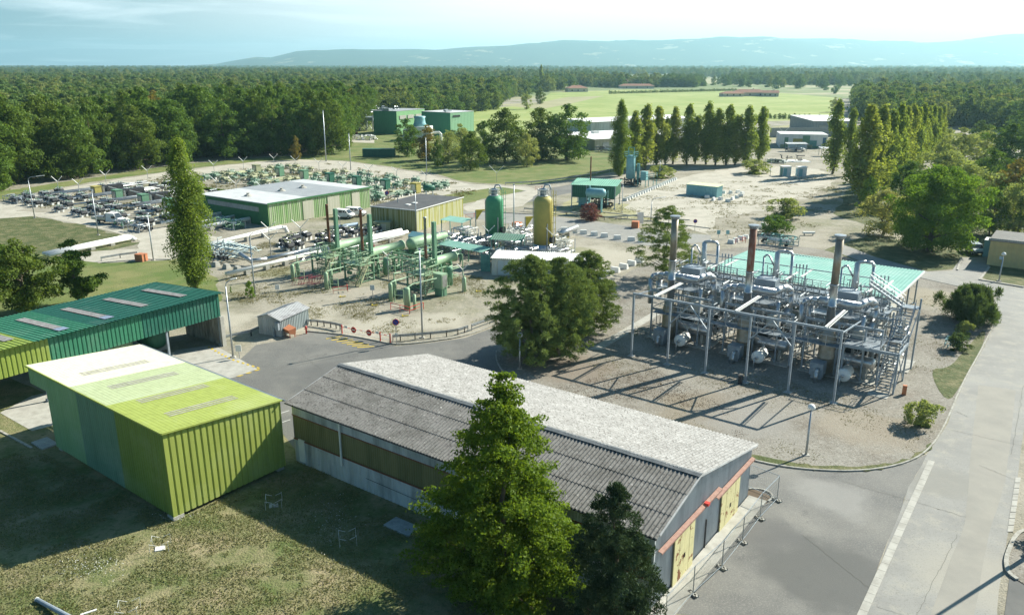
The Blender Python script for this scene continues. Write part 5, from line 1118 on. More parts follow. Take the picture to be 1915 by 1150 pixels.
b.build('legs', M_cyan, t); MB().tube((-1.3, 0, 5), (-1.3, 0, 5.7), .2, n=8).bar((2.2, 0, 4.2), (2.6, 0, 4.8), .1).bar((2.6, 0, 1.8), (2.6, 0, 4.9), .12).build('nozzles', M_cyan, t)
# ================================================================ SHEDS, HUTS, FENCES, LAMPS, FIELDS
def shed(name, label, cat, near, left, right, h1, h2, wallF, wallL, roof, roofdir='y', eave=.3, ribp=.45):
    """near = ground corner nearest the camera; left/right = neighbouring corners (world xy)"""
    n = Vector(near); l = Vector(left); r = Vector(right); ang = math.atan2(r.y - n.y, r.x - n.x); w_ = (r - n).length
    d = abs((l - n).dot(Vector((-math.sin(ang), math.cos(ang))))); t = thing(name, label, cat, (n.x, n.y, 0), ang)
    MB().ribs((0, 0, 0), (w_, 0, 0), (w_, 0, h1), (0, 0, h1), ribp, .05).build('front_wall', wallF, t)
    MB().ribs((0, d, 0), (0, 0, 0), (0, 0, h1), (0, d, h2), ribp, .05).build('side_wall', wallL, t); MB().ribs((w_, 0, 0), (w_, d, 0), (w_, d, h2), (w_, 0, h1), ribp, .05).build('side_wall', wallL, t)
    MB().ribs((w_, d, 0), (0, d, 0), (0, d, h2), (w_, d, h2), ribp, .05).build('back_wall', wallF, t)
    if roof: MB().slab([(-eave, -eave, h1 + .08), (w_ + eave, -eave, h1 + .08), (w_ + eave, d + eave, h2 + .08), (-eave, d + eave, h2 + .08)], .14).build('roof', roof, t)
    return t, w_, d
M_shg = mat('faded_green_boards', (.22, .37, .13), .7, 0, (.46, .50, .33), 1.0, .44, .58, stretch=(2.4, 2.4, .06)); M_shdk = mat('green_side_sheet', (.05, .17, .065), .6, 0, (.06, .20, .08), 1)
M_shdoor = mat('bleached_door_sheet', (.50, .48, .38), .7, 0, (.38, .40, .27), 1.2, .4, .7, stretch=(3, 3, .1)); M_roofw = mat('white_membrane_roof', (.58, .59, .57), .6, 0, (.48, .49, .48), .5); M_roofg = mat('grey_membrane_roof', (.27, .29, .30), .7, 0, (.33, .35, .35), .5)
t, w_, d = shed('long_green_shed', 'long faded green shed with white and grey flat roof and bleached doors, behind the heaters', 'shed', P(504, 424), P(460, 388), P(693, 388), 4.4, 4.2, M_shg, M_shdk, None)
hR = 4.5
for x0, x1, m in ((-.3, w_ * .36, M_roofw), (w_ * .36, w_ * .86, M_roofg), (w_ * .86, w_ + .3, M_roofw)): MB().slab([(x0, -.3, hR), (x1, -.3, hR), (x1, d + .3, hR - .15), (x0, d + .3, hR - .15)], .16).build('roof', m, t)
for x0, x1 in ((.31, .41), (.55, .67), (.80, .88)): MB().box((x0 + x1) / 2 * w_, -.1, .1, (x1 - x0) * w_, .08, 3.7).build('door', M_shdoor, t)
MB().box(-.08, d * .5, 2.6, .08, d * .75, .9).build('side_window', M_conc, t)
for x in (.14, .45, .66): q = MB().lathe([(.9, 0), (.7, .2), (.3, .35), (.3, .6), (.45, .65)], (w_ * x, d * .5, hR - .05), 'Z', 10).build('roof_vent', M_conc, t)
MB().bar((-.3, -.32, hR - .05), (w_ + .3, -.32, hR - .05), .06, .3).build('fascia', M_shdk, t)
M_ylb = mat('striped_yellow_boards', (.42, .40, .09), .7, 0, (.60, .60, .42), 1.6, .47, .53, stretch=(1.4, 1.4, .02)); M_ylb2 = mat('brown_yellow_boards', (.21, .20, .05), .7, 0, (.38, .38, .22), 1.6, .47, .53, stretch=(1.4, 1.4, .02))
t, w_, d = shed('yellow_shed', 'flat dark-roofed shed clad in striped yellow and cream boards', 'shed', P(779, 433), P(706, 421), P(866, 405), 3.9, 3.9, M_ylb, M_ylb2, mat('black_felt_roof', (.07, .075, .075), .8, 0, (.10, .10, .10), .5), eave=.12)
b = MB().bar((-.15, -.15, 4.0), (w_ + .15, -.15, 4.0), .1, .16).bar((-.15, -.15, 4.0), (-.15, d, 4.0), .1, .16); b.build('parapet_trim', M_white, t)
b = MB().box(w_ * .38, d * .45, 4.0, .9, .9, .16); b.build('rooflight', M_white, t); MB().box(w_ * .25, d * .45, 4.0, .9, .9, .16).build('rooflight', M_white, t); MB().tube((w_ * .35, d * .8, 4), (w_ * .35, d * .8, 4.9), .12).build('roof_vent', M_galv, t)
t = thing('annex_box', 'low yellow-green annex at the left end of the yellow shed', 'annex', P(716, 431), 0); MB().box(0, 0, 0, 3, 1.6, 1.6).box(0, 0, 1.6, 3.2, 1.8, .12).build('box', M_lime, t); MB().box(.3, -.83, .1, .9, .05, 1.3).build('door', M_shdoor, t)
t, w_, d = shed('grey_hut', 'small grey corrugated hut with pale ribbed gable roof near the red barrier', 'hut', P(527, 630), P(499, 617), P(578, 606), 2.05, 2.05, mat('blue_grey_sheet', (.30, .35, .35), .6, .1, (.22, .26, .26), 1.5, stretch=(1, 1, .2)), M_gab, None, ribp=.3)
M_hr = mat('pale_hut_roof', (.52, .52, .50), .6, .1, (.30, .28, .27), 1.2, .5, .7)
MB().ribs((-.2, -.2, 2.0), (w_ + .2, -.2, 2.0), (w_ + .2, d / 2, 2.6), (-.2, d / 2, 2.6), .3, .05).ribs((w_ + .2, d + .2, 2.0), (-.2, d + .2, 2.0), (-.2, d / 2, 2.6), (w_ + .2, d / 2, 2.6), .3, .05).build('roof', M_hr, t)
b = MB().add([(0, 0, 2), (0, d, 2), (0, d / 2, 2.58)], [(0, 2, 1)]); b = MB(); b.add([(.02, 0, 2), (.02, d, 2), (.02, d / 2, 2.56)], [(0, 2, 1)]); b.build('gable', M_gab, t)
MB().box(-.3, .3, .9, .3, .5, .9).box(-.2, .9, 0, .2, .2, 1).build('meter_box', M_gpaint, t)
t = thing('sand_bin', 'orange hopper bin with open lid beside the small grey hut', 'bin', P(541, 628), SITE - .2)
b = MB(); b.add([(-.9, -.35, .5), (.9, -.35, .5), (.9, .35, .3), (-.9, .35, .3), (-.9, -.5, .95), (.9, -.5, .95), (.9, .5, 1.1), (-.9, .5, 1.1)], [(3, 2, 1, 0), (0, 1, 5, 4), (1, 2, 6, 5), (2, 3, 7, 6), (3, 0, 4, 7), (4, 5, 6, 7)]); b.build('hopper', M_orange, t)
b = MB()
for x in (-.8, .8): b.bar((x, -.3, 0), (x, -.3, .6), .06); b.bar((x, .3, 0), (x, .3, .5), .06)
b.build('legs', M_red, t)
M_wc = mat('white_container_sheet', (.66, .65, .60), .6, 0, (.52, .52, .48), 1, .45, .7, stretch=(1, 1, .3))
t, w_, d = shed('white_container', 'row of white cabins with bright ribbed roof behind the middle pines', 'cabin', P(920, 514), tuple(Vector(P(920, 514)) + Vector((1.5, 4.2))), tuple(Vector(P(920, 514)) + Vector((13.5, -2.5))), 2.55, 2.7, M_wc, M_wc, None)
MB().ribs((-.2, -.2, 2.6), (w_ + .2, -.2, 2.6), (w_ + .2, d + .2, 2.75), (-.2, d + .2, 2.75), .3, .07).build('roof', M_white, t)
MB().box(1.4, -.06, .1, .9, .05, 2.1).box(2.4, -.06, .1, .9, .05, 2.1).build('double_door', mat('light_grey_door', (.52, .58, .62), .5), t)
MB().box(4.2, -.08, 1.9, .8, .06, .25).build('vent_grille', M_black, t)
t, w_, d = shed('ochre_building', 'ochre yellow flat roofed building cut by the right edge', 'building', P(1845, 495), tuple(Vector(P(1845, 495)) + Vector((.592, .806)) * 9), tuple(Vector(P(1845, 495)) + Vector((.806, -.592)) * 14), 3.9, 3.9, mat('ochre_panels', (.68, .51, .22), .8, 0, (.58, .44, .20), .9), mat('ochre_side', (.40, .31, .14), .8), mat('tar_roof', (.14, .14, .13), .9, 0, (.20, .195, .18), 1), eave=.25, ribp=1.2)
b = MB().ribs((-.3, -.3, 4.0), (w_, -.3, 4.0), (w_, -.3, 4.3), (-.3, -.3, 4.3), .3, .08); b.build('roof_edge', M_conc, t); MB().box(1.8, -.09, 1.1, .5, .05, .5).build('wall_sign', M_white, t)
t = thing('service_cabinet', 'pale teal cabinet at the left side of the ochre building', 'cabinet', P(1846, 478), SITE); MB().box(0, 0, 0, 1.1, 2.6, 2.7).build('box', M_cyan, t); MB().box(0, 0, 2.7, 1.3, 2.8, .1).build('lid', M_white, t)
X, Y = P(1283, 366); t, w_, d = shed('teal_store', 'pale teal store box with cream ribbed roof on the gravel yard', 'store', P(1343, 369), P(1343, 350), P(1344, 369), 2.4, 2.5, M_cyan, M_cyan, None); 
for c in list(t.children): bpy.data.objects.remove(c)
bpy.data.objects.remove(t)
a0 = Vector(P(1283, 364)); a1 = Vector(P(1340, 370)); t, w_, d = shed('teal_store', 'pale teal store box with cream ribbed roof on the gravel yard', 'store', a0, tuple(a0 + Vector((-a1.y + a0.y, a1.x - a0.x)).normalized() * 3.0), a1, 2.5, 2.5, M_cyan, M_cyan, None)
MB().ribs((-.2, -.2, 2.52), (w_ + .2, -.2, 2.52), (w_ + .2, d + .2, 2.65), (-.2, d + .2, 2.65), .4, .08).build('roof', mat('cream_roof', (.52, .54, .34), .6), t)
for i, (px, py) in enumerate(((1468, 329), (1497, 330))):
    t = thing('utility_kiosk', ['left one of two white and teal kiosks near the near right poplars', 'right one of two white and blue kiosks near the near right poplars'][i], 'kiosk', P(px, py), SITE + .7, 'pair of kiosks' if False else None)
    MB().box(0, 0, 0, 2.4, 2.2, 2.6).build('cabin', M_white, t); MB().box(0, 0, 2.6, 2.7, 2.5, .14).build('roof', M_white, t)
    MB().box(-1.22, -.2, .1, .05, 1.6, 2.1).build('door', [M_teal, mat('kiosk_blue', (.10, .25, .33), .5)][i], t); MB().box(-.5, -1.12, .1, 1.0, .05, 2.1).build('side_panel', M_cyan, t)
# far plant
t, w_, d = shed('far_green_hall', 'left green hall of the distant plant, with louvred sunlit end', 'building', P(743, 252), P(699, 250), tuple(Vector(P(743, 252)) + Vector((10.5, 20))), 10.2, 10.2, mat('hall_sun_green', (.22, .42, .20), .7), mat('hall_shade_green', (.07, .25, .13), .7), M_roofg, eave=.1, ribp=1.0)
for k in range(3): MB().box(w_ * (.2 + .28 * k), -.2, 6.6, w_ * .22, .15, 1.6).build('louvre', M_conc, t)
b = MB().box(2, 6, 10.3, 3, 3, 1.0).box(5, 11, 10.3, 2.5, 2.5, .9); maze(b, 0, 6, 3, 14, 10.4, 12.0, 12, .1, .18, random.Random(3)); b.build('roof_plant', M_galv, t)
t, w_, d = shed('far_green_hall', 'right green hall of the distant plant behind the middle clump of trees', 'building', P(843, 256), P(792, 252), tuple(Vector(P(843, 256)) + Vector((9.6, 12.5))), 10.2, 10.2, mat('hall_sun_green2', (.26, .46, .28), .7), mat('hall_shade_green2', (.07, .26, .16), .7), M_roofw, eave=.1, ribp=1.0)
MB().box(w_ * .25, -.15, 8.2, w_ * .3, .1, .8).build('window', M_glass, t); b = MB().box(3, 4, 10.4, 4, 1, .7).box(7, 9, 10.4, 2, 1, .7); b.build('roof_plant', M_galv, t)
t = thing('air_cooler', 'grey steel air cooler bank of the distant plant, left of the green halls', 'air cooler', P(680, 243), -.3)
b = MB().box(0, 0, 4.6, 15, 9, 1.6); b.build('cooler_box', M_gpaint, t); b = MB()
for x in (-7, -3.5, 0, 3.5, 7):
    for y in (-4, 4): b.bar((x, y, 0), (x, y, 4.6), .35)
for x in (-7, -3.5, 0, 3.5): b.bar((x, -4, .3), (x + 3.5, -4, 4.5), .22); b.bar((x + 3.5, -4, .3), (x, -4, 4.5), .22)
b.build('trestle', M_galv, t); b = MB()
rail(b, [(-7.5, -4.5, 6.2), (7.5, -4.5, 6.2), (7.5, 4.5, 6.2)], h=1.3, r=.08, step=2.2); maze(b, 0, 9, -3, 5, 5, 9.4, 18, .15, .28, random.Random(8)); b.build('header_pipes', M_lag, t)
t = thing('cooling_tower', 'white cooling tower with conical stack in front of the distant green halls', 'cooling tower', P(786, 262), 0)
MB().box(0, 0, 0, 10, 8, 5.6).box(-5.5, 1, 0, 3, 6, 4.2).build('basin', M_white, t); MB().lathe([(3.2, 5.6), (2.4, 7.0), (2.2, 8.6), (2.5, 9.6)], n=16).build('fan_stack', M_cyan, t, True); MB().path([(5, -1, 3), (8, -1, 3.2), (8.8, -1, 2.4), (8.8, -1, 0)], .5, 9).build('outlet_pipe', M_white, t)
for i, (px, py, c, lb) in enumerate(((625, 253, M_black, 'dark vehicle parked at the left of the distant air cooler'), (660, 252, M_red, 'small red vehicle by the distant air cooler'))):
    t = thing('parked_car', lb, 'car', P(px, py), .1); MB().box(0, 0, .3, 4.3, 1.8, .7).box(-.2, 0, 1.0, 2.4, 1.6, .6).build('body', c, t); b = MB()
    for x in (-1.3, 1.3): b.tube((x, -.95, .35), (x, .95, .35), .35, n=8)
    b.split('wheel', M_rub, t)
t = thing('pipe_stock', 'white pipe skids lying on the grass by the distant air cooler', 'pipework', P(682, 262), 0); b = MB(); maze(b, -5, 5, -2, 2, .2, 1.8, 40, .15, .3, random.Random(2)); b.build('pipes', M_white, t)
t = thing('green_container', 'dark green container under the left end of the middle clump', 'container', P(712, 293), 0); MB().ribs((-6, -1.2, 0), (5, -1.2, 0), (5, -1.2, 2.6), (-6, -1.2, 2.6), .4, .08).box(-.5, .1, 0, 11, 2.4, 2.6).build('body', M_dkg, t); MB().box(-.5, .1, 2.6, 11.1, 2.5, .08).build('lid', M_dkg, t)
# white works buildings behind the poplar row
M_wallg = mat('block_wall_grey', (.30, .32, .32), .8, 0, (.24, .26, .26), 1)
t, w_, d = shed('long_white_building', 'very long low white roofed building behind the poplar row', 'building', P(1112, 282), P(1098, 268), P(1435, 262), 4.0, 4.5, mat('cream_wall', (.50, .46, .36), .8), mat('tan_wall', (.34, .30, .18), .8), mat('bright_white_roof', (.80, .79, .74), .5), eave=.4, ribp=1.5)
for k in range(6): MB().box(5 + k * 13, -.1, .1, 3.2, .1, 2.6).build('door', [M_galv, M_white, M_lime][k % 3], t)
for k in range(5): MB().box(9 + k * 16, d * .5, 4.9, 2.4, 2.0, .9).build('roof_unit', M_white, t)
t, w_, d = shed('long_white_building', 'second long white building further back behind the poplars', 'building', P(1105, 250), P(1095, 243), P(1300, 240), 5.0, 5.5, M_wallw, M_wallw, mat('white_roof2', (.78, .77, .72), .5), eave=.4, ribp=2)
t = thing('perimeter_wall', 'grey panelled wall behind the green and white patched building', 'wall', P(1440, 257), math.atan2(P(1570, 256)[1] - P(1440, 257)[1], P(1570, 256)[0] - P(1440, 257)[0]))
b = MB()
for k in range(9): b.box(2.4 + k * 4.8, 0, 0, 4.7, .2, 4.0); b.box(k * 4.8, 0, 0, .3, .3, 4.1)
b.build('panels', M_wallg, t)
t, w_, d = shed('patched_building', 'white building painted with green, sand and blue rectangles', 'building', P(1457, 276), P(1452, 268), P(1546, 278), 5.0, 4.6, M_white, M_white, M_white, eave=.1, ribp=1.6)
for k, (x0, x1, z0_, z1_, c) in enumerate(((.02, .11, 0, 1.2, M_lime), (.10, .18, 0, 3.8, M_gsk2), (.28, .48, 1.9, 3.4, M_ytow), (.48, .63, 1.6, 4.6, M_gsk2), (.34, .52, 1.2, 2.4, M_lime), (.63, .78, .6, 2.8, M_teal), (.58, .70, 0, 1.2, M_lime), (.90, .97, .8, 3.9, mat('slate_blue', (.06, .14, .22), .6)), (.70, 1.0, 0, .8, M_gsk2))):
    MB().box((x0 + x1) / 2 * w_, -.07 - .01 * k, z0_, (x1 - x0) * w_, .05, z1_ - z0_ + .01).build('painted_panel', c, t)
t, w_, d = shed('white_workshop', 'white roofed grey workshop partly hidden by the near right poplars', 'building', P(1520, 250), P(1515, 240), P(1600, 250), 5.5, 6.3, M_wallg, M_wallg, M_white, eave=.3, ribp=2); MB().box(4, -.1, 0, 3, .1, 3.6).build('door', M_conc, t)
t = thing('parked_car', 'teal car parked on the bare strip behind the grey wall', 'car', P(1488, 232), .1); MB().box(0, 0, .3, 4.3, 1.8, .7).box(-.2, 0, 1.0, 2.4, 1.6, .6).build('body', M_teal, t); MB().tube((-1.3, -.95, .35), (-1.3, .95, .35), .35).tube((1.3, -.95, .35), (1.3, .95, .35), .35).split('wheel', M_rub, t)
for (px, py, lb) in ((1488, 283, 'white-topped shelter over skids in front of the patched building'), (1545, 292, 'small white canopy beside the near right poplars')):
    canopy('open_shelter', lb, P(px, py), 0, 7.5 if px < 1500 else 5, 3.2, 3.0, M_white, M_galv)
q = thing('skid_pad', 'white concrete pad with small valves behind the two kiosks', 'pad', P(1481, 302), 0); MB().box(0, 0, .0, 10.5, 6, .2).build('slab', M_white, q); b = MB(); maze(b, -4, 4, -2, 2, .2, 2.0, 10, .08, .15, random.Random(1)); b.build('valves', M_black, q)
# ---------- pipes and valve fields
def pipe_run(name, label, pts, r, m, sup=True, cat='pipeline', group=None, legm=None, step=4.5):
    t = thing(name, label, cat, (pts[0][0], pts[0][1], 0), 0, group); o = Vector((pts[0][0], pts[0][1], 0)); b = MB(); L = [Vector(p) - o for p in pts]
    b.path(L, r, 9); b.build('pipe', m, t, True)
    if sup:
        b = MB()
        for p, q in zip(L[:-1], L[1:]):
            k = int((q - p).length / step)
            for i in range(1, k + 1):
                c = p.lerp(q, i / (k + 1)); b.box(c.x, c.y, 0, r * 2.4, r * 2.4, max(.1, c.z - r * .7), SITE)
        if b.v: b.build('supports', legm or M_conc, t)
    return t
pipe_run('white_pipeline', 'long white pipeline passing left of the green heaters, nearest the heaters', [AB(-100.2, 66, .9), AB(-100.6, 84, .9), AB(-100.2, 104, .9)], .3, M_white)
pipe_run('white_pipeline', 'second white pipeline running beside the one by the heaters, on its far side', [AB(-102.0, 80, 1.0), AB(-101.8, 104, 1.0)], .34, M_white)
pipe_run('white_pipeline', 'thin grey pipeline just in front of the white pipelines by the heaters', [AB(-98.6, 78, .5), AB(-98.6, 79, .9), AB(-98.9, 102, .9)], .14, M_lag)
pipe_run('white_pipeline', 'white pipeline with bent end left of the lamp with the long arm', [AB(-118.5, 72, 1.1), AB(-121.5, 92.5, 1.1), AB(-121.2, 93.3, .9), AB(-121.0, 93.6, 0)], .36, M_white)
pipe_run('white_pipeline', 'short bent white pipe ending near the tuft of dry grass', [AB(-107.4, 73.6, 1.5), AB(-104.5, 73.4, .8), AB(-103.6, 75.5, .8), AB(-103, 84, .9)], .34, M_lag)
for k, (a, z_) in enumerate(((-134.3, .9), (-139.3, .9), (-143.8, 1.0))):
    pipe_run('white_pipeline', ['nearest white pipe running to the left wall of the long faded green shed', 'middle white pipe running to the left wall of the long faded green shed', 'farthest white pipe running to the left wall of the long faded green shed'][k], [AB(a, 82, z_), AB(a, 99.5, z_)], (.42, .26, .33)[k], M_white)
for k in range(3):
    pipe_run('white_pipeline', ['nearest of three parallel white pipes lying on the green patch behind the oaks', 'middle of three parallel white pipes lying on the green patch behind the oaks', 'farthest of three parallel white pipes lying on the green patch behind the oaks'][k], [AB(-134.6 - k * 1.1, 57, .6), AB(-137.0 - k * 1.1, 72 + k * .3, .6), AB(-136.8 - k * 1.1, 72.6 + k * .3, .3)], .3, M_white)
# protos: insulated valve sets on concrete blocks
def valve_set(label, body, hw, seed, loc, group, long=True):
    rs = random.Random(seed); t = thing('valve_set', label, 'valve', loc, SITE, group)
    b = MB()
    for x in (-.6, .7): b.lathe([(.36, -.7), (.42, -.6), (.42, .6), (.36, .7)], (x * 1.2, 0, .95), 'Y', 8)
    b.box(0, 0, .65, 1.7, .7, .6); b.build('body', body, t)
    b = MB()
    for x in (-.7, .8): b.box(x, -.5, 0, .45, .45, .55); b.box(x, .6, 0, .45, .45, .55)
    b.split('plinth', M_white, t)
    b = MB()
    for x in (-.6, .7): b.tube((x, 0, 1.2), (x, 0, 1.75), .06, n=5); b.tube((x, 0, 1.7), (x, 0, 1.78), .28, n=8)
    b.split('handwheel', hw, t)
    b = MB().tube((0, -1.8, .75), (0, 1.8, .75), .11, n=6).tube((-.9, .9, .75), (.9, .9, .75), .08, n=6); maze(b, -1.1, 1.1, -1.4, 1.4, .3, 1.5, 7, .03, .07, rs); b.build('pipes', M_galv if body is M_black else hw, t)
    return t
vs_black = valve_set('black insulated valve set on white blocks in the near half of the pipe yard', M_black, M_gsk2, 1, AB(-200, 82), 'black valve sets of the fenced pipe yard')
vs_green = valve_set('green valve set on white blocks in the far half of the pipe yard', M_gfld, M_gsk2, 2, AB(-198, 130), 'green valve sets of the fenced pipe yard')
vs_lime = valve_set('yellow-green valve set on white blocks in the far half of the pipe yard', M_lime, M_lime, 3, AB(-198, 133), 'yellow-green valve sets of the fenced pipe yard')
vs_mid = valve_set('black valve set between the long faded green shed and the white pipelines', M_black, M_lime, 4, AB(-112, 88), 'black valve sets between shed and pipelines')
rs = random.Random(77)
rowsA = [-201, -190.5, -180, -170, -160, -150.5]
for i, a in enumerate(rowsA):
    nm = ORD[i]
    for dx, r_, b0, b1 in ((0, .2, 84, 112), (1.6, .14, 86, 110), (3.0, .14, 90, 112)):
        pipe_run('yard_pipe', '%s silver pipe line of the near yard half, counted from the wood' % nm, [AB(a + dx, b0 + rs.uniform(-2, 2), .85), AB(a + dx, b1 if a + dx < -146 else 99, .85)], r_, M_lag, group='silver yard pipes ' + nm, step=5)
    b = 79.0 + (i > 3) * 3
    while b < 113:
        if not (92.5 < b < 99) and (a < -155 or b < 92 or True):
            for dx in (-1.2, 1.9):
                if rs.random() < .82 and not (a > -152 and b > 98): dup(vs_black, AB(a + dx + rs.uniform(-.3, .3), b + rs.uniform(-.5, .5)), SITE + rs.choice((0, math.pi)), sc=rs.uniform(.8, 1.1))
        b += 3.7
for i in range(7):
    a = -198 + 10.45 * i
    for dx in (-1.6, 0, 1.5):
        m = M_lime if i < 3 else M_gfld
        pipe_run('yard_pipe', '%s coloured pipe line of the far yard half, counted from the wood' % ORD[i], [AB(a + dx, 125.5, .8), AB(a + dx, 141 if i < 3 else 141, .8)], .13, m, group='coloured yard pipes ' + ORD[i], step=4)
    b = 126.5
    while b < 160:
        if not (141.5 < b < 145.5):
            for dx in (-1.6, 1.6):
                if rs.random() < .85 and not (i > 3 and b < 128): dup(vs_lime if (i < 3 and rs.random() < .6) or (i > 4 and rs.random() < .3) else vs_green, AB(a + dx, b + rs.uniform(-.5, .5)), SITE + rs.choice((0, math.pi)), sc=rs.uniform(.75, 1.05))
        b += 3.4
def cabinet(label, loc, m, group=None):
    t = thing('valve_cabinet', label, 'cabinet', loc, SITE, group); MB().box(0, 0, .1, 2.0, 1.6, 2.3).build('box', m, t); MB().box(0, -.83, .3, 1.3, .06, 1.8).build('door', M_lag, t); MB().box(0, 0, 2.4, 2.2, 1.8, .12).build('lid', m, t)
    return t
for i, a in enumerate((-192, -182.5, -171.4, -161.5, -150.5)):
    cabinet('%s green cabinet from the wood in the near row of cabinets of the pipe yard' % ORD[i], AB(a, 94.2), M_gsk2 if i else M_ytow)
    t = thing('insulated_vessel', '%s large black insulated block behind the near row of cabinets' % ORD[i], 'vessel', AB(a - 1.0, 98.6), SITE)
    MB().box(0, 0, .5, 2.0, 4.6, 1.7).build('block', M_black, t); MB().box(0, -2.0, 0, 1.6, .5, .5).box(0, 1.8, 0, 1.6, .5, .5).split('foot', M_white, t); MB().bar((1.2, -1.5, 2.0), (2.6, 2.0, .6), .2).build('strut', M_white, t); MB().box(.6, -2.4, .4, .7, .4, 1.7).build('end_panel', M_lag, t)
for i in range(7):
    cabinet('%s cabinet from the wood in the far row of green cabinets of the pipe yard' % ORD[i], AB(-197 + 10.4 * i, 143.4), [M_lime, M_gsk2, M_gsk2, M_dkg, M_dkg, M_dkg, M_ytow][i])
for i in range(22):
    dup(vs_mid, AB(-113.5 + rs.uniform(0, 7.5), 83.5 + i * .95 + rs.uniform(-.5, .5)), SITE + rs.uniform(-.2, .2), sc=rs.uniform(.7, 1.05))
vs_mid.location = AB(-109, 84)
pipe_run('blue_grey_pipe', 'short blue-grey pipe lying near the black valve sets behind the heaters', [AB(-113.5, 97, 1.1), AB(-112.3, 103, 1.1)], .34, mat('blue_grey_paint', (.22, .30, .38), .5))
# manifold by the solitary poplar
t = thing('pipe_manifold', 'tangle of pale blue-grey manifold pipes right of the solitary poplar', 'manifold', AB(-117, 71), SITE); rs2 = random.Random(12)
b = MB()
for k in range(9): b.path([(.5 + k * .95, 0, .5), (.5 + k * .95, 2 + k * .3, 1.6), (.5 + k * .95, 6.5, 1.7), (.5 + k * .95, 7.2, .8)], .085, 6)
for z_ in (.9, 1.7): b.path([(0, 3.2, z_), (9, 3.2, z_)], .12, 6); b.path([(0, 5.4, z_), (9, 5.4, z_)], .12, 6)
maze(b, 0, 9, 0, 7.5, .3, 2.4, 40, .04, .09, rs2); b.build('pipes', mat('pale_blue_pipe', (.36, .44, .44), .45, .3), t)
b = MB()
for k in range(9): valve(b, .7 + k * .95, rs2.uniform(.3, 1.2), .9, .38, 'Y')
b.build('valves', M_black, t)
for i in range(6):
    p = AB(-116.4 + i * 2.6, 69.6 + i * .12); t = thing('concrete_block', '%s concrete block from the left in the line in front of the pale blue manifold' % ORD[i], 'concrete block', p, SITE, 'blocks before the manifold')
    b = MB(); b.add([(-.6, -.5, 0), (.6, -.5, 0), (.6, .5, 0), (-.6, .5, 0), (-.4, -.3, .75), (.4, -.3, .75), (.4, .3, .75), (-.4, .3, .75)], [(3, 2, 1, 0), (4, 5, 6, 7), (0, 1, 5, 4), (1, 2, 6, 5), (2, 3, 7, 6), (3, 0, 4, 7)]); b.build('block', M_conc, t)
# pipework between heaters and towers
def skid(label, loc, m, seed, size=(4, 3, 2.2), n=40, group=None):
    rs = random.Random(seed); sx, sy, sz = size; t = thing('pipe_skid', label, 'pipe skid', loc, SITE, group)
    b = MB()
    for x in (-sx / 2, 0, sx / 2):
        for y in (-sy / 2, sy / 2): b.bar((x, y, 0), (x, y, sz * .9), .1)
    b.bar((-sx / 2, -sy / 2, .15), (sx / 2, -sy / 2, .15), .16); b.bar((-sx / 2, sy / 2, .15), (sx / 2, sy / 2, .15), .16); b.bar((-sx / 2, -sy / 2, sz * .9), (sx / 2, -sy / 2, sz * .9), .1); b.build('frame', M_gpaint, t)
    b = MB(); maze(b, -sx / 2, sx / 2, -sy / 2, sy / 2, .3, sz, n, .04, .10, rs); b.build('pipes', m, t)
    b = MB()
    for k in range(6): valve(b, rs.uniform(-sx / 2, sx / 2), rs.uniform(-sy / 2, sy / 2), rs.uniform(.5, sz * .6), rs.uniform(.2, .34), rs.choice('XY'))
    b.build('valves', M_black if seed % 3 else M_gsk2, t)
    MB().lathe([(.1, -sx * .35), (.33, -sx * .3), (.33, sx * .3), (.1, sx * .35)], (0, .2, .9), 'X', 10).build('drum', [M_lag, M_white, M_gpaint][seed % 3], t, True); return t
sk = [(838, 458, M_lag, 'pipe skid under and behind the small teal canopy'), (862, 470, M_galv, 'grey pipe skid left of the green tower foot'), (890, 476, M_lag, 'pipe skid in front of the green tower foot'), (905, 462, M_galv, 'pipe skid close to the green tower foot, right of the small canopy'), (925, 490, M_galv, 'dark pipe skid in front of the tilted canopy'), (950, 498, M_lag, 'pipe skid directly behind the white cabins'),
      (958, 470, M_galv, 'pipe skid under the tilted teal canopy'), (978, 488, M_lag, 'pipe skid left of the yellow tower foot'), (985, 468, M_white, 'white pipe skid behind the yellow tower foot, left'), (1010, 500, M_galv, 'pipe skid right in front of the yellow tower'), (1040, 492, M_lag, 'pipe skid at the right of the yellow tower foot'), (1048, 472, M_white, 'white pipe skid further right of the yellow tower'),
      (948, 452, M_white, 'white pipe skid right behind the green tower'), (975, 446, M_lag, 'pipe skid with silver drum between the towers, far side'), (840, 480, M_galv, 'dark skid beyond the right green heater'), (870, 446, M_white, 'white skid left of the green tower, far side')]
for i, (px, py, m, lb) in enumerate(sk): skid(lb, P(px, py), m, 300 + i, (3.8, 3.0, 2.0 + (i % 3) * .3), 60)
pipe_run('silver_drum_line', 'bright silver pipe end on a trestle at the far right of the tower pipework', [P(1048, 448) + (1.1,), P(1078, 436) + (1.1,)], .45, M_lag)
for i, (px, py, hgt, lb) in enumerate(((890, 440, 4.6, 'yellow-brown jib crane left of the green tower'), (982, 455, 4.6, 'yellow-brown jib crane between the two towers'))):
    t = thing('jib_crane', lb, 'crane', P(px, py), .1); MB().bar((0, 0, 0), (0, 0, hgt), .2).build('mast', M_galv, t); b = MB(); b.bar((0, 0, hgt), (2.8, .3, hgt), .16, .25); b.slab([(0, -.05, hgt), (1.2, .05, hgt), (0, .1, hgt - 1.9)], .01); b.bar((.1, 0, hgt - 1.7), (1.2, .1, hgt - .1), .18); b.build('jib', M_yelp, t)
t = thing('access_stair', 'white steel stair leaning on the right side of the green tower', 'stairs', P(952, 458), .0); flight(t, (3.0, -1.6, 0), (0, 0, 2.6), .8, 'y', 9, M_white)
skid('low black pipe skid under the left end of the long faded green shed', P(425, 425), M_gsk2, 411, (8, 2.6, 1.6), 60); 
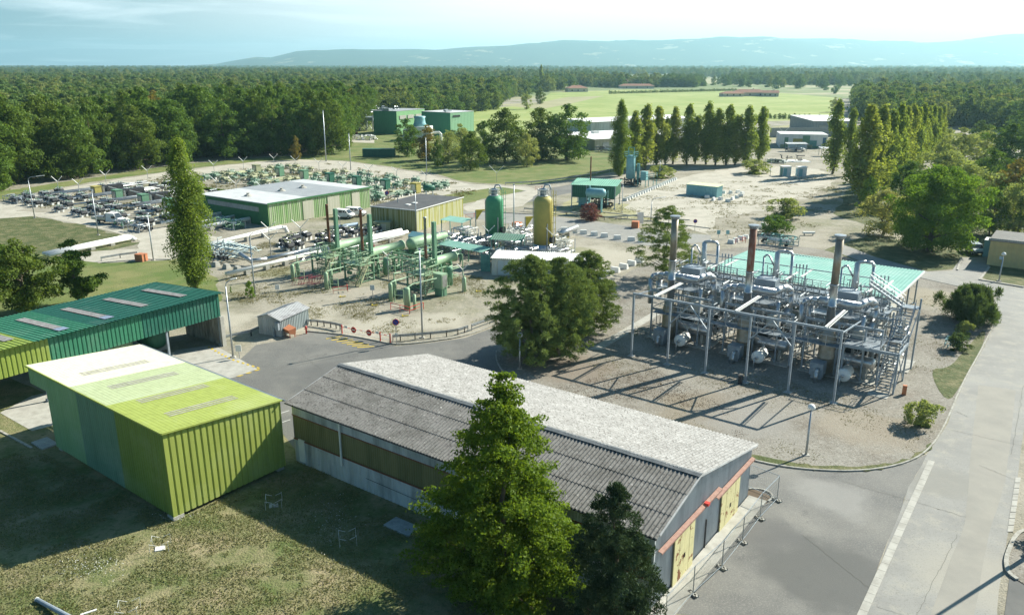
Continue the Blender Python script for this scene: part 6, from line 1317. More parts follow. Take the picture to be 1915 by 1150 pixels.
# hedge strip inside the yard
t = thing('clipped_hedge', 'low dark green hedge strip crossing the fenced pipe yard', 'hedge', AB(-186, 116.2), SITE); b = MB(); n_ = 2600; Cc = np.random.uniform((-2, -.5, 0), (28, .5, .55), (n_, 3)); hm = leaf_mesh('hedge_foliage', Cc, np.tile((0, 0, 1.), (n_, 1)), .45, LF['oak']); o = bpy.data.objects.new('foliage', hm); COL.objects.link(o); o.parent = t
MB().box(13, 0, 0, 30, .5, .3).build('stems', M_bark, t)
# ---------- small site furniture
def lamp(label, px, py, ty, arm=0.0, adir=0.0, group=None, bend=True, globe=False, r=.07):
    X, Y = P(px, py); h = HT(px, py, ty); t = thing('street_lamp', label, 'street lamp', (X, Y, 0), adir, group)
    MB().lathe([(r * 1.5, 0), (r * 1.4, h * .3), (r * .9, h - (.6 if arm else 0))], n=8).build('pole', M_galv, t, True); MB().box(0, 0, 0, .5, .5, .12).build('foot', M_conc, t)
    if arm:
        MB().path([(0, 0, h - .65), (.1, 0, h - .25), (.45, 0, h), (arm * .6, 0, h + .15)], r * .75, 7).build('arm', M_galv, t)
        MB().bar((arm * .5, 0, h + .12), (arm, 0, h + .24), .24, .1).build('lamp_head', M_white, t)
    elif globe: MB().lathe([(.05, h), (.28, h + .08), (.3, h + .25), (.2, h + .42), (.02, h + .48)], n=12).build('lamp_head', M_white, t, True)
    else: MB().box(0, 0, h - .1, .3, .3, .16).build('lamp_head', M_gpaint, t)
    return t
lamp('lamp post at far left with arm curving right, before the wood', 65, 408, 332, 3.0, .4); lamp('lamp post near the white truck', 184, 440, 356); lamp('lamp post beside the orange box', 287, 487, 400)
lamp('lamp post with short arm by the end of the long green shed', 436, 668, 525, 1.2, .1); lamp('tall lamp post with long slanting arm at the young green bush', 477, 552, 436, 5.0, .55)
lamp('tallest far lamp post at the end of the wood', 610, 302, 207, r=.14); lamp('second far lamp post, right of the end of the wood', 656, 318, 250, r=.1); lamp('far lamp post before the middle clump of trees', 798, 328, 258, r=.1)
lamp('slim tall lamp post standing inside the crash rail below the right heater', 790, 632, 466); lamp('lamp post between the green and yellow towers', 961, 452, 345, r=.08); lamp('thin lamp post at the yellow shed front', 779, 436, 358, r=.06)
lamp('globe lamp beside the nearest pine of the island', 972, 690, 630, globe=True); lamp('globe lamp on the kerb of the gravel island', 1507, 852, 766, globe=True); lamp('globe lamp in front of the ochre building', 1868, 526, 478, globe=True)
lamp('lamp post with drooping arm behind the open pine', 1217, 414, 372, 3.0, .3); lamp('thin lamp post beside the brownish bush of the poplar row', 1233, 335, 302, r=.06); lamp('thin post with sign box at the right end of the green tower crash rail', 1163, 398, 345, r=.05); lamp('far lamp post standing behind the poplar row gap', 1440, 330, 300, r=.05)
# fence posts with V-shaped heads
def vpost(label, px, py, h=3.0, arm=1.2, spin=0.0):
    t = thing('fence_post', label, 'fence post', P(px, py), spin); MB().bar((0, 0, 0), (0, 0, h), .09).build('post', M_galv, t)
    MB().bar((0, 0, h), (-arm, 0, h + arm * 1.0), .16, .1).build('arm', M_white, t); MB().bar((0, 0, h), (arm, 0, h + arm * 1.0), .16, .1).build('arm', M_white, t)
V = [(110, 358, 'first'), (149, 363, 'second'), (199, 345, 'third'), (277, 336, 'fourth'), (401, 324, 'fifth'), (456, 317, 'sixth'), (513, 311, 'seventh'), (553, 315, 'eighth'), (597, 320, 'ninth'), (642, 327, 'tenth'), (690, 333, 'eleventh'), (742, 337, 'twelfth'), (797, 345, 'thirteenth')]
for px, py, o_ in V: vpost('%s V-headed fence post from the left along the far side of the pipe yard' % o_, px, py, 2.4, 1.3)
for px, py, h, a, lb in ((406, 358, 2.4, 1.6, 'left V-headed post on the grey strip inside the pipe yard'), (443, 363, 2.4, 1.6, 'middle V-headed post on the grey strip inside the pipe yard'), (493, 371, 2.4, 1.6, 'right V-headed post on the grey strip inside the pipe yard'), (505, 460, 3.0, 1.2, 'V-headed post before the corner of the long faded green shed'), (565, 470, 4.0, 1.4, 'V-headed post near the black valve sets'), (508, 490, 3.6, 1.3, 'V-headed post over the short bent white pipe'), (637, 434, 2.8, 1.2, 'V-headed post behind the left heater chimney'),
                        (727, 528, 3.9, .7, 'V-headed post in front of the middle green heater'), (866, 548, 3.3, .8, 'V-headed post beside the lone riser pot'), (914, 478, 4.0, 1.0, 'V-headed post before the green tower'), (1034, 486, 4.0, 1.2, 'V-headed post before the yellow tower'), (929, 342, 2.6, 2.0, 'V-headed post on the track corner above the green tower'), (1464, 262, 3, 2.6, 'V-headed post in front of the patched building')): vpost(lb, px, py, h, a)
# guard rails
def guard(label, pts, m=None):
    t = thing('guard_rail', label, 'guard rail', (pts[0][0], pts[0][1], 0)); o = Vector((pts[0][0], pts[0][1])); L = [Vector(p) - o for p in pts]; b = MB(); c = MB()
    for p, q in zip(L[:-1], L[1:]):
        b.bar((p.x, p.y, .62), (q.x, q.y, .62), .06, .3); b.bar((p.x, p.y, .62), (q.x, q.y, .62), .12, .08); k = max(1, int((q - p).length / 2.2))
        for i in range(k + 1): r_ = p.lerp(q, i / k); c.bar((r_.x, r_.y, 0), (r_.x, r_.y, .75), .1)
    b.build('rail', m or M_galv, t); c.build('posts', m or M_galv, t)
guard('grey crash rail curving round the left of the red barrier', smooth([P(576, 608), P(600, 610), P(625, 614), P(640, 618)], 1, False)); guard('grey crash rail right of the red barrier', smooth([P(735, 638), P(790, 634), P(850, 628), P(875, 620)], 1, False)); guard('grey crash rail disappearing behind the middle pines', [P(882, 618), P(925, 602), P(960, 588)])
guard('low crash rail by the long green shed end', [P(418, 640), P(470, 628), P(495, 618)]); guard('low crash rail across the beige yard beyond the towers', [P(980, 395), P(1060, 402), P(1130, 412), P(1195, 408)]); guard('crash rail beside the orange box', [P(190, 489), P(225, 483), P(257, 479)]); guard('crash rail along the track beside the grass', smooth([P(945, 347), P(1010, 344), P(1080, 334), P(1140, 322)], 1, False))
# red barrier
t = thing('road_barrier', 'red and white swing barrier with two round no-entry signs at the yard entrance', 'barrier', P(640, 626), math.atan2(P(730, 643)[1] - P(640, 626)[1], P(730, 643)[0] - P(640, 626)[0])); bl = (Vector(P(730, 643)) - Vector(P(640, 626))).length
for x in (0, bl * .8, bl): MB().tube((x, 0, 0), (x, 0, 1.2), .08, n=8).build('post', M_red, t)
b = MB()
for k in range(8): b.bar((bl / 8 * k, 0, .95), (bl / 8 * (k + .5), 0, .95), .06)
b.build('red_bar_sections', M_red, t); b = MB()
for k in range(8): b.bar((bl / 8 * (k + .5), 0, .95), (bl / 8 * (k + 1), 0, .95), .06)
b.bar((0, 0, .5), (bl, 0, .5), .04); b.build('white_bar_sections', M_white, t)
for x in (bl * .26, bl * .58):
    s_ = MB().tube((x, -.06, .9), (x, -.10, .9), .36, n=20).build('no_entry_sign', M_red, t); MB().box(x, -.12, .84, .46, .02, .12).build('white_bar', M_white, s_)
for x in (bl * .1, bl * .75): MB().box(x, -.08, .95, .45, .03, .28).build('notice_plate', M_white, t)
def parking_sign(label, px, py, ty, s=.38):
    X, Y = P(px, py); h = HT(px, py, ty); t = thing('road_sign', label, 'road sign', (X, Y, 0)); MB().tube((0, 0, 0), (0, 0, h), .035, n=6).build('pole', M_galv, t)
    d_ = MB().tube((0, -.05, h - s), (0, -.09, h - s), s, n=24).build('sign_disc', M_red, t); MB().tube((0, -.09, h - s), (0, -.11, h - s), s * .78, n=24).build('blue_field', M_blue, d_)
    b = MB(); q = s * .56; b.bar((-q, -.12, h - s + q), (q, -.12, h - s - q), .05, .03); b.build('diagonal_stroke', M_red, d_); return t
t = parking_sign('round blue and red no-parking sign beside the red barrier', 742, 645, 596); MB().box(0, -.06, 1.2, .35, .03, .2).build('notice_plate', M_white, t)
parking_sign('round no-parking sign at the edge of the gravel yard, right of the open pine', 1299, 432, 410); parking_sign('small no-parking sign at the pipe yard corner before the yellow shed', 724, 372, 357, .5)
# concrete blocks lining the roads
def jersey(label, x, y, s=1.0, rz=SITE, group=None, L=1.3):
    t = thing('concrete_block', label, 'concrete block', (x, y, 0), rz, group)
    b = MB(); b.add([(-L / 2, -.35, 0), (L / 2, -.35, 0), (L / 2, .35, 0), (-L / 2, .35, 0), (-L / 2 + .1, -.2, .75), (L / 2 - .1, -.2, .75), (L / 2 - .1, .2, .75), (-L / 2 + .1, .2, .75)], [(3, 2, 1, 0), (4, 5, 6, 7), (0, 1, 5, 4), (1, 2, 6, 5), (2, 3, 7, 6), (3, 0, 4, 7)]); b.build('body', M_white, t); t.scale = (s,) * 3
for i, (px, py) in enumerate([(1055, 433), (1073, 436), (1091, 438), (1111, 441), (1130, 444), (1154, 448), (1180, 451), (1200, 453)]): jersey('%s white block from the left in the row beyond the yellow tower' % ORD[i], *P(px, py), 1.05, .0, 'blocks beyond the yellow tower')
for i in range(6): jersey('%s white block from the near end of the row right of the middle pines' % ORD[i], *AB(-56.8, 98.6 + i * 2.6)[:2], 1.0, SITE, 'blocks right of the pines', 1.5)
for i in range(22): jersey('%s white block from the near end of the long line beside the cyan column' % ORD[i], *AB(-87.4 - i * .28, 163.2 + i * 1.85)[:2], .9, SITE, 'blocks beside the cyan column')
for i, (px, py) in enumerate([(1322, 371), (1334, 375), (1347, 374), (1361, 378), (1370, 374), (1378, 371), (1385, 368), (1388, 364), (1366, 362), (1352, 362), (1380, 361)]): jersey('%s grey block of the loose ring beside the teal store' % ORD[i], *P(px, py), .95, i, 'blocks of the ring')
for i, (px, py) in enumerate([(1367, 455), (1376, 452), (1385, 448), (1394, 446), (1412, 432), (1420, 428), (1428, 423)]): jersey('%s white block of the line behind the red chimney' % ORD[i], *P(px, py), .9, SITE, 'blocks behind the red chimney')
# miscellaneous small things
for px, py, m, lb, s in ((265, 488, M_orange, 'orange crate-like box at the edge of the left lawn', (1.5, 1.2, 1.1)), (1188, 426, M_orange, 'brick-red box beside the white board beyond the blocks', (1.3, 1.3, 1.2)), (967, 428, M_orange, 'orange box between the towers, far side', (1.6, 1.2, 1.2)), (1690, 739, M_orange, 'small brick-red post box by the foot of the steel stairs', (.34, .3, .95))):
    t = thing('orange_box', lb, 'box', P(px, py), SITE + .3); MB().box(0, 0, 0, *s).build('body', m, t); MB().box(0, 0, s[2], s[0] * 1.06, s[1] * 1.06, .07).build('lid', m, t)
t = thing('notice_board', 'upright white board behind the brick-red box', 'board', P(1197, 421), .3); MB().box(0, 0, .3, 1.3, .08, 2.2).build('panel', M_white, t); MB().bar((-.6, 0, 0), (-.6, 0, .4), .08).bar((.6, 0, 0), (.6, 0, .4), .08).build('legs', M_galv, t)
for px, py, lb in ((448, 670, 'white notice board at the foot of the short-arm lamp'), (697, 553, 'white notice on a pole before the green heaters'), (520, 552, 'white notice on the ground left of the red frame'), (1343, 446, 'pale teal meter board on a post behind the open pine'), (1360, 446, 'white meter board on a post right of the teal one')):
    t = thing('notice_board', lb, 'board', P(px, py), 0); MB().bar((0, 0, 0), (0, 0, 1.0), .06).build('pole', M_galv, t); MB().box(0, -.05, .8, .6, .05, .7).build('panel', M_cyan if 'teal' in lb else M_white, t)
t = thing('red_fire_post', 'short red hydrant post at the left end of the crash rail', 'hydrant', P(573, 624)); MB().lathe([(.1, 0), (.1, .7), (.14, .72), (.14, .85), (.05, .95)], n=10).build('body', M_red, t, True); MB().tube((-.2, 0, .6), (.2, 0, .6), .05).build('outlets', M_red, t)
t = thing('barrier_stack', 'tangle of pink-red crowd barriers lying left of the green heaters', 'barriers', P(566, 533), .4); rs2 = random.Random(6); b = MB()
for k in range(7):
    p = Vector((rs2.uniform(-1.8, 1.8), rs2.uniform(-.8, .8), 0)); q = Vector((rs2.uniform(-.6, .6), rs2.uniform(-.3, .3), 1.0)); e = Vector((1.6, rs2.uniform(-.3, .3), rs2.uniform(-.1, .3)))
    b.bar(p, p + e, .05); b.bar(p + q, p + q + e, .05); b.bar(p, p + q, .05); b.bar(p + e, p + q + e, .05)
    for j in range(4): b.bar(p + e * (j / 4), p + q + e * (j / 4), .03)
b.build('frames', mat('pink_red_paint', (.55, .16, .17), .6), t)
for px, py, lb in ((637, 548, 'red and white frame at the foot of the second filter pot'), (690, 470, 'small red frame behind the heaters'), (1385, 455, 'red frame among the skids beyond the teal roof'), (880, 409, 'low red frame at the right end of the yellow shed'), (1008, 356, 'small red frame on the track corner beyond the towers')):
    t = thing('safety_barrier', lb, 'frame', P(px, py), .3); b = rail(MB(), [(-1, 0, 0), (1, 0, 0), (1, 1, 0)], h=.9, r=.03); b.build('rails', M_red, t)
for i, (px, py) in enumerate(((262, 432), (232, 424), (410, 418))): skid(['short pipe stub skid right of the white truck', 'red-tagged valve skid beside the white truck', 'pipe skid behind the solitary poplar foot'][i], P(px, py), M_lag, 500 + i, (4, 2.4, 1.3), 30)
skid('blue pipe skid in the shade beyond the teal roof', P(1455, 460), M_teal, 520, (6, 3, 1.8), 40); skid('grey pipe skid beside the far left corner of the pipe yard', P(30, 378), M_galv, 521, (7, 2.4, 1.4), 30); skid('dark skid in front of the tan end of the long white building', P(1138, 285), M_black, 522, (9, 4, 2), 50)
skid('pipe skid under the white-topped shelter', P(1487, 284), M_galv, 523, (6, 3, 1.5), 30); skid('low green skid left of the white pad', P(1450, 305), M_gsk, 524, (6, 2, 1.2), 24)
t = thing('shed_tank', 'small green tank on legs beyond the yellow shed', 'tank', P(803, 366), .2); MB().lathe([(.1, -1.4), (.7, -1.2), (.7, 1.2), (.1, 1.4)], (0, 0, 1.8), 'X', 12).build('shell', M_dkg, t, True); MB().box(-.8, 0, 0, .2, 1, 1.3).box(.8, 0, 0, .2, 1, 1.3).split('cradle', M_white, t)
t = thing('pipe_stand', 'small grey pipe frame beside the olive shrub near the right road', 'frame', P(1765, 652), SITE); b = rail(MB(), [(0, 0, 0), (1.4, 0, 0), (1.4, 1.0, 0), (0, 1, 0), (0, 0, 0)], h=1.0, r=.03); maze(b, 0, 1.4, 0, 1, .2, 1.2, 8, .04, .07, random.Random(2)); b.build('pipes', M_cyan, t)
for px, py, lb in ((1617, 452, 'wooden trestle bench in the shade left of the large round tree'),): pass
t = thing('white_trough', 'white trough lying in the shade beyond the teal roof', 'trough', P(1512, 440), .0); MB().box(0, 0, .3, 2.2, .5, .35).build('body', M_white, t); MB().box(-.8, 0, 0, .1, .4, .3).box(.8, 0, 0, .1, .4, .3).build('legs', M_galv, t)
for i, (px, py, rz, lb) in enumerate(((752, 986, -.62, 'flat rectangular concrete hatch cover on the grass before the warehouse'), (84, 830, .5, 'flat rectangular concrete hatch cover left of the lime box shed'))):
    t = thing('hatch_cover', lb, 'hatch', P(px, py), rz if i == 0 else R(-37)); MB().box(0, 0, .0, 2.3 if i == 0 else 2.0, 1.25, .12).build('slab', mat('hatch_concrete%d' % i, (.38, .40, .38), .9, 0, (.25, .27, .26), 3, .4, .7), t); MB().box(0, 0, .12, .3, .1, .03).build('handle', M_galv, t)
for i, (px, py, lb) in enumerate(((300, 1026, 'four white stakes with sagging tape round a white plate on the sunlit lawn'), (512, 946, 'four white stakes with tape in the shade between the sheds'), (650, 1015, 'white stakes with tape in the shade near the hatch cover'), (240, 1150, 'white stakes with tape at the bottom edge of the lawn'))):
    t = thing('taped_stakes', lb, 'stakes', P(px, py), .3); C4 = [(-.55, -.5), (.55, -.5), (.6, .5), (-.5, .55)]
    for x, y in C4: MB().bar((x, y, 0), (x, y, .75), .016).build('stake', M_white, t)
    b = MB()
    for k in range(4):
        p = Vector((*C4[k], .72)); q = Vector((*C4[(k + 1) % 4], .72)); m = p.lerp(q, .5) - Vector((0, 0, .22)); b.bar(p, p.lerp(m, .8), .018); b.bar(q, q.lerp(m, .8), .018) if k % 2 == 0 else None
    b.build('tape', M_white, t)
    if i in (0, 1): MB().box(0, 0, .01, .62, .5, .06).build('cover_plate', M_white if i == 0 else M_conc, t)
t = thing('lamp_pole', 'dark grey fallen pole end at the bottom left corner on the lawn', 'pole', P(70, 1124) + (.12,), 0); d_ = Vector(P(150, 1175)) - Vector(P(70, 1124)); MB().tube((0, 0, 0), (d_.x * 1.6, d_.y * 1.6, .5), .13, .15, 12).build('tube', M_gpaint, t); MB().tube((-.03, .02, 0), (.0, .0, 0), .15, n=12).build('rim', M_white, t)
t = thing('white_board', 'white plank lying near the fallen pole at the bottom left', 'plank', P(165, 1146), .6); MB().box(0, 0, .02, .9, .14, .06).build('plank', M_white, t)
# yellow valve marks on the ground
for i, (px, py) in enumerate(((640, 556), (757, 592), (700, 572), (895, 546), (1060, 445))):
    t = thing('yellow_marker', ['yellow pipe marker before the second filter pot', 'yellow marker near the red framed riser', 'yellow marker below the ladder of the middle heater', 'yellow marker right of the lone riser pot', 'yellow marker in the beige yard beyond the yellow tower'][i], 'marker', P(px, py), .4); MB().bar((-.4, 0, .1), (.5, 0, .1), .1).bar((-.2, 0, 0), (-.2, .4, .15), .1).build('bars', M_yelp, t)
# mesh fence with concrete feet beside the warehouse
pts = [P(*p) for p in [(1296, 1112), (1350, 1062), (1388, 1014), (1421, 970), (1453, 936)]]
p0 = Vector(pts[0]); d_ = (Vector(pts[4]) - p0).normalized(); pts = [tuple(p0 - d_ * 3.5)] + pts + [tuple(Vector(pts[4]) + Vector((-2.6, 2.8)))]
M_mesh = mat('fence_wire', (.35, .38, .40), .4, .7)
for i in range(len(pts) - 1):
    a = Vector(pts[i]); c = Vector(pts[i + 1]); t = thing('site_fence_panel', ['mesh site fence panel cut by the bottom edge of the picture', 'first full mesh fence panel from the bottom beside the warehouse doors', 'second mesh fence panel beside the warehouse doors', 'third mesh fence panel beside the warehouse doors', 'fourth mesh fence panel, nearest the far corner of the warehouse', 'mesh fence panel turning back to the warehouse corner'][i], 'fence panel', (a.x, a.y, 0), math.atan2(c.y - a.y, c.x - a.x)); L = (c - a).length - .06; b = MB()
    b.tube((0, 0, .12), (0, 0, 2.0), .025, n=6).tube((L, 0, .12), (L, 0, 2.0), .025, n=6).tube((0, 0, 2.0), (L, 0, 2.0), .025, n=6).tube((0, 0, .2), (L, 0, .2), .025, n=6); b.build('frame', M_galv, t)
    b = MB()
    for k in range(1, int(L / .16)): b.bar((k * .16, 0, .2), (k * .16, 0, 2), .006)
    for k in range(1, 8): b.bar((0, 0, .2 + k * .24), (L, 0, .2 + k * .24), .006)
    b.build('mesh', M_mesh, t)
for i, p in enumerate(pts[1:6]):
    t = thing('fence_ballast_block', '%s concrete fence foot from the bottom beside the warehouse doors' % ORD[i], 'fence foot', (p[0], p[1], 0), math.atan2(d_.y, d_.x) + 1.25, 'fence feet'); b = MB().box(-.3, 0, .0, .12, .26, .13).box(.3, 0, .0, .12, .26, .13).box(0, .1, .0, .72, .06, .13).box(0, -.1, 0, .72, .06, .13).box(0, 0, 0, .12, .26, .13); b.build('foot', M_conc, t)
t = thing('planter_bed', 'curved stone edging with broken kerbs at the far warehouse corner', 'edging', P(1412, 928), .3); b = MB(); pr_ = [(1.3 * math.cos(a), 1.0 * math.sin(a)) for a in [k * .4 - 1.2 for k in range(11)]]
for p, q in zip(pr_[:-1], pr_[1:]): b.bar((*p, .06), (*q, .06), .12, .12)
b.build('kerb_ring', M_conc, t); MB().lathe([(1.2, .0), (.9, .05), (.2, .07)], n=12).build('soil', mat('soil', (.12, .09, .06), .95), t)
# tall lamp just outside the right edge whose shadow crosses the road
t = thing('street_lamp', 'thick lamp post just beyond the right edge, throwing its shadow over the road', 'street lamp', P(1925, 1040), 0); MB().lathe([(.16, 0), (.10, 7.5)], n=10).build('pole', M_galv, t, True); MB().bar((0, 0, 7.5), (1.0, .2, 7.7), .2, .1).build('lamp_head', M_white, t)
X, Y = P(1985, 1015); plant('dshr', 'shrub', 'dark shrub just beyond the right edge on the small kerbed island', 'shrub', X, Y, .8)
# ---------- vehicles
def van(label, px, py, rz, truck=False, dark=False):
    t = thing('parked_van' if not truck else 'flatbed_truck', label, 'van' if not truck else 'truck', P(px, py), rz); m = M_white if not dark else M_gpaint
    if truck:
        prof = [(2.9, .5), (2.95, 1.1), (2.3, 1.25), (1.6, 2.15), (-.2, 2.2), (-.3, .5)]; wd = 1.9
    elif dark: prof = [(2.2, .45), (2.25, .95), (1.2, 1.15), (.6, 1.7), (-2.0, 1.72), (-2.25, 1.1), (-2.2, .45)]; wd = 1.8
    else: prof = [(2.1, .4), (2.15, .85), (1.35, 1.1), (.7, 1.8), (-1.95, 1.85), (-2.1, 1.0), (-2.08, .4)]; wd = 1.75
    n = len(prof); vs = [(x, s * wd / 2 * (1 if z < 1.2 else .88), z) for s in (-1, 1) for x, z in prof]; fs = [tuple(range(n)), tuple(range(2 * n - 1, n - 1, -1))] + [(i, n + i, n + (i + 1) % n, (i + 1) % n) for i in range(n)]
    b = MB(); b.add(vs, fs); b.build('body', m, t)
    i0 = 2 if truck or True else 1; A_, B_ = prof[2], prof[3]
    b = MB(); nx_, nz_ = .04, .05; b.quad((A_[0] + nx_, -wd * .42, A_[1] + nz_), (A_[0] + nx_, wd * .42, A_[1] + nz_), (B_[0] + nx_, wd * .38, B_[1] + nz_ - .08), (B_[0] + nx_, -wd * .38, B_[1] + nz_ - .08)); b.build('windscreen', M_glass, t)
    for s in (-1, 1):
        b = MB(); y = s * (wd / 2 * .96); x0 = A_[0] - .5
        for k in range(1 if truck else 3): xa = x0 - k * 1.0; b.box(xa - .35, s * wd / 2 * .95, 1.2, .8, .05, .45)
        b.build('side_window', M_glass, t)
    for x in ((2.0, -2.0) if truck else (1.35, -1.35)):
        for s in (-1, 1): w_ = MB().tube((x, s * (wd / 2 - .18), .36), (x, s * (wd / 2 + .03), .36), .36, n=12).build('wheel', M_rub, t); MB().tube((x, s * (wd / 2 + .02), .36), (x, s * (wd / 2 + .045), .36), .2, n=10).build('rim', M_galv, w_)
    for s in (-1, 1): MB().box(prof[1][0] + .0, s * .65, .75, .06, .3, .16).build('headlight', M_glass if not dark else M_white, t)
    MB().box(prof[0][0] + .03, 0, .45, .08, wd * .9, .2).build('bumper', M_black, t)
    if truck:
        b = MB().box(-1.9, 0, .85, 3.2, 2.0, .12)
        for s in (-1, 1): b.box(-1.9, s, .95, 3.2, .05, .45)
        b.box(-3.5, 0, .95, .05, 2.0, .45).box(-.35, 0, .95, .08, 2.0, 1.1); b.build('tipper_bed', M_lag, t)
        MB().box(-1.8, -.3, .97, 1.6, .9, .5).build('load', M_galv, t); MB().box(-1, 0, .45, 4, .8, .35).build('chassis', M_black, t)
    return t
van('white crew-cab flatbed truck on the sandy track left of the solitary poplar', 207, 418, -.25, True)
van('white small van parked in front of the faded green shed, nearer one', 645, 408, -.35); van('second white van behind the nearer one by the faded green shed', 666, 404, -.3)
van('grey off-road car facing the camera on the driveway by the ochre building', 1822, 474, -1.75, dark=True)
# ---------- farmhouses and distant villages
M_tile = mat('terracotta_tiles', (.33, .17, .11), .9, 0, (.25, .14, .10), .5); M_rend = mat('pale_render', (.55, .50, .42), .9)
def house(label, px, py, w_, d, h, rz=0.0, hip=True, z=None):
    X, Y = P(px, py); t = thing('farmhouse', label, 'house', (X, Y, 0), rz); MB().box(0, 0, 0, w_, d, h).build('wall', M_rend, t); b = MB(); r_ = d * .22; e = .6
    hx = w_ / 2 - (d / 2 if hip else 0); b.add([(-w_ / 2 - e, -d / 2 - e, h), (w_ / 2 + e, -d / 2 - e, h), (w_ / 2 + e, d / 2 + e, h), (-w_ / 2 - e, d / 2 + e, h), (-hx, 0, h + r_), (hx, 0, h + r_)], [(0, 1, 5, 4), (2, 3, 4, 5), (3, 0, 4), (1, 2, 5), (3, 2, 1, 0)]); rf = b.build('roof', M_tile, t)
    MB().box(hx * .4, .6, h + r_ * .5, .9, .7, r_ * .5 + 1.0).build('chimney', M_rend, rf)
    for k in range(3): MB().box(-w_ * .3 + k * w_ * .3, -d / 2 - .04, 1.0, 1.4, .06, 1.5).build('window', M_glass, t)
    return t
house('main wing of the large low tiled farmhouse on the far side of the bright field', 1400, 180, 34, 14, 3.5, -.1); house('left wing of the large low farmhouse on the bright field', 1368, 181, 22, 10, 3.0, .15); house('small white gabled wing at the right of the large low farmhouse', 1440, 181, 16, 11, 3.6, -.3, False)
house('farmhouse with tiled roof left of the bright field, above the middle clump', 1078, 172, 24, 14, 4.2, .2); house('big tiled farmhouse behind the left corner of the bright field', 1165, 163, 40, 20, 6, 0); house('long low tiled barn right of the big tiled farmhouse', 1190, 166, 46, 12, 3.5, 0)
vil = [(1290, 140, 26), (1120, 136, 20), (1400, 138, 22), (1265, 150, 24), (930, 158, 20), (960, 150, 22), (905, 138, 22), (1045, 132, 26), (1350, 131, 26)]
for i, (px, py, s) in enumerate(vil): house('%s distant house counted across the wooded plain' % ORD[i], px, py, s, s * .5, 5, i * .7, True)
# grass tufts on the near lawn: short blades, one object
reg = [P(*p) for p in [(-60, 1240), (-60, 880), (60, 838), (330, 975), (527, 875), (560, 860), (800, 985), (1210, 1160), (1210, 1240)]]
n_ = 64000; xs_ = np.random.uniform(min(p[0] for p in reg), max(p[0] for p in reg), n_ * 2); ys_ = np.random.uniform(min(p[1] for p in reg), max(p[1] for p in reg), n_ * 2); Cc = []
for x, y in zip(xs_, ys_):
    if inpoly(x, y, reg) and noise.noise(Vector((x * .35, y * .35, 0))) + .35 * noise.noise(Vector((x * 2, y * 2, 5))) > -.2: Cc.append((x, y, .05 + .05 * random.random()))
Cc = np.array(Cc); me = leaf_mesh('lawn_tufts', Cc, np.tile((0, -.6, .5), (len(Cc), 1)), .12, leafmat('tuft_blades', (.11, .135, .04), (.27, .24, .13), trans=.2), jit=.6); o = bpy.data.objects.new('lawn_tufts', me); COL.objects.link(o); tag(o, 'short dry grass tufts over the near lawn', 'grass', None, 'stuff')
rs = random.Random(2); Cc = []
for _ in range(900):
    c = rs.choice(((160, 1065, 30, 14), (180, 1060, 40, 10), (630, 950, 25, 18), (620, 990, 20, 20), (330, 965, 20, 6)))
    Cc.append(P(rs.gauss(c[0], c[2]), rs.gauss(c[1], c[3])) + (.14,))
me = leaf_mesh('white_flowers', np.array(Cc[:500]), np.tile((0, 0, 1.), (500, 1)), .07, M_white, jit=.3); o = bpy.data.objects.new('white_flowers', me); COL.objects.link(o); tag(o, 'tiny white flowers scattered in the near lawn', 'flowers', None, 'stuff')
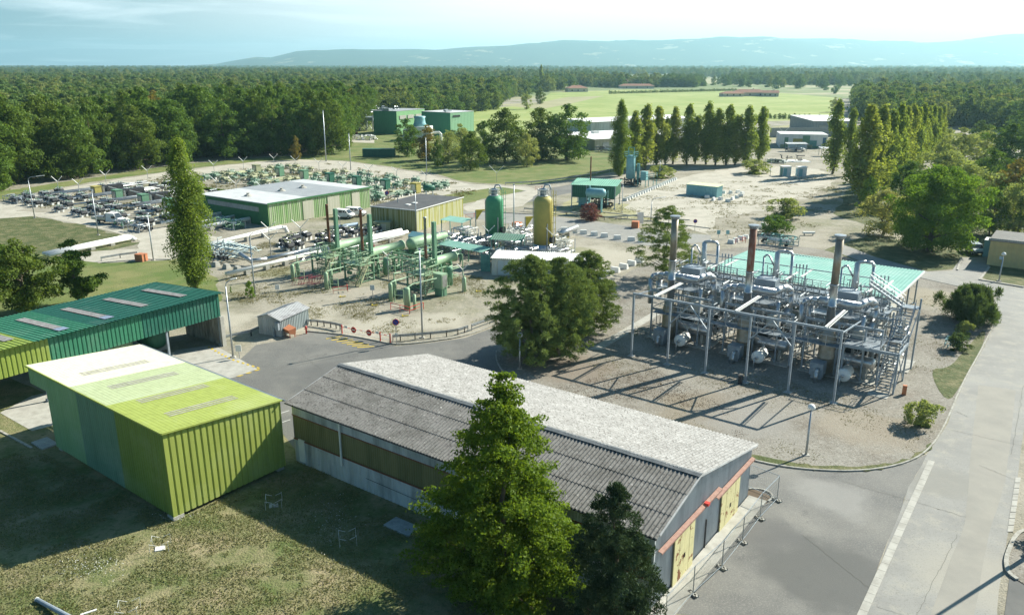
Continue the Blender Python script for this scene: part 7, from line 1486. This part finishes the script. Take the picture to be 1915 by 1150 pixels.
# weeds and dead tufts over the gravel yards: one object each
rs = random.Random(21)
def weeds(name, label, poly, n, sz, m, thr, seed):
    pg = [P(*q) for q in poly]; x0, x1 = min(q[0] for q in pg), max(q[0] for q in pg); y0, y1 = min(q[1] for q in pg), max(q[1] for q in pg); C_, N_ = [], []
    while len(C_) < n:
        x, y = rs.uniform(x0, x1), rs.uniform(y0, y1)
        if not inpoly(x, y, pg) or noise.fractal(Vector((x * .12, y * .12, seed)), 1, 2, 4) < thr * rs.random() * 2: continue
        s_ = rs.uniform(.1, .5)
        for _ in range(rs.choice((5, 8, 14))): C_.append((x + rs.gauss(0, s_), y + rs.gauss(0, s_), .03 + rs.random() * sz * .5)); N_.append((rs.gauss(0, .4), -.5, .6))
    me = leaf_mesh(name, np.array(C_), np.array(N_), sz, m, asp=.3); o = bpy.data.objects.new(name, me); COL.objects.link(o); tag(o, label, 'weeds', None, 'stuff')
M_weed = leafmat('weed_blades', (.11, .12, .04), (.27, .23, .12), trans=.2); M_leafl = leafmat('fallen_leaves', (.09, .06, .035), (.22, .15, .09), trans=.1)
weeds('dry_weeds', 'dry weeds growing over the beige compound among the green heaters', [(430, 560), (560, 600), (740, 636), (870, 620), (920, 590), (900, 520), (700, 440), (400, 460)], 26000, .2, M_weed, .16, 1)
weeds('yard_weeds', 'weeds and tall dry grass in and around the fenced pipe yard', [(30, 380), (330, 325), (600, 305), (900, 350), (860, 385), (700, 385), (400, 430), (230, 420)], 26000, .42, M_weed, .12, 2)
weeds('gravel_weeds', 'thin dry weeds over the gravel island round the silver gas units', [(1000, 660), (1240, 540), (1640, 520), (1850, 560), (1860, 600), (1760, 800), (1700, 850), (1500, 870), (1250, 800)], 26000, .16, M_weed, .18, 3)
weeds('fallen_leaves', 'brown fallen leaves under and below the middle pines', [(950, 700), (1000, 640), (1150, 640), (1350, 760), (1420, 850), (1250, 800)], 16000, .13, M_leafl, .1, 4)
weeds('far_weeds', 'dry grass over the yards beyond the towers and the poplar row', [(1000, 395), (1160, 350), (1560, 330), (1590, 400), (1500, 450), (1300, 440)], 16000, .25, M_weed, .18, 5)
# ---------- air
b = MB(); b.box(0, 9000, -1.0, 46000, 22000, 520); hz = b.build('haze', None); hz.data.materials.clear(); mh = bpy.data.materials.new('haze_air'); mh.use_nodes = True; mh.node_tree.nodes.clear()
pv = mh.node_tree.nodes.new('ShaderNodeVolumePrincipled'); ho = mh.node_tree.nodes.new('ShaderNodeOutputMaterial'); pv.inputs['Color'].default_value = (.50, .88, 1.0, 1); pv.inputs['Density'].default_value = 0.0001; pv.inputs['Anisotropy'].default_value = .35
mh.node_tree.links.new(pv.outputs[0], ho.inputs['Volume']); hz.data.materials.append(mh); hz['kind'] = 'stuff'; hz['label'] = 'thin blue-white summer haze over the plain'; hz['category'] = 'haze'
